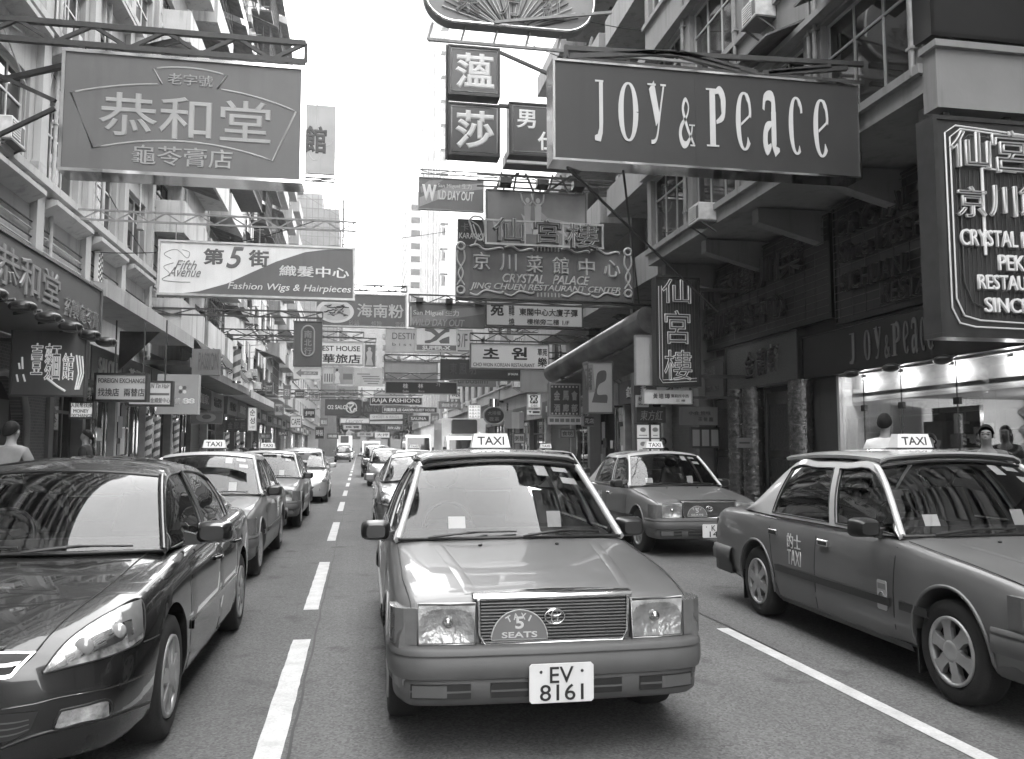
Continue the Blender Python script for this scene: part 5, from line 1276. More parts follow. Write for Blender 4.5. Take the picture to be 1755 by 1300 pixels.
s.poly([(714,591),(782,591),(782,600),(714,600)], .16); s.text('SUPER-X', 724,592.5,772,599, .7, .06, off=.006)
s.poly([(728,563),(743,563),(752,571),(762,563),(770,563),(770,568),(764,569),(756,575),(748,583),(736,588),(728,588),(728,584),(738,582),(746,575),(738,569),(728,567)], .14); s.poly([(768,576),(770,576),(770,588),(755,588),(752,584),(758,580)], .14); s.support(1, h=.3, n=14, z=s.H+.05)
s = Sign('hanging_sign', 'grey bistro sign with thin dark capitals behind the super x sign', 'sign', 44, (660,563,810,604,0,2), .34, frame=.3, fw=.04, th=.25, group=HR); s.text('DESTINATION', 672,571,760,582, .06, 0); s.text('b i s t r o', 672,588,728,593, .08, 0); s.text('3/F', 783,570,801,594, .06, 0); s.support(1, h=.35, n=12, z=-.45)
s = Sign('hanging_sign', 'grey beer banner sign with gothic lettering above the super x sign', 'sign', 31, (701,520,831,561), .13, frame=.1, fw=.04, th=.2, group=HR)
s.poly([(704,545),(760,530),(829,524),(829,536),(760,548),(704,556)], .22, depth=.003); s.text('San Miguel 生力', 708,531,786,543, .55, .03, off=.006); s.text('WILD DAY OUT', 706,547,796,559, .3, .03, shear=.2, off=.006); s.line([(704,527),(704,560)], .03, .5); s.support(1, h=.3, n=12, z=s.H+.02, drop=False)
for k in (718,768,818): part('flood_lamp', MB().box(s.lx(k)-.13,-.35,s.H-.02,s.lx(k)+.13,-.05,s.H+.14), BLACKPL, s.r)
s = Sign('hanging_sign', 'white sign with one large dark character and address row under the crystal restaurant sign', 'sign', 27, (832,512,999,560,0,0), face=glow(.6,.04), frame=.08, fw=.04, th=.25, group=HR); s.text('苑', 840,522,863,543, .05, .05); s.text('韓', 871,523,881,542, .12, .03); s.text('東閣中心大廈子彈', 889,528,990,541, .05, .03); s.text('樓梯旁二樓 1/F', 902,546,975,556, .08, .02); s.text('燒', 871,546,881,558, .12, .03); s.support(1, h=.3, n=10)
s = Sign('hanging_sign', 'white Korean restaurant sign with two large dark syllables', 'sign', 33, (806,590,941,631,-3,2), face=glow(.62,.05), frame=.15, fw=.035, th=.25, group=HR); s.text('초', 827,597,855,615, .02, .05); s.text('원', 876,594,903,616, .02, .05); s.text('CHO WON KOREAN RESTAURANT', 811,622,916,628, .02, .0); s.text('草苑', 921,595,938,608, .03, .03); s.text('樂', 921,611,938,628, .03, .03); s.support(1, h=.3, n=10, z=s.H+.1)
s = Sign('hanging_sign', 'black sign with small white floor number below the Korean restaurant sign', 'sign', 40, (755,616,892,650), .022, th=.25, group=HR); s.text('2/F SAUNA', 870,638,888,642, .6, .04); s.text('東 照 明', 770,622,815,642, .05, .03); s.support(1, h=.3, n=8)
s = Sign('hanging_sign', 'dim sign of rounded lower case lettering over the lorry', 'sign', 54, (770,643,850,662), .10, th=.25, group=HR); s.text('Turboslim', 775,647,836,657, .03, .03); s.support(1, h=.3, n=8)
s = Sign('hanging_sign', 'row of three tilted picture cards above the Korean restaurant sign', 'sign', 42, (838,572,900,590), .3, th=.2, group=HR); s.poly([(846,588),(850,574),(858,576),(856,589)], .5); s.poly([(862,576),(868,574),(873,588)], .12); s.text('CITY', 882,578,896,585, .1, .02); s.poly([(880,575),(898,575),(895,588),(880,588)], .45, depth=.002); s.support(1, h=.2, n=8)
# crystal restaurant ensemble
s = Sign('hanging_sign', 'grey crystal restaurant sign with raised pale characters and curling border', 'sign', 25, (782,424,1086,512,2,4), mat('weathered_sign_red', .125, .6, amp=.25, scale=1.5, streak=.35), frame=.08, fw=.04, th=.3, group=HR, face=mat('weathered_sign_red', .125, .6, amp=.25, scale=1.5, streak=.35))
for i, ch in enumerate('京川菜館中心'): s.text(ch, 809+i*44.7, 436+i*1.2, 838+i*44.7, 466+i*1.2, .5, .035, depth=.09)
s.text('CRYSTAL   PALACE', 858,471,1008,487, .5, .05, shear=.3, depth=.06); s.text('JING CHUEN RESTAURANT CENTER', 804,488,1062,502, .5, .04, shear=.3, depth=.05)
for ya, sg in ((427,1),(505,-1)):
    for xa, xb in ((804,860),(862,912),(958,1008),(1010,1060)): s.line(bez([(xa,ya),(xa+12,ya-3*sg),(xa+26,ya+5*sg),(xb-6,ya+1*sg),(xb,ya+4*sg)],20), .035, m=NEONDIM, off=.05, name='neon_scroll')
    for k in range(7): s.line([(918+k*6,ya-3),(918+k*6,ya+4)], .02, m=NEONDIM, off=.05, name='neon_scroll')
for cx in (789,1075):
    for sx in (-1,1): s.line(bez([(cx+5*sx,434),(cx+6*sx,450),(cx-4*sx,472),(cx+6*sx,492)],20), .03, m=NEONDIM, off=.05, name='neon_scroll')
    for cy in (427,500): s.line(ell2(cx,cy,6,6), .035, m=NEONDIM, off=.05, closed=True, name='neon_scroll')
s.support(1, z=-.15, h=.1, n=6, drop=False)
# openwork frame with standing characters
t = Sign('hanging_sign', 'openwork rack of three standing neon characters over the crystal restaurant sign', 'sign', 24.6, (800,378,1036,421), STEEL, group=HR, th=.04, face=STEEL); bpy.data.objects.remove(t.panel)
g = MB()
for px in (832,898,964,1033): g.beam((t.lx(px),.02,0),(t.lx(px),.02,t.H),.05)
for py in (380,420): g.beam((t.lx(832),.02,t.lz(832,py)),(t.lx(1035),.02,t.lz(1035,py)),.06)
part('rack', g, mat('galvanised', .35, .4, .5, amp=.2), t.r)
CH3 = mat('weathered_character', .15, .6, amp=.3, scale=3, streak=.3)
for ch, a, b, c, d in (('仙',842,897,376,417),('宮',912,960,376,418),('樓',966,1026,380,424)): t.text(ch, a, c, b, d, m=CH3, bold=.05, depth=.12); t.text(ch, a+2, c+1, b-2, d-1, neon=.012, m=NEONDIM, depth=.02, off=.14)
t.line(bez([(803,384),(812,376),(826,380),(830,400),(824,416),(812,410),(806,392),(803,384)],40), .03, m=NEONDIM, off=.05, name='neon_bird'); t.line(bez([(810,390),(816,410),(812,424)],14), .02, m=NEONDIM, off=.05, name='neon_bird'); t.line(bez([(806,384),(820,394),(828,418)],14), .02, m=NEONDIM, off=.05, name='neon_bird')
s = Sign('hanging_sign', 'black karaoke sign half hidden left of the openwork characters', 'sign', 25.3, (785,376,832,421), .02, frame=.03, fw=.03, th=.2, group=HR); s.text('KARAOKE', 787,399,830,409, .5, .03); s.text('卡', 790,382,803,396, .12, .03)
b = Sign('billboard', 'billboard of pale figures with raised arms over swirling light shapes', 'billboard', 28, (833,328,1005,422), face=mat('billboard_print', .13, .5, amp=.75, scale=.42), frame=.07, fw=.05, th=.2)
rnd = random.Random(6)
for k in range(9):
    cx = 850+rnd.uniform(0,140); cy = 372+rnd.uniform(-8,30); a = rnd.uniform(.25,1.1)*rnd.choice([1,1,-1])+ (0 if cx > 915 else 0)
    L_ = rnd.uniform(16,30); w = rnd.uniform(3,7); dx, dy = cos(a)*L_, sin(a)*L_
    b.poly([(cx-dx,cy-dy),(cx-dx*.3-dy*w/L_,cy-dy*.3+dx*w/L_),(cx+dx,cy+dy),(cx+dx*.3+dy*w/L_,cy+dy*.3-dx*w/L_)], .22+.12*rnd.random(), depth=.001, off=.001+k*.0016, name='printed_swirl')
for cx in (903,921):
    b.poly([(cx-6,354),(cx-3,349),(cx+3,349),(cx+6,354),(cx+5,376),(cx+8,402),(cx-9,402),(cx-5,376)], .32 if cx > 910 else .24, off=.018, name='printed_figure'); b.poly(ell2(cx,344,3.6,4.6,14), .36, off=.018, name='printed_figure')
    for sx in (-1,1): b.line([(cx+4*sx,352),(cx+9*sx,345),(cx+(12 if sx < 0 else 10)*sx,333)], .035, .38, name='printed_arm', off=.02)
for px in (863,925,987): part('flood_lamp', MB().prism([(b.lx(px)-.2,-.5,b.H+.1),(b.lx(px)-.2,-.5,b.H+.3),(b.lx(px)-.2,-.15,b.H+.34),(b.lx(px)-.2,-.12,b.H+.02)], (.4,0,0)).beam((b.lx(px),-.2,b.H+.2),(b.lx(px),.1,b.H),.05), BLACKPL, b.r)
g = MB()
for py in (302,312,322): g.beam((-.3,.1,b.lz(833,py)),(10-b.X,.1,b.lz(833,py)),.05)
for px in (850,880,915,940,975,1000): g.beam((b.lx(px),.1,b.H),(b.lx(px)+rnd.uniform(-.3,.3),.1,b.lz(px,296)),.06)
for px in (845,935): g.beam((b.lx(px),.1,b.H),(b.lx(px+45),.1,b.lz(px,296)),.07)
part('support_truss', g, STEEL, b.r)
s = Sign('hanging_sign', 'pale board seen edge on above the billboard trusses', 'sign', 27, (866,266,1000,284), .4, frame=.05, fw=.04, th=.6, group=HR)
s = Sign('hanging_sign', 'grey beer banner with cartoon lettering at the top left of the sign cluster', 'sign', 29, (717,304,829,360,3,1), .12, frame=.2, fw=.03, th=.12, group=HR)
s.poly([(719,340),(770,318),(827,312),(827,322),(780,330),(719,356)], .28, depth=.002); s.poly([(735,310),(760,308),(722,332),(720,322)], .22, depth=.002)
s.text('W', 723,317,748,345, .62, .09, off=.005); s.text('ILD DAY OUT', 749,327,812,343, .55, .05, shear=.15, off=.005); s.text('San Miguel 生力', 750,314,808,324, .5, .02, off=.005)
s.support(1, z=s.H+.15, h=.15, n=14, r=.02)
# white character boxes
MASK = mat('sign_enamel_dark', .055, .35, amp=.1, scale=2)
for nm, ch, y0, y1 in (('upper dark square box sign with one bold white character', '薀', 78, 163), ('lower dark square box sign with one bold white character', '莎', 176, 266)):
    s = Sign('hanging_sign', nm, 'sign', 22, (768,y0,857,y1,2,2), face=MASK, fmat=mat('sign_frame_020', .02, .4), fw=.05, th=.45, group=HR); a = s.y0
    s.text(ch, 780,y0+13,847,y1-11, .6, .045, depth=.02)
    x0,yy0,x1,yy1 = 774,y0+7,852,y1-6; s.line([(x0,yy0),(x1,yy0+1),(x1,yy1+1),(x0,yy1)], .014, .4, closed=True)
part('stay', MB().beam((s.W,.2,s.H*2.1),(6.2,.2,s.H*.9),.08).beam((s.W,.2,s.H*1.05),(7.5,.2,s.H*1.05),.09).beam((-.02,.2,-.05),(-.02,.2,s.H*2.15),.07), STEEL, s.r)
s = Sign('hanging_sign', 'wide dark box sign whose right half hides behind the long black fashion sign', 'sign', 22.1, (872,178,1010,268,2,2), face=MASK, fmat=mat('sign_frame_020', .02), fw=.05, th=.4, group=HR); s.text('男', 885,190,918,222, .75, .04); s.text('仕', 921,226,954,258, .75, .04); s.line([(879,184),(1003,186),(1003,261),(879,262)], .014, .35, closed=True)
# fan shaped board at the top of the picture
yb = 17.0; a = at(727, 0, yb); c = at(1018, 52, yb); W = c.x-a.x; zb = at(870,44,yb).z; H = W*.42
t = thing('neon_sign', 'long round cornered board with fan rays and neon characters at the top of the picture', 'sign', (a.x, yb, zb), 0, HR); rr = H*.42
pts = []
for cx, cz, a0 in ((W-rr,rr,-90),(W-rr,H-rr,0),(rr,H-rr,90),(rr,rr,180)):
    for k in range(9): q = radians(a0+90*k/8); pts.append((cx+rr*cos(q), 0, cz+rr*sin(q)))
part('panel', MB().prism(pts, (0,.35,0)), mat('fan_board', .2, .5, amp=.2, scale=1), t); part('rim', MB().tube([Vector(p)+Vector((0,-.01,0)) for p in pts], .035, 8, closed=True), CHROME, t)
for k in range(26):
    q = radians(18+144*k/25); part('neon_ray', MB().tube([(W*.5+cos(q)*W*.12,-.03,-H*.05+sin(q)*H*.14),(W*.5+cos(q)*W*.42,-.03,-H*.05+sin(q)*H*.78)], .014, 6), NEONDIM if k % 3 else NEONDARK, t)
for i, ch in enumerate('東方紅'): part('lettering', text_mesh(ch, W*.14, H*.42, NEONDIM, neon=.010, depth=.03), None, t, loc=(W*(.18+.25*i),-.06,H*.12+abs(i-1)*.0))
g = MB(); g.beam((.1,.2,-.35),(10-a.x,.2,-.35),.06)
for k in range(6): g.beam((W*k/5*.95+.1,.2,-.35),(W*k/5*.95+.2,.2,.02),.05)
g.beam((W*.4,-.1,.0),(W*1.1,-.1,H*.3),.06); part('support_truss', g, GREYSTEEL, t)
# long fashion sign
s = Sign('hanging_sign', 'long near black fashion sign with tall thin white letters across the upper right', 'sign', 12, (947,95,1474,272,54,36), .024, fmat=CHROME, fw=.035, th=.40, group=HR)
WL = flat(.52)
for ch, x0, x1, y0, y1 in (('J',1013,1030,134,236),('O',1053,1087,138,241),('Y',1102,1133,142,246),('&',1153,1181,166,249),('P',1201,1235,152,251),('e',1252,1281,158,258),('a',1297,1328,162,263),('c',1345,1372,168,266),('e',1389,1418,173,271)):
    xa, xb = s.lx(x0), s.lx(x1); za, zb_ = s.lz((x0+x1)/2,y1), s.lz((x0+x1)/2,y0); part('lettering', scaled(fashion_letter(ch), xb-xa, zb_-za, .012, WL), None, s.r, loc=(xa,-.002,za))
s.line([(1183,121),(1183,286)], .004, .02, name='panel_joint', off=.0)
tr = MB(); p = Vector((.1,.15,s.H+.05)); q = Vector((10-s.X,.15,s.H+.3))
tr.beam((.25,.15,s.H+.25),(8-s.X+.1,.15,s.H+.42),.075); tr.beam((.25,.15,s.H-.02+.1),(8-s.X+.1,.15,s.H+.1),.06); tr.beam((.25,.15,s.H+.05),(.25,.15,s.H+.3),.06)
for xa, xb in ((.3,1.9),(1.9,3.1),(2.1,3.4),(3.5,4.7),(3.6,5.0)): tr.beam((xa,.15,s.H+(.12 if xa < 1 or xa > 3.4 else .34)),(xb,.15,s.H+(.33 if xa < 1 or xa > 3.4 else .12)),.075)
part('support_truss', tr, STEEL, s.r)
part('stay', MB().beam((.3,.3,0),(5.5,6.5,-1.1),.035).beam((1.2,.3,0),(4.6,9.5,-.4),.035), STEEL, s.r)
# tall neon on the right
s = Sign('neon_sign', 'tall dark neon sign with three glowing outlined characters one above another', 'sign', 20, (1124,468,1200,662,14,0), face=mat('neon_backing', .018, .4, amp=.3, scale=3), fmat=mat('sign_frame_030', .03, .5), fw=.04, th=.3)
NEON2 = glow(.5, .10)
for ch, a, c, b, d in (('仙',1134,478,1184,520),('宮',1138,532,1182,590),('樓',1136,600,1184,652)):
    s.text(ch, a+2, c+1, b, d+1, m=mat('char_face', .06, .5), bold=.05, depth=.03); s.text(ch, a, c, b, d, neon=.010, m=NEON2, depth=.03, off=.05, bold=.05)
for k in range(3): s.line([(1129+2.5*k,486),(1129+2.5*k,648+k*-2),(1134,656-2.5*k),(1192,653-2.5*k)], .008, m=NEON2 if k != 1 else NEONDARK, off=.03, name='neon_border')
for k in range(12): s.line([(1140+4.6*k,480),(1140+4.6*k,650)], .006, m=NEONDARK, off=.012, name='neon_border')
part('support_arm', MB().beam((s.W,.1,s.H*.9),(10-s.X,.1,s.H*.9),.08).beam((s.W,.1,s.H*.1),(10-s.X,.1,s.H*.1),.08), STEEL, s.r)
s = Sign('shop_sign', 'white board with brush characters under the tall neon sign', 'sign', 20.2, (1103,668,1186,692), .55, frame=.4, fw=.02, th=.15); s.text('黃', 1119,674,1127,683, .03, .03); s.text('培', 1129,674,1137,683, .03, .03); s.text('璋', 1139,674,1148,683, .03, .03); s.text('醫務所中西', 1150,675,1180,681, .06, .0); s.text('三 樓', 1158,684,1174,688, .06, 0)
part('support_arm', MB().beam((s.W,.08,s.H*.5),(10-s.X,.08,s.H*.5),.06), STEEL, s.r)
# big neon at right edge
s = Sign('neon_sign', 'big neon restaurant sign with glowing capitals at the right edge of the picture', 'sign', 10.2, (1604,192,1830,580,28,0), face=mat('neon_backing_grey', .040, .45, amp=.2, scale=2), fmat=mat('sign_frame_050', .05, .45), fw=.06, th=.34)
NEON3 = glow(.6, .10)
for ch, a, c, b, d in (('仙',1628,226,1695,290),('宮',1698,228,1768,302),('樓',1772,232,1826,300)): s.text(ch, a, c, b, d, m=flat(.09), bold=.06, depth=.05); s.text(ch, a, c, b, d, neon=.010, m=NEON2, depth=.03, off=.07, bold=.06)
for ch, a, c, b, d in (('京',1636,322,1684,376),('川',1690,322,1736,376),('館',1742,322,1792,376)): s.text(ch, a, c, b, d, m=flat(.07), bold=.05, depth=.05); s.text(ch, a, c, b, d, neon=.010, m=glow(.5,.08), depth=.03, off=.07, bold=.05)
for tx, a, c, b, d in (('CRYSTAL PALACE',1638,401,1822,428),('PEKING',1700,442,1790,468),('RESTAURANT',1664,476,1810,500),('SINCE 1963',1674,514,1812,538)):
    s.text(tx, a+3, c+2, b+3, d+2, m=flat(.16), bold=.05, depth=.05); s.text(tx, a, c, b, d, m=NEON3, bold=0, depth=.02, off=.075)
for k, m_ in ((0,NEON2),(8,NEON2),(22,NEONDARK)): s.line([(1760,216+k*.6+20),(1640+k,214+k*.8),(1622+k,226+k),(1622+k,530-k*2),(1634+k,556-k*1.6),(1660+k,562-k*1.4),(1830,566-k)], .012, m=m_, off=.04, name='neon_border')
for k in range(22): s.line([(1640+7.5*k,292),(1640+7.5*k,546)], .006, m=NEONDARK, off=.012, name='neon_border')
s.line([(1681,290),(1681,440)], .022, m=NEON3, off=.05, name='neon_border'); s.line([(1682,290),(1740,300)], .012, m=NEON2, off=.05, name='neon_border')
s.line([(1700,440),(1700,330),(1750,326)], .01, m=NEONDARK, off=.04, name='neon_border')
part('support_arm', MB().beam((.4,.25,s.H),(.4,.25,s.H+.5),.1).beam((1.4,.25,s.H),(1.4,.25,s.H+.5),.1).beam((2.2,.25,s.H),(2.2,.25,s.H+.5),.1), STEEL, s.r)
# dark unlit neon bands along the right shopfronts
for lab, Y0, Y1, X, z0, z1, rows_ in (('dark unlit neon fascia with rows of characters along the overhang on the right', 16.1, 23.1, 9.8, 4.35, 6.5, (('仙宮樓 川菜', .5, 1.15, 5.6, .75),('京川菜館 中心', .6, .25, 4.6, .65))), ('dark unlit neon fascia with slanted capitals nearest on the right', 10.9, 15.8, 9.75, 4.15, 6.55, (('CRYSTAL', .25, 1.7, 2.4, .42),('Since 1963 PALACE', .3, 1.15, 4.2, .42),('SICHUAN', .4, .55, 2.0, .38),('RESTAURANT', 1.7, .1, 3.0, .38)))):
    r, W, H = wall_sign('neon_sign', lab, 'sign', 1, X, Y0, Y1, z0, z1, th=.15, fr=.02, m=mat('neon_backing', .018))
    g = MB()
    for k in range(14): g.beam((0,-.05,H*(k+.5)/14),(W,-.05,H*(k+.5)/14),.014)
    for k in range(int(W/.45)): g.beam((.2+k*.45,-.06,.05),(.2+k*.45,-.06,H-.05),.014)
    part('tube_grid', g, NEONDARK, r)
    for t_, x, z, w, h in rows_: wtext(r, t_, x, z, w, h, m=mat('dark_character', .045, .5, amp=.2), bold=.05, depth=.07, off=.07, shear=.15 if t_[0] in 'CSR' else 0); wtext(r, t_, x, z, w, h, m=NEONDARK, neon=.012, depth=.02, off=.15, shear=.15 if t_[0] in 'CSR' else 0)
r, W, H = wall_sign('fascia_sign', 'black fashion shop fascia with tall thin grey letters above the bright window', 'sign', 1, 9.8, 10.9, 17.3, 3.14, 4.02, .006, th=.19, fr=.006)
LX = [(1456,1474),(1482,1494),(1500,1513),(1517,1527),(1530,1546),(1550,1561),(1564,1577),(1580,1589),(1591,1604)]
xs = [17.3-atx(p,600,9.8).y for q in LX for p in q]
for i, ch in enumerate('JOY&Peace'):
    a, b_ = xs[2*i], xs[2*i+1]; h = .60 if ch != '&' else .42; part('lettering', scaled(fashion_letter(ch), (b_-a)*(.95 if i else .6), h, .02, flat(.17)), None, r, loc=(a,-.002,.13))
r, W, H = wall_sign('fascia_sign', 'glittering grey shop board with three dark brush characters over the spiral columns', 'sign', 1, 9.75, 17.45, 21.2, 3.1, 4.2, th=.2, fr=.03, m=mat('sequin_board', .075, .3, .4, amp=.5, scale=30, bump=.6, bscale=60))
for i, ch in enumerate('金龍軒'): wtext(r, ch, 1.15+.62*i, .22+.03*i, .5, .68, .012, .07, depth=.05)
r, W, H = wall_sign('fascia_sign', 'faded grey board with vague lettering right of the tall neon sign', 'sign', 1, 9.7, 21.3, 23.6, 3.0, 4.0, .062, th=.2, fr=.06); wtext(r, '仙宮樓', .4, .5, 1.4, .35, .085, .03); wtext(r, 'CRYSTAL PALACE', .3, .15, 1.7, .14, .085, .02)
# big black board above the corner slab
s = Sign('billboard', 'large black board seen from below at the top right corner', 'billboard', 10.3, (1590,-120,1900,76), .006, frame=.008, fw=.06, th=.4)
# dark fan board against the upper windows on the right
s = Sign('neon_sign', 'dark unlit fan board hanging before the upper windows at right', 'sign', 15.6, (1306,-60,1462,78,10,20), mat('neon_backing', .018), group=HR, th=.2, face=mat('neon_backing', .018)); s.text('東', 1380,0,1425,70, m=NEONDARK, neon=.010, depth=.03, off=.03); s.text('方', 1322,30,1360,80, m=NEONDARK, neon=.010, depth=.03, off=.03)
for k in range(8): s.line([(1312,100),(1330+k*18,-50)], .012, m=NEONDARK, name='neon_ray')
# lower signs right of centre
s = Sign('neon_sign', 'dark grid sign of six blocky characters with dotted border over the right pavement', 'sign', 28, (941,657,995,713), .015, frame=.18, fw=.05, th=.3)
for i in range(3): s.text('金馬會'[i], 949+15*i,669,960+15*i,686, .2, .06); s.text('酒廊部'[i], 949+15*i,692,960+15*i,706, .2, .06)
for k in range(8):
    for py in (661,707): s.poly([(945+6*k,py),(948+6*k,py),(948+6*k,py+3),(945+6*k,py+3)], .3)
s = Sign('shop_sign', 'pale strip of small notices under the dark grid sign', 'sign', 28, (939,714,996,727), .32, th=.08)
for k in range(6): s.poly([(942+9*k,717),(949+9*k,717),(949+9*k,723),(942+9*k,723)], .08)
s = Sign('lightbox_sign', 'tilted pale lightbox with a large curling emblem under the rolled awning', 'sign', 24, (1006,622,1051,708,-6,0), face=mat('aged_lightbox', .22, .5, amp=.15, scale=1), frame=.06, fw=.04, th=.5)
s.poly(bez([(1014,690),(1020,668),(1024,640),(1038,634),(1038,650),(1026,660),(1024,676),(1040,676),(1040,690)],36), .04); s.poly([(1000,630),(1016,626),(1020,672),(1010,674)], .13, off=.008); s.text('花花舞廳', 1003,630,1014,670, .05, .0, off=.014)
s = Sign('lightbox_sign', 'small white bank lightbox with a dark diamond cross emblem', 'sign', 45, (904,675,927,699), face=glow(.75,.12), frame=.4, fw=.04, th=.2); s.poly([(909,677),(921,677),(922,680),(920,684),(922,688),(921,691),(909,691),(908,688),(910,684),(908,680)], .02); s.line([(911,679),(919,689)], .06, .75, off=.02); s.line([(919,679),(911,689)], .06, .75, off=.02); s.text('DBS', 910,693,921,697, .15, .0)
s = Sign('lightbox_sign', 'small white strip with a black triangle just under the bank lightbox', 'sign', 45, (904,702,927,710), face=glow(.6,.1), th=.15); s.poly([(906,704),(911,704),(908.5,708)], .02); s.poly([(913,704),(925,704),(925,708),(913,708)], .05)
s = Sign('lightbox_sign', 'glowing white calendar like sign right of the lorry', 'sign', 48, (802,693,824,718), face=glow(.8,.25), frame=.4, fw=.04, th=.2)
for j in range(4): s.text('水晶大酒', 804,695+j*5.5,822,699+j*5.5, .2, .0)
t = Sign('hanging_sign', 'round dark lamp sign with two rows of pale characters and metal cap', 'sign', 36, (829,697,865,728), .03, th=.1); bpy.data.objects.remove(t.panel)
part('panel', MB().prism([(t.lx(x),0,t.lz(x,y)) for x,y in ell2(847,712,18,15,32)], (0,.3,0)), flat(.03), t.r); t.line(ell2(847,712,18,15,32), .04, .3, closed=True); t.text('大排檔', 836,704,858,711, .2, .02); t.text('夜茶', 838,714,856,721, .2, .02); part('cap', MB().cyl((t.W/2,.15,t.H),(t.W/2,.15,t.H+.35),.22,16), CHROME, t.r)
s = Sign('hanging_sign', 'plain pale blank board under the Korean restaurant sign', 'sign', 39, (893,634,940,672), .26, frame=.25, fw=.03, th=.2, group=HR)
s = Sign('poster_board', 'pair of white notices hung on the far right pavement', 'sign', 34, (865,706,898,734), .3, th=.08); s.poly([(877,706),(890,706),(890,734),(877,734)], .45)
# posters and boards of the right pavement
s = Sign('shop_sign', 'dark board with three pale brush characters above four lit posters', 'sign', 22.5, (1091,697,1141,724), .05, th=.12); s.text('東方紅', 1097,703,1136,720, .3, .0, shear=.2)
s = Sign('poster_board', 'four lit food posters in a dark frame on the right pavement', 'sign', 22.4, (1090,727,1133,776), .06, th=.12)
for i, (x0, x1) in enumerate(((1092,1112),(1116,1130))):
    for j, (y0, y1) in enumerate(((728,750),(752,775))): s.poly([(x0,y0),(x1,y0),(x1,y1),(x0,y1)], m=glow(.6,.15), depth=.006); s.poly(ell2((x0+x1)/2,(y0+y1)/2-3,5,4,16), .3, off=.008, name='printed_dish'); s.poly([(x0+3,y1-5),(x1-3,y1-5),(x1-3,y1-3.5),(x0+3,y1-3.5)], .2, off=.008)
s = Sign('shop_sign', 'small white notice over the dark board with brush characters', 'sign', 22.4, (1091,677,1112,697), .5, th=.1); s.text('秋水', 1094,679,1109,687, .06, .02); s.text('SPA 2/F', 1094,690,1109,694, .1, 0)
s = Sign('shop_sign', 'plain pale tall panel left of the tall neon sign', 'sign', 20.6, (1089,574,1122,660), .36, frame=.3, fw=.02, th=.12)
s = Sign('poster_board', 'row of three white menu sheets behind glass by the dark shutter', 'sign', 22, (1184,732,1234,768), .05, frame=.04, fw=.03, th=.1)
for k in range(3): s.poly([(1187+16*k,736),(1199+16*k,736),(1199+16*k,764),(1187+16*k,764)], .3)
s = Sign('shop_sign', 'dim grey board with dark brush lettering above the menu sheets', 'sign', 21.8, (1166,697,1230,728), .16, th=.1); s.text('小食 燒味', 1180,704,1218,711, .04, .02); s.text('茶 餐 廳', 1196,714,1222,722, .07, .02)
s = Sign('shop_sign', 'small grey notice with an arrow stripe on the dark shutter', 'sign', 19.2, (1264,750,1288,767), .14, th=.04); s.poly([(1267,757),(1285,757),(1285,760),(1267,760)], .03)
# bits of small hanging signs that crowd the far end
rnd = random.Random(9); spots = [(600,690,619,702,90),(560,742,580,752,110),(700,690,714,700,92),(726,640,744,652,66),(642,740,668,750,124),(530,672,548,686,60),(505,668,522,682,56),(548,716,562,730,72),(868,690,884,704,58),(880,742,900,760,44),(960,735,985,750,36),(1000,712,1020,730,30),(575,690,590,700,94),(705,660,722,670,84),(700,625,726,642,74),(588,727,620,736,100),(700,712,735,722,96),(738,708,752,726,84),(540,731,556,752,58),(497,712,517,733,66),(470,690,486,712,52),(520,700,540,716,62),(445,742,465,752,44),(477,738,494,747,50),(770,668,812,684,86),(690,640,700,652,90),(855,660,890,690,60),(752,688,790,700,80),(660,728,690,738,104),(830,640,858,655,72),(612,740,640,748,112),(455,655,468,676,46),(486,660,498,684,54)]
words = ['當','燒臘','雀館','SHOP','大押','冰室','BOOTS','電話','凉茶','粥麵','食坊','花店','TEA','鞋','酒樓','珠寶','SAUNA','麻雀','時裝','CAFE','藥房','押','髮型','BAR','眼鏡','海鮮','KTV','銀行','旅店','SPA','茶餐','FOOT','足浴']
names = ['pale','dark','grey','black','white']
for i, (x0,y0,x1,y1,Y) in enumerate(spots):
    v = [.35,.03,.14,.012,.6][i % 5]; s = Sign('hanging_sign', '%s small sign reading %s with %s lettering' % (names[i % 5], words[i], 'dark' if v > .2 else 'pale'), 'sign', Y, (x0,y0,x1,y1), v, frame=.12, fw=.05, th=.3, group='small far signs')
    s.text(words[i], x0+(x1-x0)*.12, y0+(y1-y0)*.25, x1-(x1-x0)*.12, y1-(y1-y0)*.25, .03 if v > .2 else .5, .02)
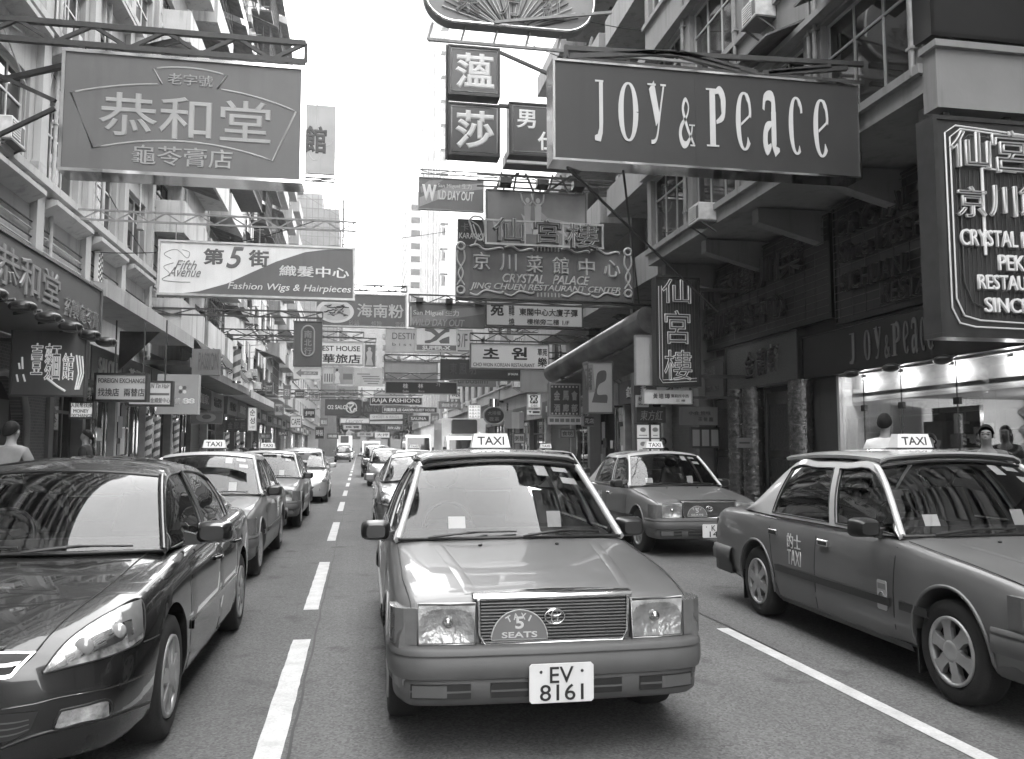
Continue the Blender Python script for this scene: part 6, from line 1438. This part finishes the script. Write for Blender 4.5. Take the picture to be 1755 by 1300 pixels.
# ------------------------------------------------------------------ shopfronts along the left pavement
LITW = glow(.7, .35); LITD = glow(.45, .12); SHUT = mat('roller_shutter', .10, .5, .4, amp=.2, scale=4); TILE = mat('dark_tile', .05, .35, amp=.25, scale=5)
def shopfront(b, x0, x1, style, seed, y=.27):
    rnd = random.Random(seed); w = x1-x0; zt = 3.2
    def P(nm, mb, m): return part(nm, mb, m, b)
    pil = mat('shop_pilaster_%d' % (seed % 3), [.22,.09,.35][seed % 3], .5, amp=.2, scale=3)
    P('pilaster', MB().box(x0, y-.36, .13, x0+.22, y-.001, zt), pil)
    P('shop_fascia', MB().box(x0+.01, y-.5, zt, x1-.01, y-.001, zt+.85), mat('shop_fascia_%d' % (seed % 5), [.05,.16,.10,.02,.26][seed % 5], .5, amp=.2, scale=2))
    wd = ['珠寶金行','電器','藥房','茶餐廳','麵家','SALON','時裝','眼鏡','找換','鐘錶','BAR','海味']
    t = text_mesh(rnd.choice(wd), min(2.2,w*.6), .42, flat(.5 if seed % 5 not in (1,4) else .04), bold=.02, depth=.03); o = part('lettering', t, None, b, loc=(x0+w*.5-min(2.2,w*.6)/2, y-.503, zt+.2))
    if style == 'lit':
        P('lit_window', MB().box(x0+.24, y-.06, .7, x1-.02, y-.002, zt), LITD)
        g = P('glazing', MB().box(x0+.24, y-.13, .7, x1-.02, y-.115, zt), SIDEG)
        P('stall_riser', MB().box(x0+.24, y-.2, .13, x1-.02, y-.003, .69), TILE)
        for k in range(7):
            px = x0+.35+rnd.random()*(w-1.1); pz = rnd.uniform(.8,2.3); pw, ph = rnd.uniform(.3,.6), rnd.uniform(.3,.8)
            P('window_poster', MB().box(px, y-.150-.003*k, pz, px+pw, y-.147-.003*k, min(zt-.05,pz+ph)), flat(rnd.choice([.12,.3,.5,.65])))
        P('light_tube', MB().box(x0+.4, y-.11, zt-.12, x1-.2, y-.065, zt-.06), LITW)
        P('door_frame', MB().box(x0+w*.62, y-.2, .13, x0+w*.62+.07, y-.16, zt-.02).box(x1-.09, y-.2, .13, x1-.02, y-.16, zt-.02), CHROME)
    elif style == 'shutter':
        m = MB(); k = .14
        while k < zt-.1: m.box(x0+.24, y-.05-(.02 if int(k*10) % 2 else 0), k, x1-.02, y-.002, k+.097); k += .1
        P('roller_shutter', m, SHUT)
    else:
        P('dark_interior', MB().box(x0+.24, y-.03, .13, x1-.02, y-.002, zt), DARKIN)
        for k in range(3):
            px = x0+.3+(w-.5)*k/3; P('window_frame', MB().box(px, y-.15, .13, px+.06, y-.09, zt).box(px+.06, y-.145, 2.35, px+(w-.5)/3, y-.095, 2.42), CHROME if seed % 2 else DFRAME)
        for k in range(5):
            px = x0+.4+rnd.random()*(w-1.0); pz = rnd.uniform(.9,2.2); P('window_poster', MB().box(px, y-.064-.003*k, pz, px+rnd.uniform(.2,.5), y-.061-.003*k, pz+rnd.uniform(.3,.7)), flat(rnd.choice([.08,.2,.4,.6])))
        P('glazing', MB().box(x0+.24, y-.12, .3, x1-.02, y-.11, zt), SIDEG)
b = LB1
# cream building: dark tiled noodle house with an arch, then lit shops
def arch_front(b, x0, x1, y):
    m = MB(); cx = (x0+x1)/2+.4; rw, zs, zt = 1.15, 2.0, 3.7
    m.box(x0, y-.3, .13, cx-rw, y-.001, zt); m.box(cx+rw, y-.3, .13, x1, y-.001, zt)
    n = 16
    for i in range(n):
        a0, a1 = pi-pi*i/n, pi-pi*(i+1)/n; p = [(cx+rw*cos(a0), zs+rw*.85*sin(a0)), (cx+rw*cos(a1), zs+rw*.85*sin(a1))]
        m.prism([(p[0][0],y-.3,p[0][1]),(p[1][0],y-.3,p[1][1]),(p[1][0],y-.3,zt),(p[0][0],y-.3,zt)], (0,.299,0))
    br = mat('dark_brick', .05, .7, amp=.3, scale=6, bump=.2); t = br.node_tree
    bk = t.nodes.new('ShaderNodeTexBrick'); bk.inputs['Scale'].default_value = 4; bk.inputs['Color1'].default_value = (.045,)*3+(1,); bk.inputs['Color2'].default_value = (.07,)*3+(1,); bk.inputs['Mortar'].default_value = (.12,)*3+(1,)
    tc = t.nodes.new('ShaderNodeTexCoord'); mp = t.nodes.new('ShaderNodeMapping'); mp.inputs['Rotation'].default_value = (pi/2,0,0); t.links.new(tc.outputs['Object'], mp.inputs[0]); t.links.new(mp.outputs[0], bk.inputs[0]); t.links.new(bk.outputs[0], t.nodes['Principled BSDF'].inputs['Base Color'])
    part('arch_wall', m, br, b)
    ring = [(cx-rw,y-.31,.13)] + [(cx+rw*cos(pi-pi*i/n), y-.31, zs+rw*.85*sin(pi*i/n)) for i in range(n+1)] + [(cx+rw,y-.31,.13)]
    part('arch_moulding', MB().tube(ring, .07, 8), mat('arch_wood', .12, .5), b)
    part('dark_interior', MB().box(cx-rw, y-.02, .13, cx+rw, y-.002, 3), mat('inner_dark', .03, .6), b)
    part('door', MB().box(cx-.1, y-.08, .13, cx+.85, y-.03, 2.5), mat('dim_door', .12, .4), b)
    part('notice', MB().box(cx-.55, y-.07, 1.2, cx-.2, y-.04, 2.4), flat(.22), b)
    for k, px in enumerate((x0+.6, x0+1.9)): part('menu_frame', MB().box(px, y-.36, 1.3, px+.7, y-.301, 2.3).box(px+.06, y-.366, 1.4, px+.64, y-.361, 2.2, 1), [DFRAME, flat(.16)], b)
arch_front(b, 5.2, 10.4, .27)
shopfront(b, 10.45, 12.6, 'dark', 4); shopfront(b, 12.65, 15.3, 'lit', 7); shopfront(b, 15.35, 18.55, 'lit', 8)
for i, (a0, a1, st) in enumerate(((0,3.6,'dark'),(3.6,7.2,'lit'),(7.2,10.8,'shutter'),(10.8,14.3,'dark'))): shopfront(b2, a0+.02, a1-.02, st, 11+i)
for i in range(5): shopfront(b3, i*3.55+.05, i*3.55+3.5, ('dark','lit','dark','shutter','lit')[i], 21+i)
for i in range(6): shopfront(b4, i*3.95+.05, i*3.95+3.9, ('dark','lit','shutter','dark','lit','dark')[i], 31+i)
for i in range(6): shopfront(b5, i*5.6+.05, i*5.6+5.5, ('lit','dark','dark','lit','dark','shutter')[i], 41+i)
# canopies over the left pavement
CAN = wallmat('canopy', .34, .4)
part('canopy', MB().box(9.25, -1.4, 4.75, 18.58, -.29, 4.95).box(9.25, -1.46, 4.66, 18.58, -1.402, 5.02), CAN, b)
part('canopy_brackets', MB().prism([(14.7,-.3,3.6),(14.7,-.3,4.66),(14.7,-1.3,4.66)], (.06,0,0)), STEEL, b)
part('canopy', MB().box(0,-1.3,4.15,14.3,-.01,4.3).box(0,-1.36,4.1,14.3,-1.302,4.4), mat('dark_canopy', .10, .6, amp=.4, scale=2), b2)
part('canopy', MB().box(0,-1.25,4.1,17.9,-.01,4.28).box(0,-1.31,4.0,17.9,-1.252,4.36), mat('pale_canopy', .28, .6, amp=.3, scale=2), b3)
part('canopy', MB().box(0,-1.25,4.0,23.9,-.01,4.2), mat('pale_canopy', .4), b4)
# hooded awning and cloths hung over the left row
for i, (x0, z0) in enumerate(((2.6,4.4),(6.4,4.5),(10.4,4.4))):
    part('awning', MB().grid([[(x0+.28*k, -.02, z0+1.6), (x0+.28*k, -1.0-.05*(k % 2), z0+.9), (x0+.28*k, -1.5-.08*(k % 2), z0+.2)] for k in range(12)], smooth=False), mat('dark_awning_cloth', .02, .8), b2)
# ---- right ground floor: spiral columns, doors, shutters (local x of R1 = 22.4 - Y, wall face y = 2.0)
def spiral_column(x, y, r, h, par):
    m = MB(); rows = []; n = 20; N = 70
    for j in range(N+1):
        row = []
        for k in range(n+1):
            a = 2*pi*k/n; rr = r*(1+.035*sin(6*a+j*.7)+.03*sin(9*a-j*1.3)+.02*sin(j*2.1)); row.append((x+rr*cos(a), y+rr*sin(a), .13+h*j/N))
        rows.append(row)
    m.grid(rows, flip=False); part('spiral_column', m, mat('embossed_bronze', .12, .25, .8, amp=.6, scale=14, bump=.8, bscale=26), par)
for x in (1.9, 2.75, 5.05): spiral_column(x, 1.72, .26, 2.95, R1)
for x0, x1 in ((.1,1.55),(3.15,4.7)):
    part('door', MB().box(x0, 1.9, .13, x1, 1.998, 2.9), mat('black_door', .012, .25, amp=.1), R1); part('door_frame', MB().box(x0-.06,1.86,.13,x0-.001,1.998,2.98).box(x1+.001,1.86,.13,x1+.06,1.998,2.98), mat('bronze_frame', .10, .3, .7), R1)
    part('panel_relief', MB().box(x0+.2,1.86,.5,x1-.2,1.899,1.3).box(x0+.2,1.86,1.5,x1-.2,1.899,2.6), mat('dark_relief', .03, .3, .5, amp=.5, scale=14, bump=.5), R1)
# ---- bright shoe shop
shop = thing('shoe_shop', 'bright glass fronted shoe shop with white header and spotlights at right', 'shop', (10.0, 16.35, 0), -pi/2)
SW = 5.28; WH = mat('shop_white', .72, .5, amp=.03); CR = mat('shop_cream', .32, .6, amp=.05)
part('floor', MB().box(0,.02,.135,SW,4.58,.17), mat('shop_floor', .35, .2, amp=.1), shop)
part('ceiling', MB().box(0,.3,2.62,SW,4.58,2.70), CR, shop)
part('header', MB().box(.12,.30,2.52,SW,.40,3.11), WH, shop)
part('side_wall', MB().box(0.001,.02,.171,.10,4.58,3.11), WH, shop); part('side_wall', MB().box(SW-.10,.42,.171,SW-.001,4.58,2.61), CR, shop)
rows = []
for i in range(61):
    x = .12+(SW-.24)*i/60; rows.append([(x, 4.4-.12*sin(2*pi*(z*2.6+.9*abs(sin(x*1.35)))) , z) for z in [.2+2.4*j/80 for j in range(81)]])
part('wave_wall', MB().grid(rows), CR, shop)
part('partition', MB().box(.35,2.0,.171,1.75,2.08,2.4), mat('black_partition', .012, .2, amp=.05), shop)
part('counter', MB().bbox(2.2,3.5,.171,4.3,4.1,1.15,.02), CR, shop)
SHOE = mat('display_leather', .03, .35, amp=.4, scale=8)
sh = part('shelf', MB().box(1.9,4.0,1.42,4.9,4.28,1.46), WH, shop)
for k in range(11):
    x = 2.0+k*.26; m = MB(); m.ell((x,4.12,1.49),(.045,.10,.03)); m.ell((x,4.2,1.52),(.04,.05,.05)); m.beam((x,4.22,1.462),(x,4.23,1.52),.015); part('display_shoe', m, SHOE, sh)
part('glazing', MB().box(.11,.05,.171,SW,.062,3.09), glass_mat('shop_glass', .95, .6), shop)
part('window_frame', MB().box(.02,.0,.14,.11,.12,3.11).box(.111,.02,3.05,SW,.10,3.11), mat('pale_frame', .5, .35, .3, amp=.05), shop)
for x in (.9,2.1,3.6): part('glass_clamp', MB().box(x-.07,.03,2.30,x+.07,.09,2.42), BLACKPL, shop)
for x in (.9,2.1,3.6): part('glass_joint', MB().box(x-.004,.046,.2,x+.004,.066,3.05), BLACK, shop)
def lamp(x, y, z, w, lab, kind):
    l = thing('spotlight', lab, 'lamp', (10.0+y, 16.35-x, z), 0, 'shop spotlights')
    part('lamp_body', MB().cyl((0,0,.02),(0,0,.16),.045,12).beam((0,0,.16),(0,0,.30 if kind else .2),.02), CHROME if kind else BLACKPL, l)
    part('lamp_bulb', MB().ell((0,0,0),(.032,.032,.028)), glow(1.0, 2.2), l)
    ld = bpy.data.lights.new('spot_lamp', 'POINT'); ld.energy = w; ld.shadow_soft_size = .06; lo = bpy.data.objects.new('lamp_light', ld); COL.objects.link(lo); lo.parent = l; lo.location = (0,0,-.08)
for i, x in enumerate((.75,1.95,3.35,4.7)): lamp(x, .17, 2.98, 10, 'spotlight on the white shop header, %s from the left' % ['first','second','third','fourth'][i], 0)
for i, x in enumerate((2.3,2.75,3.25,4.2,4.5,4.9)): lamp(x, 3.3, 2.32, 22, 'small bare bulb hanging inside the shoe shop, %s from the left' % ['first','second','third','fourth','fifth','last'][i], 1)
for i, x in enumerate((1.3,2.55,3.95)):
    f = thing('flood_lamp', 'black floodlamp under the shop fascia, %s' % ['left of the three','middle of the three','right of the three'][i], 'lamp', (9.55, 16.35-x, 3.02), 0, 'floodlamps over the shop window')
    part('lamp_housing', MB().ell((0,0,0),(.12,.22,.08)).beam((0,0,0),(.3,0,.1),.03), BLACKPL, f)
pw = thing('poster_board', 'black advertising panel with a pale woman looking back inside the shoe shop', 'poster', (11.6, 15.75, .2), -pi/2)
part('panel', MB().box(0,0,0,1.1,.04,1.9), flat(.008), pw)
part('printed_figure', MB().prism([(.42+.09*cos(a),-.004,1.48+.12*sin(a)) for a in [2*pi*k/20 for k in range(20)]], (0,.003,0)).prism([(x,-.0045,z) for x,z in ((.38,1.4),(.46,1.4),(.5,1.22),(.68,1.1),(.72,.6),(.72,.2),(.30,.2),(.34,.8),(.36,1.15),(.40,1.25))], (0,.003,0)), flat(.45), pw)
part('printed_hair', MB().prism([(.45+.11*cos(a),-.0075,1.55+.09*sin(a)) for a in [pi*(-.15+1.2*k/14) for k in range(15)]], (0,.002,0)), flat(.02), pw)
# rolled glossy awning over the right pavement
t = thing('rolled_awning', 'glossy painted roll shaped awning sloping over the right pavement', 'awning', (0,0,0))
p0, p1 = at(945,640,29), at(1112,548,23.6); rr = []
ax = (p1-p0); axn = ax.normalized(); side = axn.cross(Vector((0,0,1))).normalized(); upv = side.cross(axn).normalized()
for i in range(25):
    u = i/24; c = p0+ax*u; r_ = .42*(1-.25*(1-u)); rr.append([c+side*cos(a)*r_+upv*sin(a)*r_ for a in [2*pi*k/24 for k in range(25)]])
m = MB().grid(rr); m.add(rr[0][:-1],[tuple(range(24))]); m.add(rr[-1][:-1],[tuple(range(23,-1,-1))])
part('roll', m, mat('glossy_roll', .085, .4, amp=.65, scale=1.6, coat=.15), t)
g = MB()
for u in (.1,.4,.7,.95): g.beam(p0+ax*u-upv*.3, p0+ax*u+Vector((1.3,.4,-.9)), .1)
part('rafter', g, wallmat('sooty', .13), t)
part('lower_valance', MB().prism([p0+axn*.2-upv*.4, p1-upv*.5, p1-upv*.5+Vector((.9,0,-.4)), p0-upv*.4+Vector((.9,0,-.4))], (0,.05,-.05)), mat('dark_canopy', .10), t)
# right row ground floors farther on
for i in range(4): shopfront(R2, 1.0+i*4.1, 5.0+i*4.1, ('dark','lit','dark','shutter')[i], 51+i)
for i in range(5): shopfront(R3, i*4.35+.05, i*4.35+4.3, ('dark','dark','lit','dark','shutter')[i], 61+i)
for i in range(7): shopfront(R4, i*4.8+.05, i*4.8+4.7, ('dark','lit','dark','dark','lit','dark','shutter')[i], 71+i)
# ------------------------------------------------------------------ overhead cables
def cable(p, q, sag, lab, r=.012):
    pts = [p.lerp(q, i/20)-Vector((0,0,sag*4*(i/20)*(1-i/20))) for i in range(21)]
    solo('overhead_cable', MB().tube(pts, r, 5), BLACK, lab, 'cable', 'overhead cables')
cable(Vector((LFAC,33,8.9)), Vector((RFAC,36,12.6)), .5, 'thin cable slanting up across the sky gap to the crystal restaurant signs')
cable(Vector((LFAC,22,6.4)), Vector((-1.0,20.2,7.0)), .3, 'thin cable from the cream wall to the white wig sign truss')
cable(Vector((LFAC,19,9.6)), Vector((LFAC,31,7.4)), .6, 'slack wire along the upper cream wall behind the huge dark sign')
cable(Vector((8,21,7.3)), Vector((8.05,12,7.0)), .35, 'slack wire drooping along the edge of the pale overhang', .014)
cable(Vector((4.2,22,14.0)), Vector((RFAC,24,14.6)), .3, 'thin wire right of the upper white character box')
cable(Vector((4.2,22.1,12.9)), Vector((RFAC,25,13.4)), .3, 'thin wire right of the lower white character box')
cable(Vector((7.95,10.6,7.0)), Vector((10.6,10.1,6.7)), .25, 'wire looped over the corner slab above the big neon sign', .016)
# ------------------------------------------------------------------ people
import bmesh
SKIN = mat('skin', .26, .55, amp=.08, scale=6); SKIND = mat('skin_dark', .17, .55, amp=.08, scale=6); HAIR = mat('black_hair', .008, .7, amp=.3, scale=30, spec=.2, bump=.4, bscale=60)
def skinned(nodes, edges, mats, name, sub=2):
    """nodes: name -> ((x,y,z), (rx, ry)); grown with Skin + Subdivision"""
    keys = list(nodes); me = bpy.data.meshes.new(name); me.from_pydata([nodes[k][0] for k in keys], [(keys.index(a), keys.index(b)) for a, b in edges], [])
    bm = bmesh.new(); bm.from_mesh(me); ly = bm.verts.layers.skin.verify(); bm.verts.ensure_lookup_table()
    for i, k in enumerate(keys): bm.verts[i][ly].radius = nodes[k][1]; bm.verts[i][ly].use_root = (i == 0)
    bm.to_mesh(me); bm.free(); o = link('tmp_skin', me); md = o.modifiers.new('s', 'SKIN'); md.use_smooth_shade = True; o.modifiers.new('u', 'SUBSURF').levels = sub
    bpy.context.view_layer.update(); dg = bpy.context.evaluated_depsgraph_get(); r = bpy.data.meshes.new_from_object(o.evaluated_get(dg), depsgraph=dg); bpy.data.objects.remove(o)
    for m in mats: r.materials.append(m)
    r.name = name; return r
def person(label, loc, rz, shirt=.3, legs=.05, skin=None, pose='stand', long_hair=False, s=1.0, sleeves='short', head_dip=0.0):
    t = thing('person', label, 'person', loc, rz); t.scale = (s,s,s); sk = skin or SKIN
    sit = pose == 'drive'; hz = .93 if not sit else .50; sh = hz+.50; dz = sh-1.43
    N = {'pelvis':((0,0,hz),(.13,.10)),'waist':((0,.0,hz+.17),(.115,.085)),'chest':((0,.01,hz+.38),(.135,.095)),'collar':((0,.015,sh+.03),(.07,.06)),'neck':((0,.01,sh+.085),(.05,.05)),'skull':((0,-.015-head_dip*.6,sh+.145),(.062,.07)),'brow':((0,-.01-head_dip,sh+.215),(.070,.085)),'crown':((0,.0-head_dip,sh+.262),(.05,.06))}
    E = [('pelvis','waist'),('waist','chest'),('chest','collar'),('collar','neck'),('neck','skull'),('skull','brow'),('brow','crown')]
    for q, sx in (('l',-1),('r',1)):
        if sit: el, wr = (sx*.21,-.20,sh-.20), (sx*.15,-.42,sh-.10)
        elif pose == 'walk': el, wr = (sx*.25,.06*sx,sh-.28), (sx*.24,-.10-.06*sx,sh-.52)
        else: el, wr = (sx*.25,.03,sh-.29), (sx*.25,-.05,sh-.54)
        N['sho'+q] = ((sx*.18,.015,sh-.05),(.055,.055)); N['elb'+q] = (el,(.042,.042)); N['wri'+q] = (wr,(.027,.024))
        d = (Vector(wr)-Vector(el)).normalized(); pm = Vector(wr)+d*.07; N['palm'+q] = (tuple(pm),(.036,.018))
        E += [('chest','sho'+q),('sho'+q,'elb'+q),('elb'+q,'wri'+q),('wri'+q,'palm'+q)]
        for k in range(4):
            off = Vector((0,(k-1.5)*.018,0)) if not sit else Vector(((k-1.5)*.018,0,0)); L_ = (.052,.06,.057,.045)[k]
            a = pm+d*.035+off; c = a+d*L_*.6; e = c+(d*.7+Vector((-sx*.5,0,-.2 if sit else 0))).normalized()*L_*.5
            N[q+'f%da' % k] = (tuple(a),(.0095,.0095)); N[q+'f%db' % k] = (tuple(c),(.009,.009)); N[q+'f%dc' % k] = (tuple(e),(.008,.008)); E += [('palm'+q,q+'f%da' % k),(q+'f%da' % k,q+'f%db' % k),(q+'f%db' % k,q+'f%dc' % k)]
        a = pm-d*.02+Vector((-sx*.012,-.034,0)); c = a+d*.03+Vector((0,-.014,0)); N[q+'ta'] = (tuple(a),(.011,.011)); N[q+'tb'] = (tuple(c),(.0095,.0095)); E += [('palm'+q,q+'ta'),(q+'ta',q+'tb')]
        if sit: kn, an = (sx*.14,-.40,.52), (sx*.13,-.55,.34)
        elif pose == 'walk': kn, an = (sx*.10,-.02-.12*sx,.49), (sx*.10,.02-.22*sx,.085)
        else: kn, an = (sx*.10,-.01,.49), (sx*.10,.02,.085)
        N['hip'+q] = ((sx*.095,0,hz-.05),(.085,.085)); N['kne'+q] = (kn,(.055,.055)); N['ank'+q] = (an,(.036,.036)); N['toe'+q] = ((an[0],an[1]-.15,an[2]-.05),(.035,.028))
        E += [('pelvis','hip'+q),('hip'+q,'kne'+q),('kne'+q,'ank'+q),('ank'+q,'toe'+q)]
    N['nose'] = ((0,-.098-head_dip,sh+.185),(.013,.013)); E.append(('skull','nose'))
    part('body', skinned(N, E, [sk], 'body', 2), None, t)
    # clothes follow the same joints, a little fuller
    T = {'hem':((0,0,hz-.10),(.145,.122)),'pelvis':((0,0,hz+.02),(.142,.118)),'waist':((0,0,hz+.17),(.145,.11)),'chest':((0,.01,hz+.38),(.16,.115)),'collar':((0,.015,sh+.035),(.085,.07))}; TE = [('hem','pelvis'),('pelvis','waist'),('waist','chest'),('chest','collar')]
    for q, sx in (('l',-1),('r',1)):
        so_, el, wr = Vector(N['sho'+q][0]), Vector(N['elb'+q][0]), Vector(N['wri'+q][0]); T['sho'+q] = (tuple(so_),(.075,.072)); TE.append(('chest','sho'+q))
        if sleeves == 'short': T['slv'+q] = (tuple(so_.lerp(el,.75)),(.065,.062)); TE.append(('sho'+q,'slv'+q))
        else: T['slv'+q] = (tuple(el),(.055,.055)); T['cuf'+q] = (tuple(el.lerp(wr,.92)),(.040,.038)); TE += [('sho'+q,'slv'+q),('slv'+q,'cuf'+q)]
    part('shirt', skinned(T, TE, [mat('cloth_%03d' % round(shirt*1000), shirt, .85, amp=.15, scale=7, bump=.15, bscale=16)], 'shirt', 2), None, t)
    P = {'top':((0,0,hz+.12),(.125,.10)),'seat':((0,.005,hz-.05),(.135,.11))}; PE = [('top','seat')]
    for q in 'lr':
        hp = Vector(N['hip'+q][0]).lerp(Vector(N['kne'+q][0]),.3); P['h'+q] = (tuple(hp),(.085,.09)); P['k'+q] = (N['kne'+q][0],(.075,.075)); P['a'+q] = (N['ank'+q][0],(.06,.06)); PE += [('seat','h'+q),('h'+q,'k'+q),('k'+q,'a'+q)]
    part('trousers', skinned(P, PE, [mat('cloth_%03d' % round(legs*1000), legs, .85, amp=.15, scale=7)], 'trousers', 1), None, t)
    h = MB(); R_ = []
    for j in range(9):
        el_ = pi/2-j*(pi/2+.55)/8; row = []
        for k in range(21):
            a = 2*pi*k/20; front = max(0,-sin(a)); lim = 1 if el_ > -.02 else (1 if front < .35 else .0)
            e2 = max(el_, -.6+(1-sin(a))/2*1.42)
            row.append((.090*cos(a)*cos(e2), .018-head_dip+(.122)*sin(a)*cos(e2), sh+.205+.128*sin(e2)))
        R_.append(row)
    h.grid(R_, flip=True)
    if long_hair: h.ell((0,.07-head_dip,sh+.12),(.10,.06,.17))
    part('hair', h, HAIR, t)
    for sx in (-1,1):
        part('ear', MB().ell((sx*.083,.01-head_dip,sh+.18),(.008,.017,.028)), sk, t); part('eye', MB().ell((sx*.032,-.085-head_dip,sh+.205),(.013,.010,.008)), flat(.015), t)
        part('eyebrow', MB().ell((sx*.033,-.088-head_dip,sh+.226),(.022,.008,.005)), HAIR, t)
    part('mouth', MB().ell((0,-.083-head_dip,sh+.145),(.026,.010,.007)), mat('lips', .13, .5), t)
    for q in 'lr': part('shoe', MB().ell((N['toe'+q][0][0],N['toe'+q][0][1]+.04,N['ank'+q][0][2]-.035),(.05,.14,.05)), BLACKPL, t)
    return t
person('man seen from behind in a light grey shirt left of the black saloon roof', (-4.2,11.3,.13), pi*.93, .20, .05, pose='walk')
person('man in a dark short sleeved shirt standing in profile by the arch', (-5.35,18.0,.13), -pi*.5, .015, .04, s=1.02)
person('pedestrian with long black hair between the taxi sign and the shopfronts', (-4.9,36,.13), .3, .05, .03, long_hair=True, s=.95)
person('pedestrian in dark clothes farther along the left pavement', (-5.0,38.5,.13), 2.6, .03, .03, pose='walk')
person('pedestrian in a dark jacket just left of the second taxi roof', (-4.75,40.5,.13), 0, .02, .03, sleeves='long', pose='walk')
person('man with bushy black hair and white shirt turned away before the shoe shop', (6.80,10.0,.13), pi*.78, .66, .05, s=1.07)
person('dark haired person looking into the shoe shop window', (9.2,12.35,.13), -pi*.42, .05, .04, s=.95)
person('slim person in black inside the shoe shop doorway', (10.4,12.1,.17), -pi*.3, .012, .02, long_hair=True, s=1.0)
person('tanned man with short hair bowing his head at the far right', (7.35,8.85,.13), -.75, .10, .04, skin=SKIND, s=.97, head_dip=.05)
person('dark clad person in the doorway right of the rolled awning', (9.4,25.2,.13), -1.2, .015, .02, sleeves='long')
person('driver in a white shirt behind the wheel of the nearest right taxi', (4.05,6.34,.0), -.042, .62, .05, pose='drive', sleeves='long')
person('driver in a pale shirt behind the wheel of the taxi with plate K 14', (4.6,13.75,.0), 0, .4, .05, pose='drive')
person('driver in a grey shirt in the taxi right behind the black saloon', (-2.36,12.4,.0), 0, .25, .05, pose='drive')

# ------------------------------------------------------------------ the hazy air of the street
hz = MB().box(-75, -75, -1.0, 75, 330, 96)
hm = bpy.data.materials.new('hazy_air'); hm.use_nodes = True; ht = hm.node_tree; ht.nodes.clear()
ho = ht.nodes.new('ShaderNodeOutputMaterial'); hv = ht.nodes.new('ShaderNodeVolumePrincipled'); hv.inputs['Density'].default_value = .0007; hv.inputs['Color'].default_value = (.9,.9,.9,1); hv.inputs['Anisotropy'].default_value = .2
ht.links.new(hv.outputs[0], ho.inputs['Volume'])
setp(link('haze', hz.mesh('haze', hm)), kind='stuff')
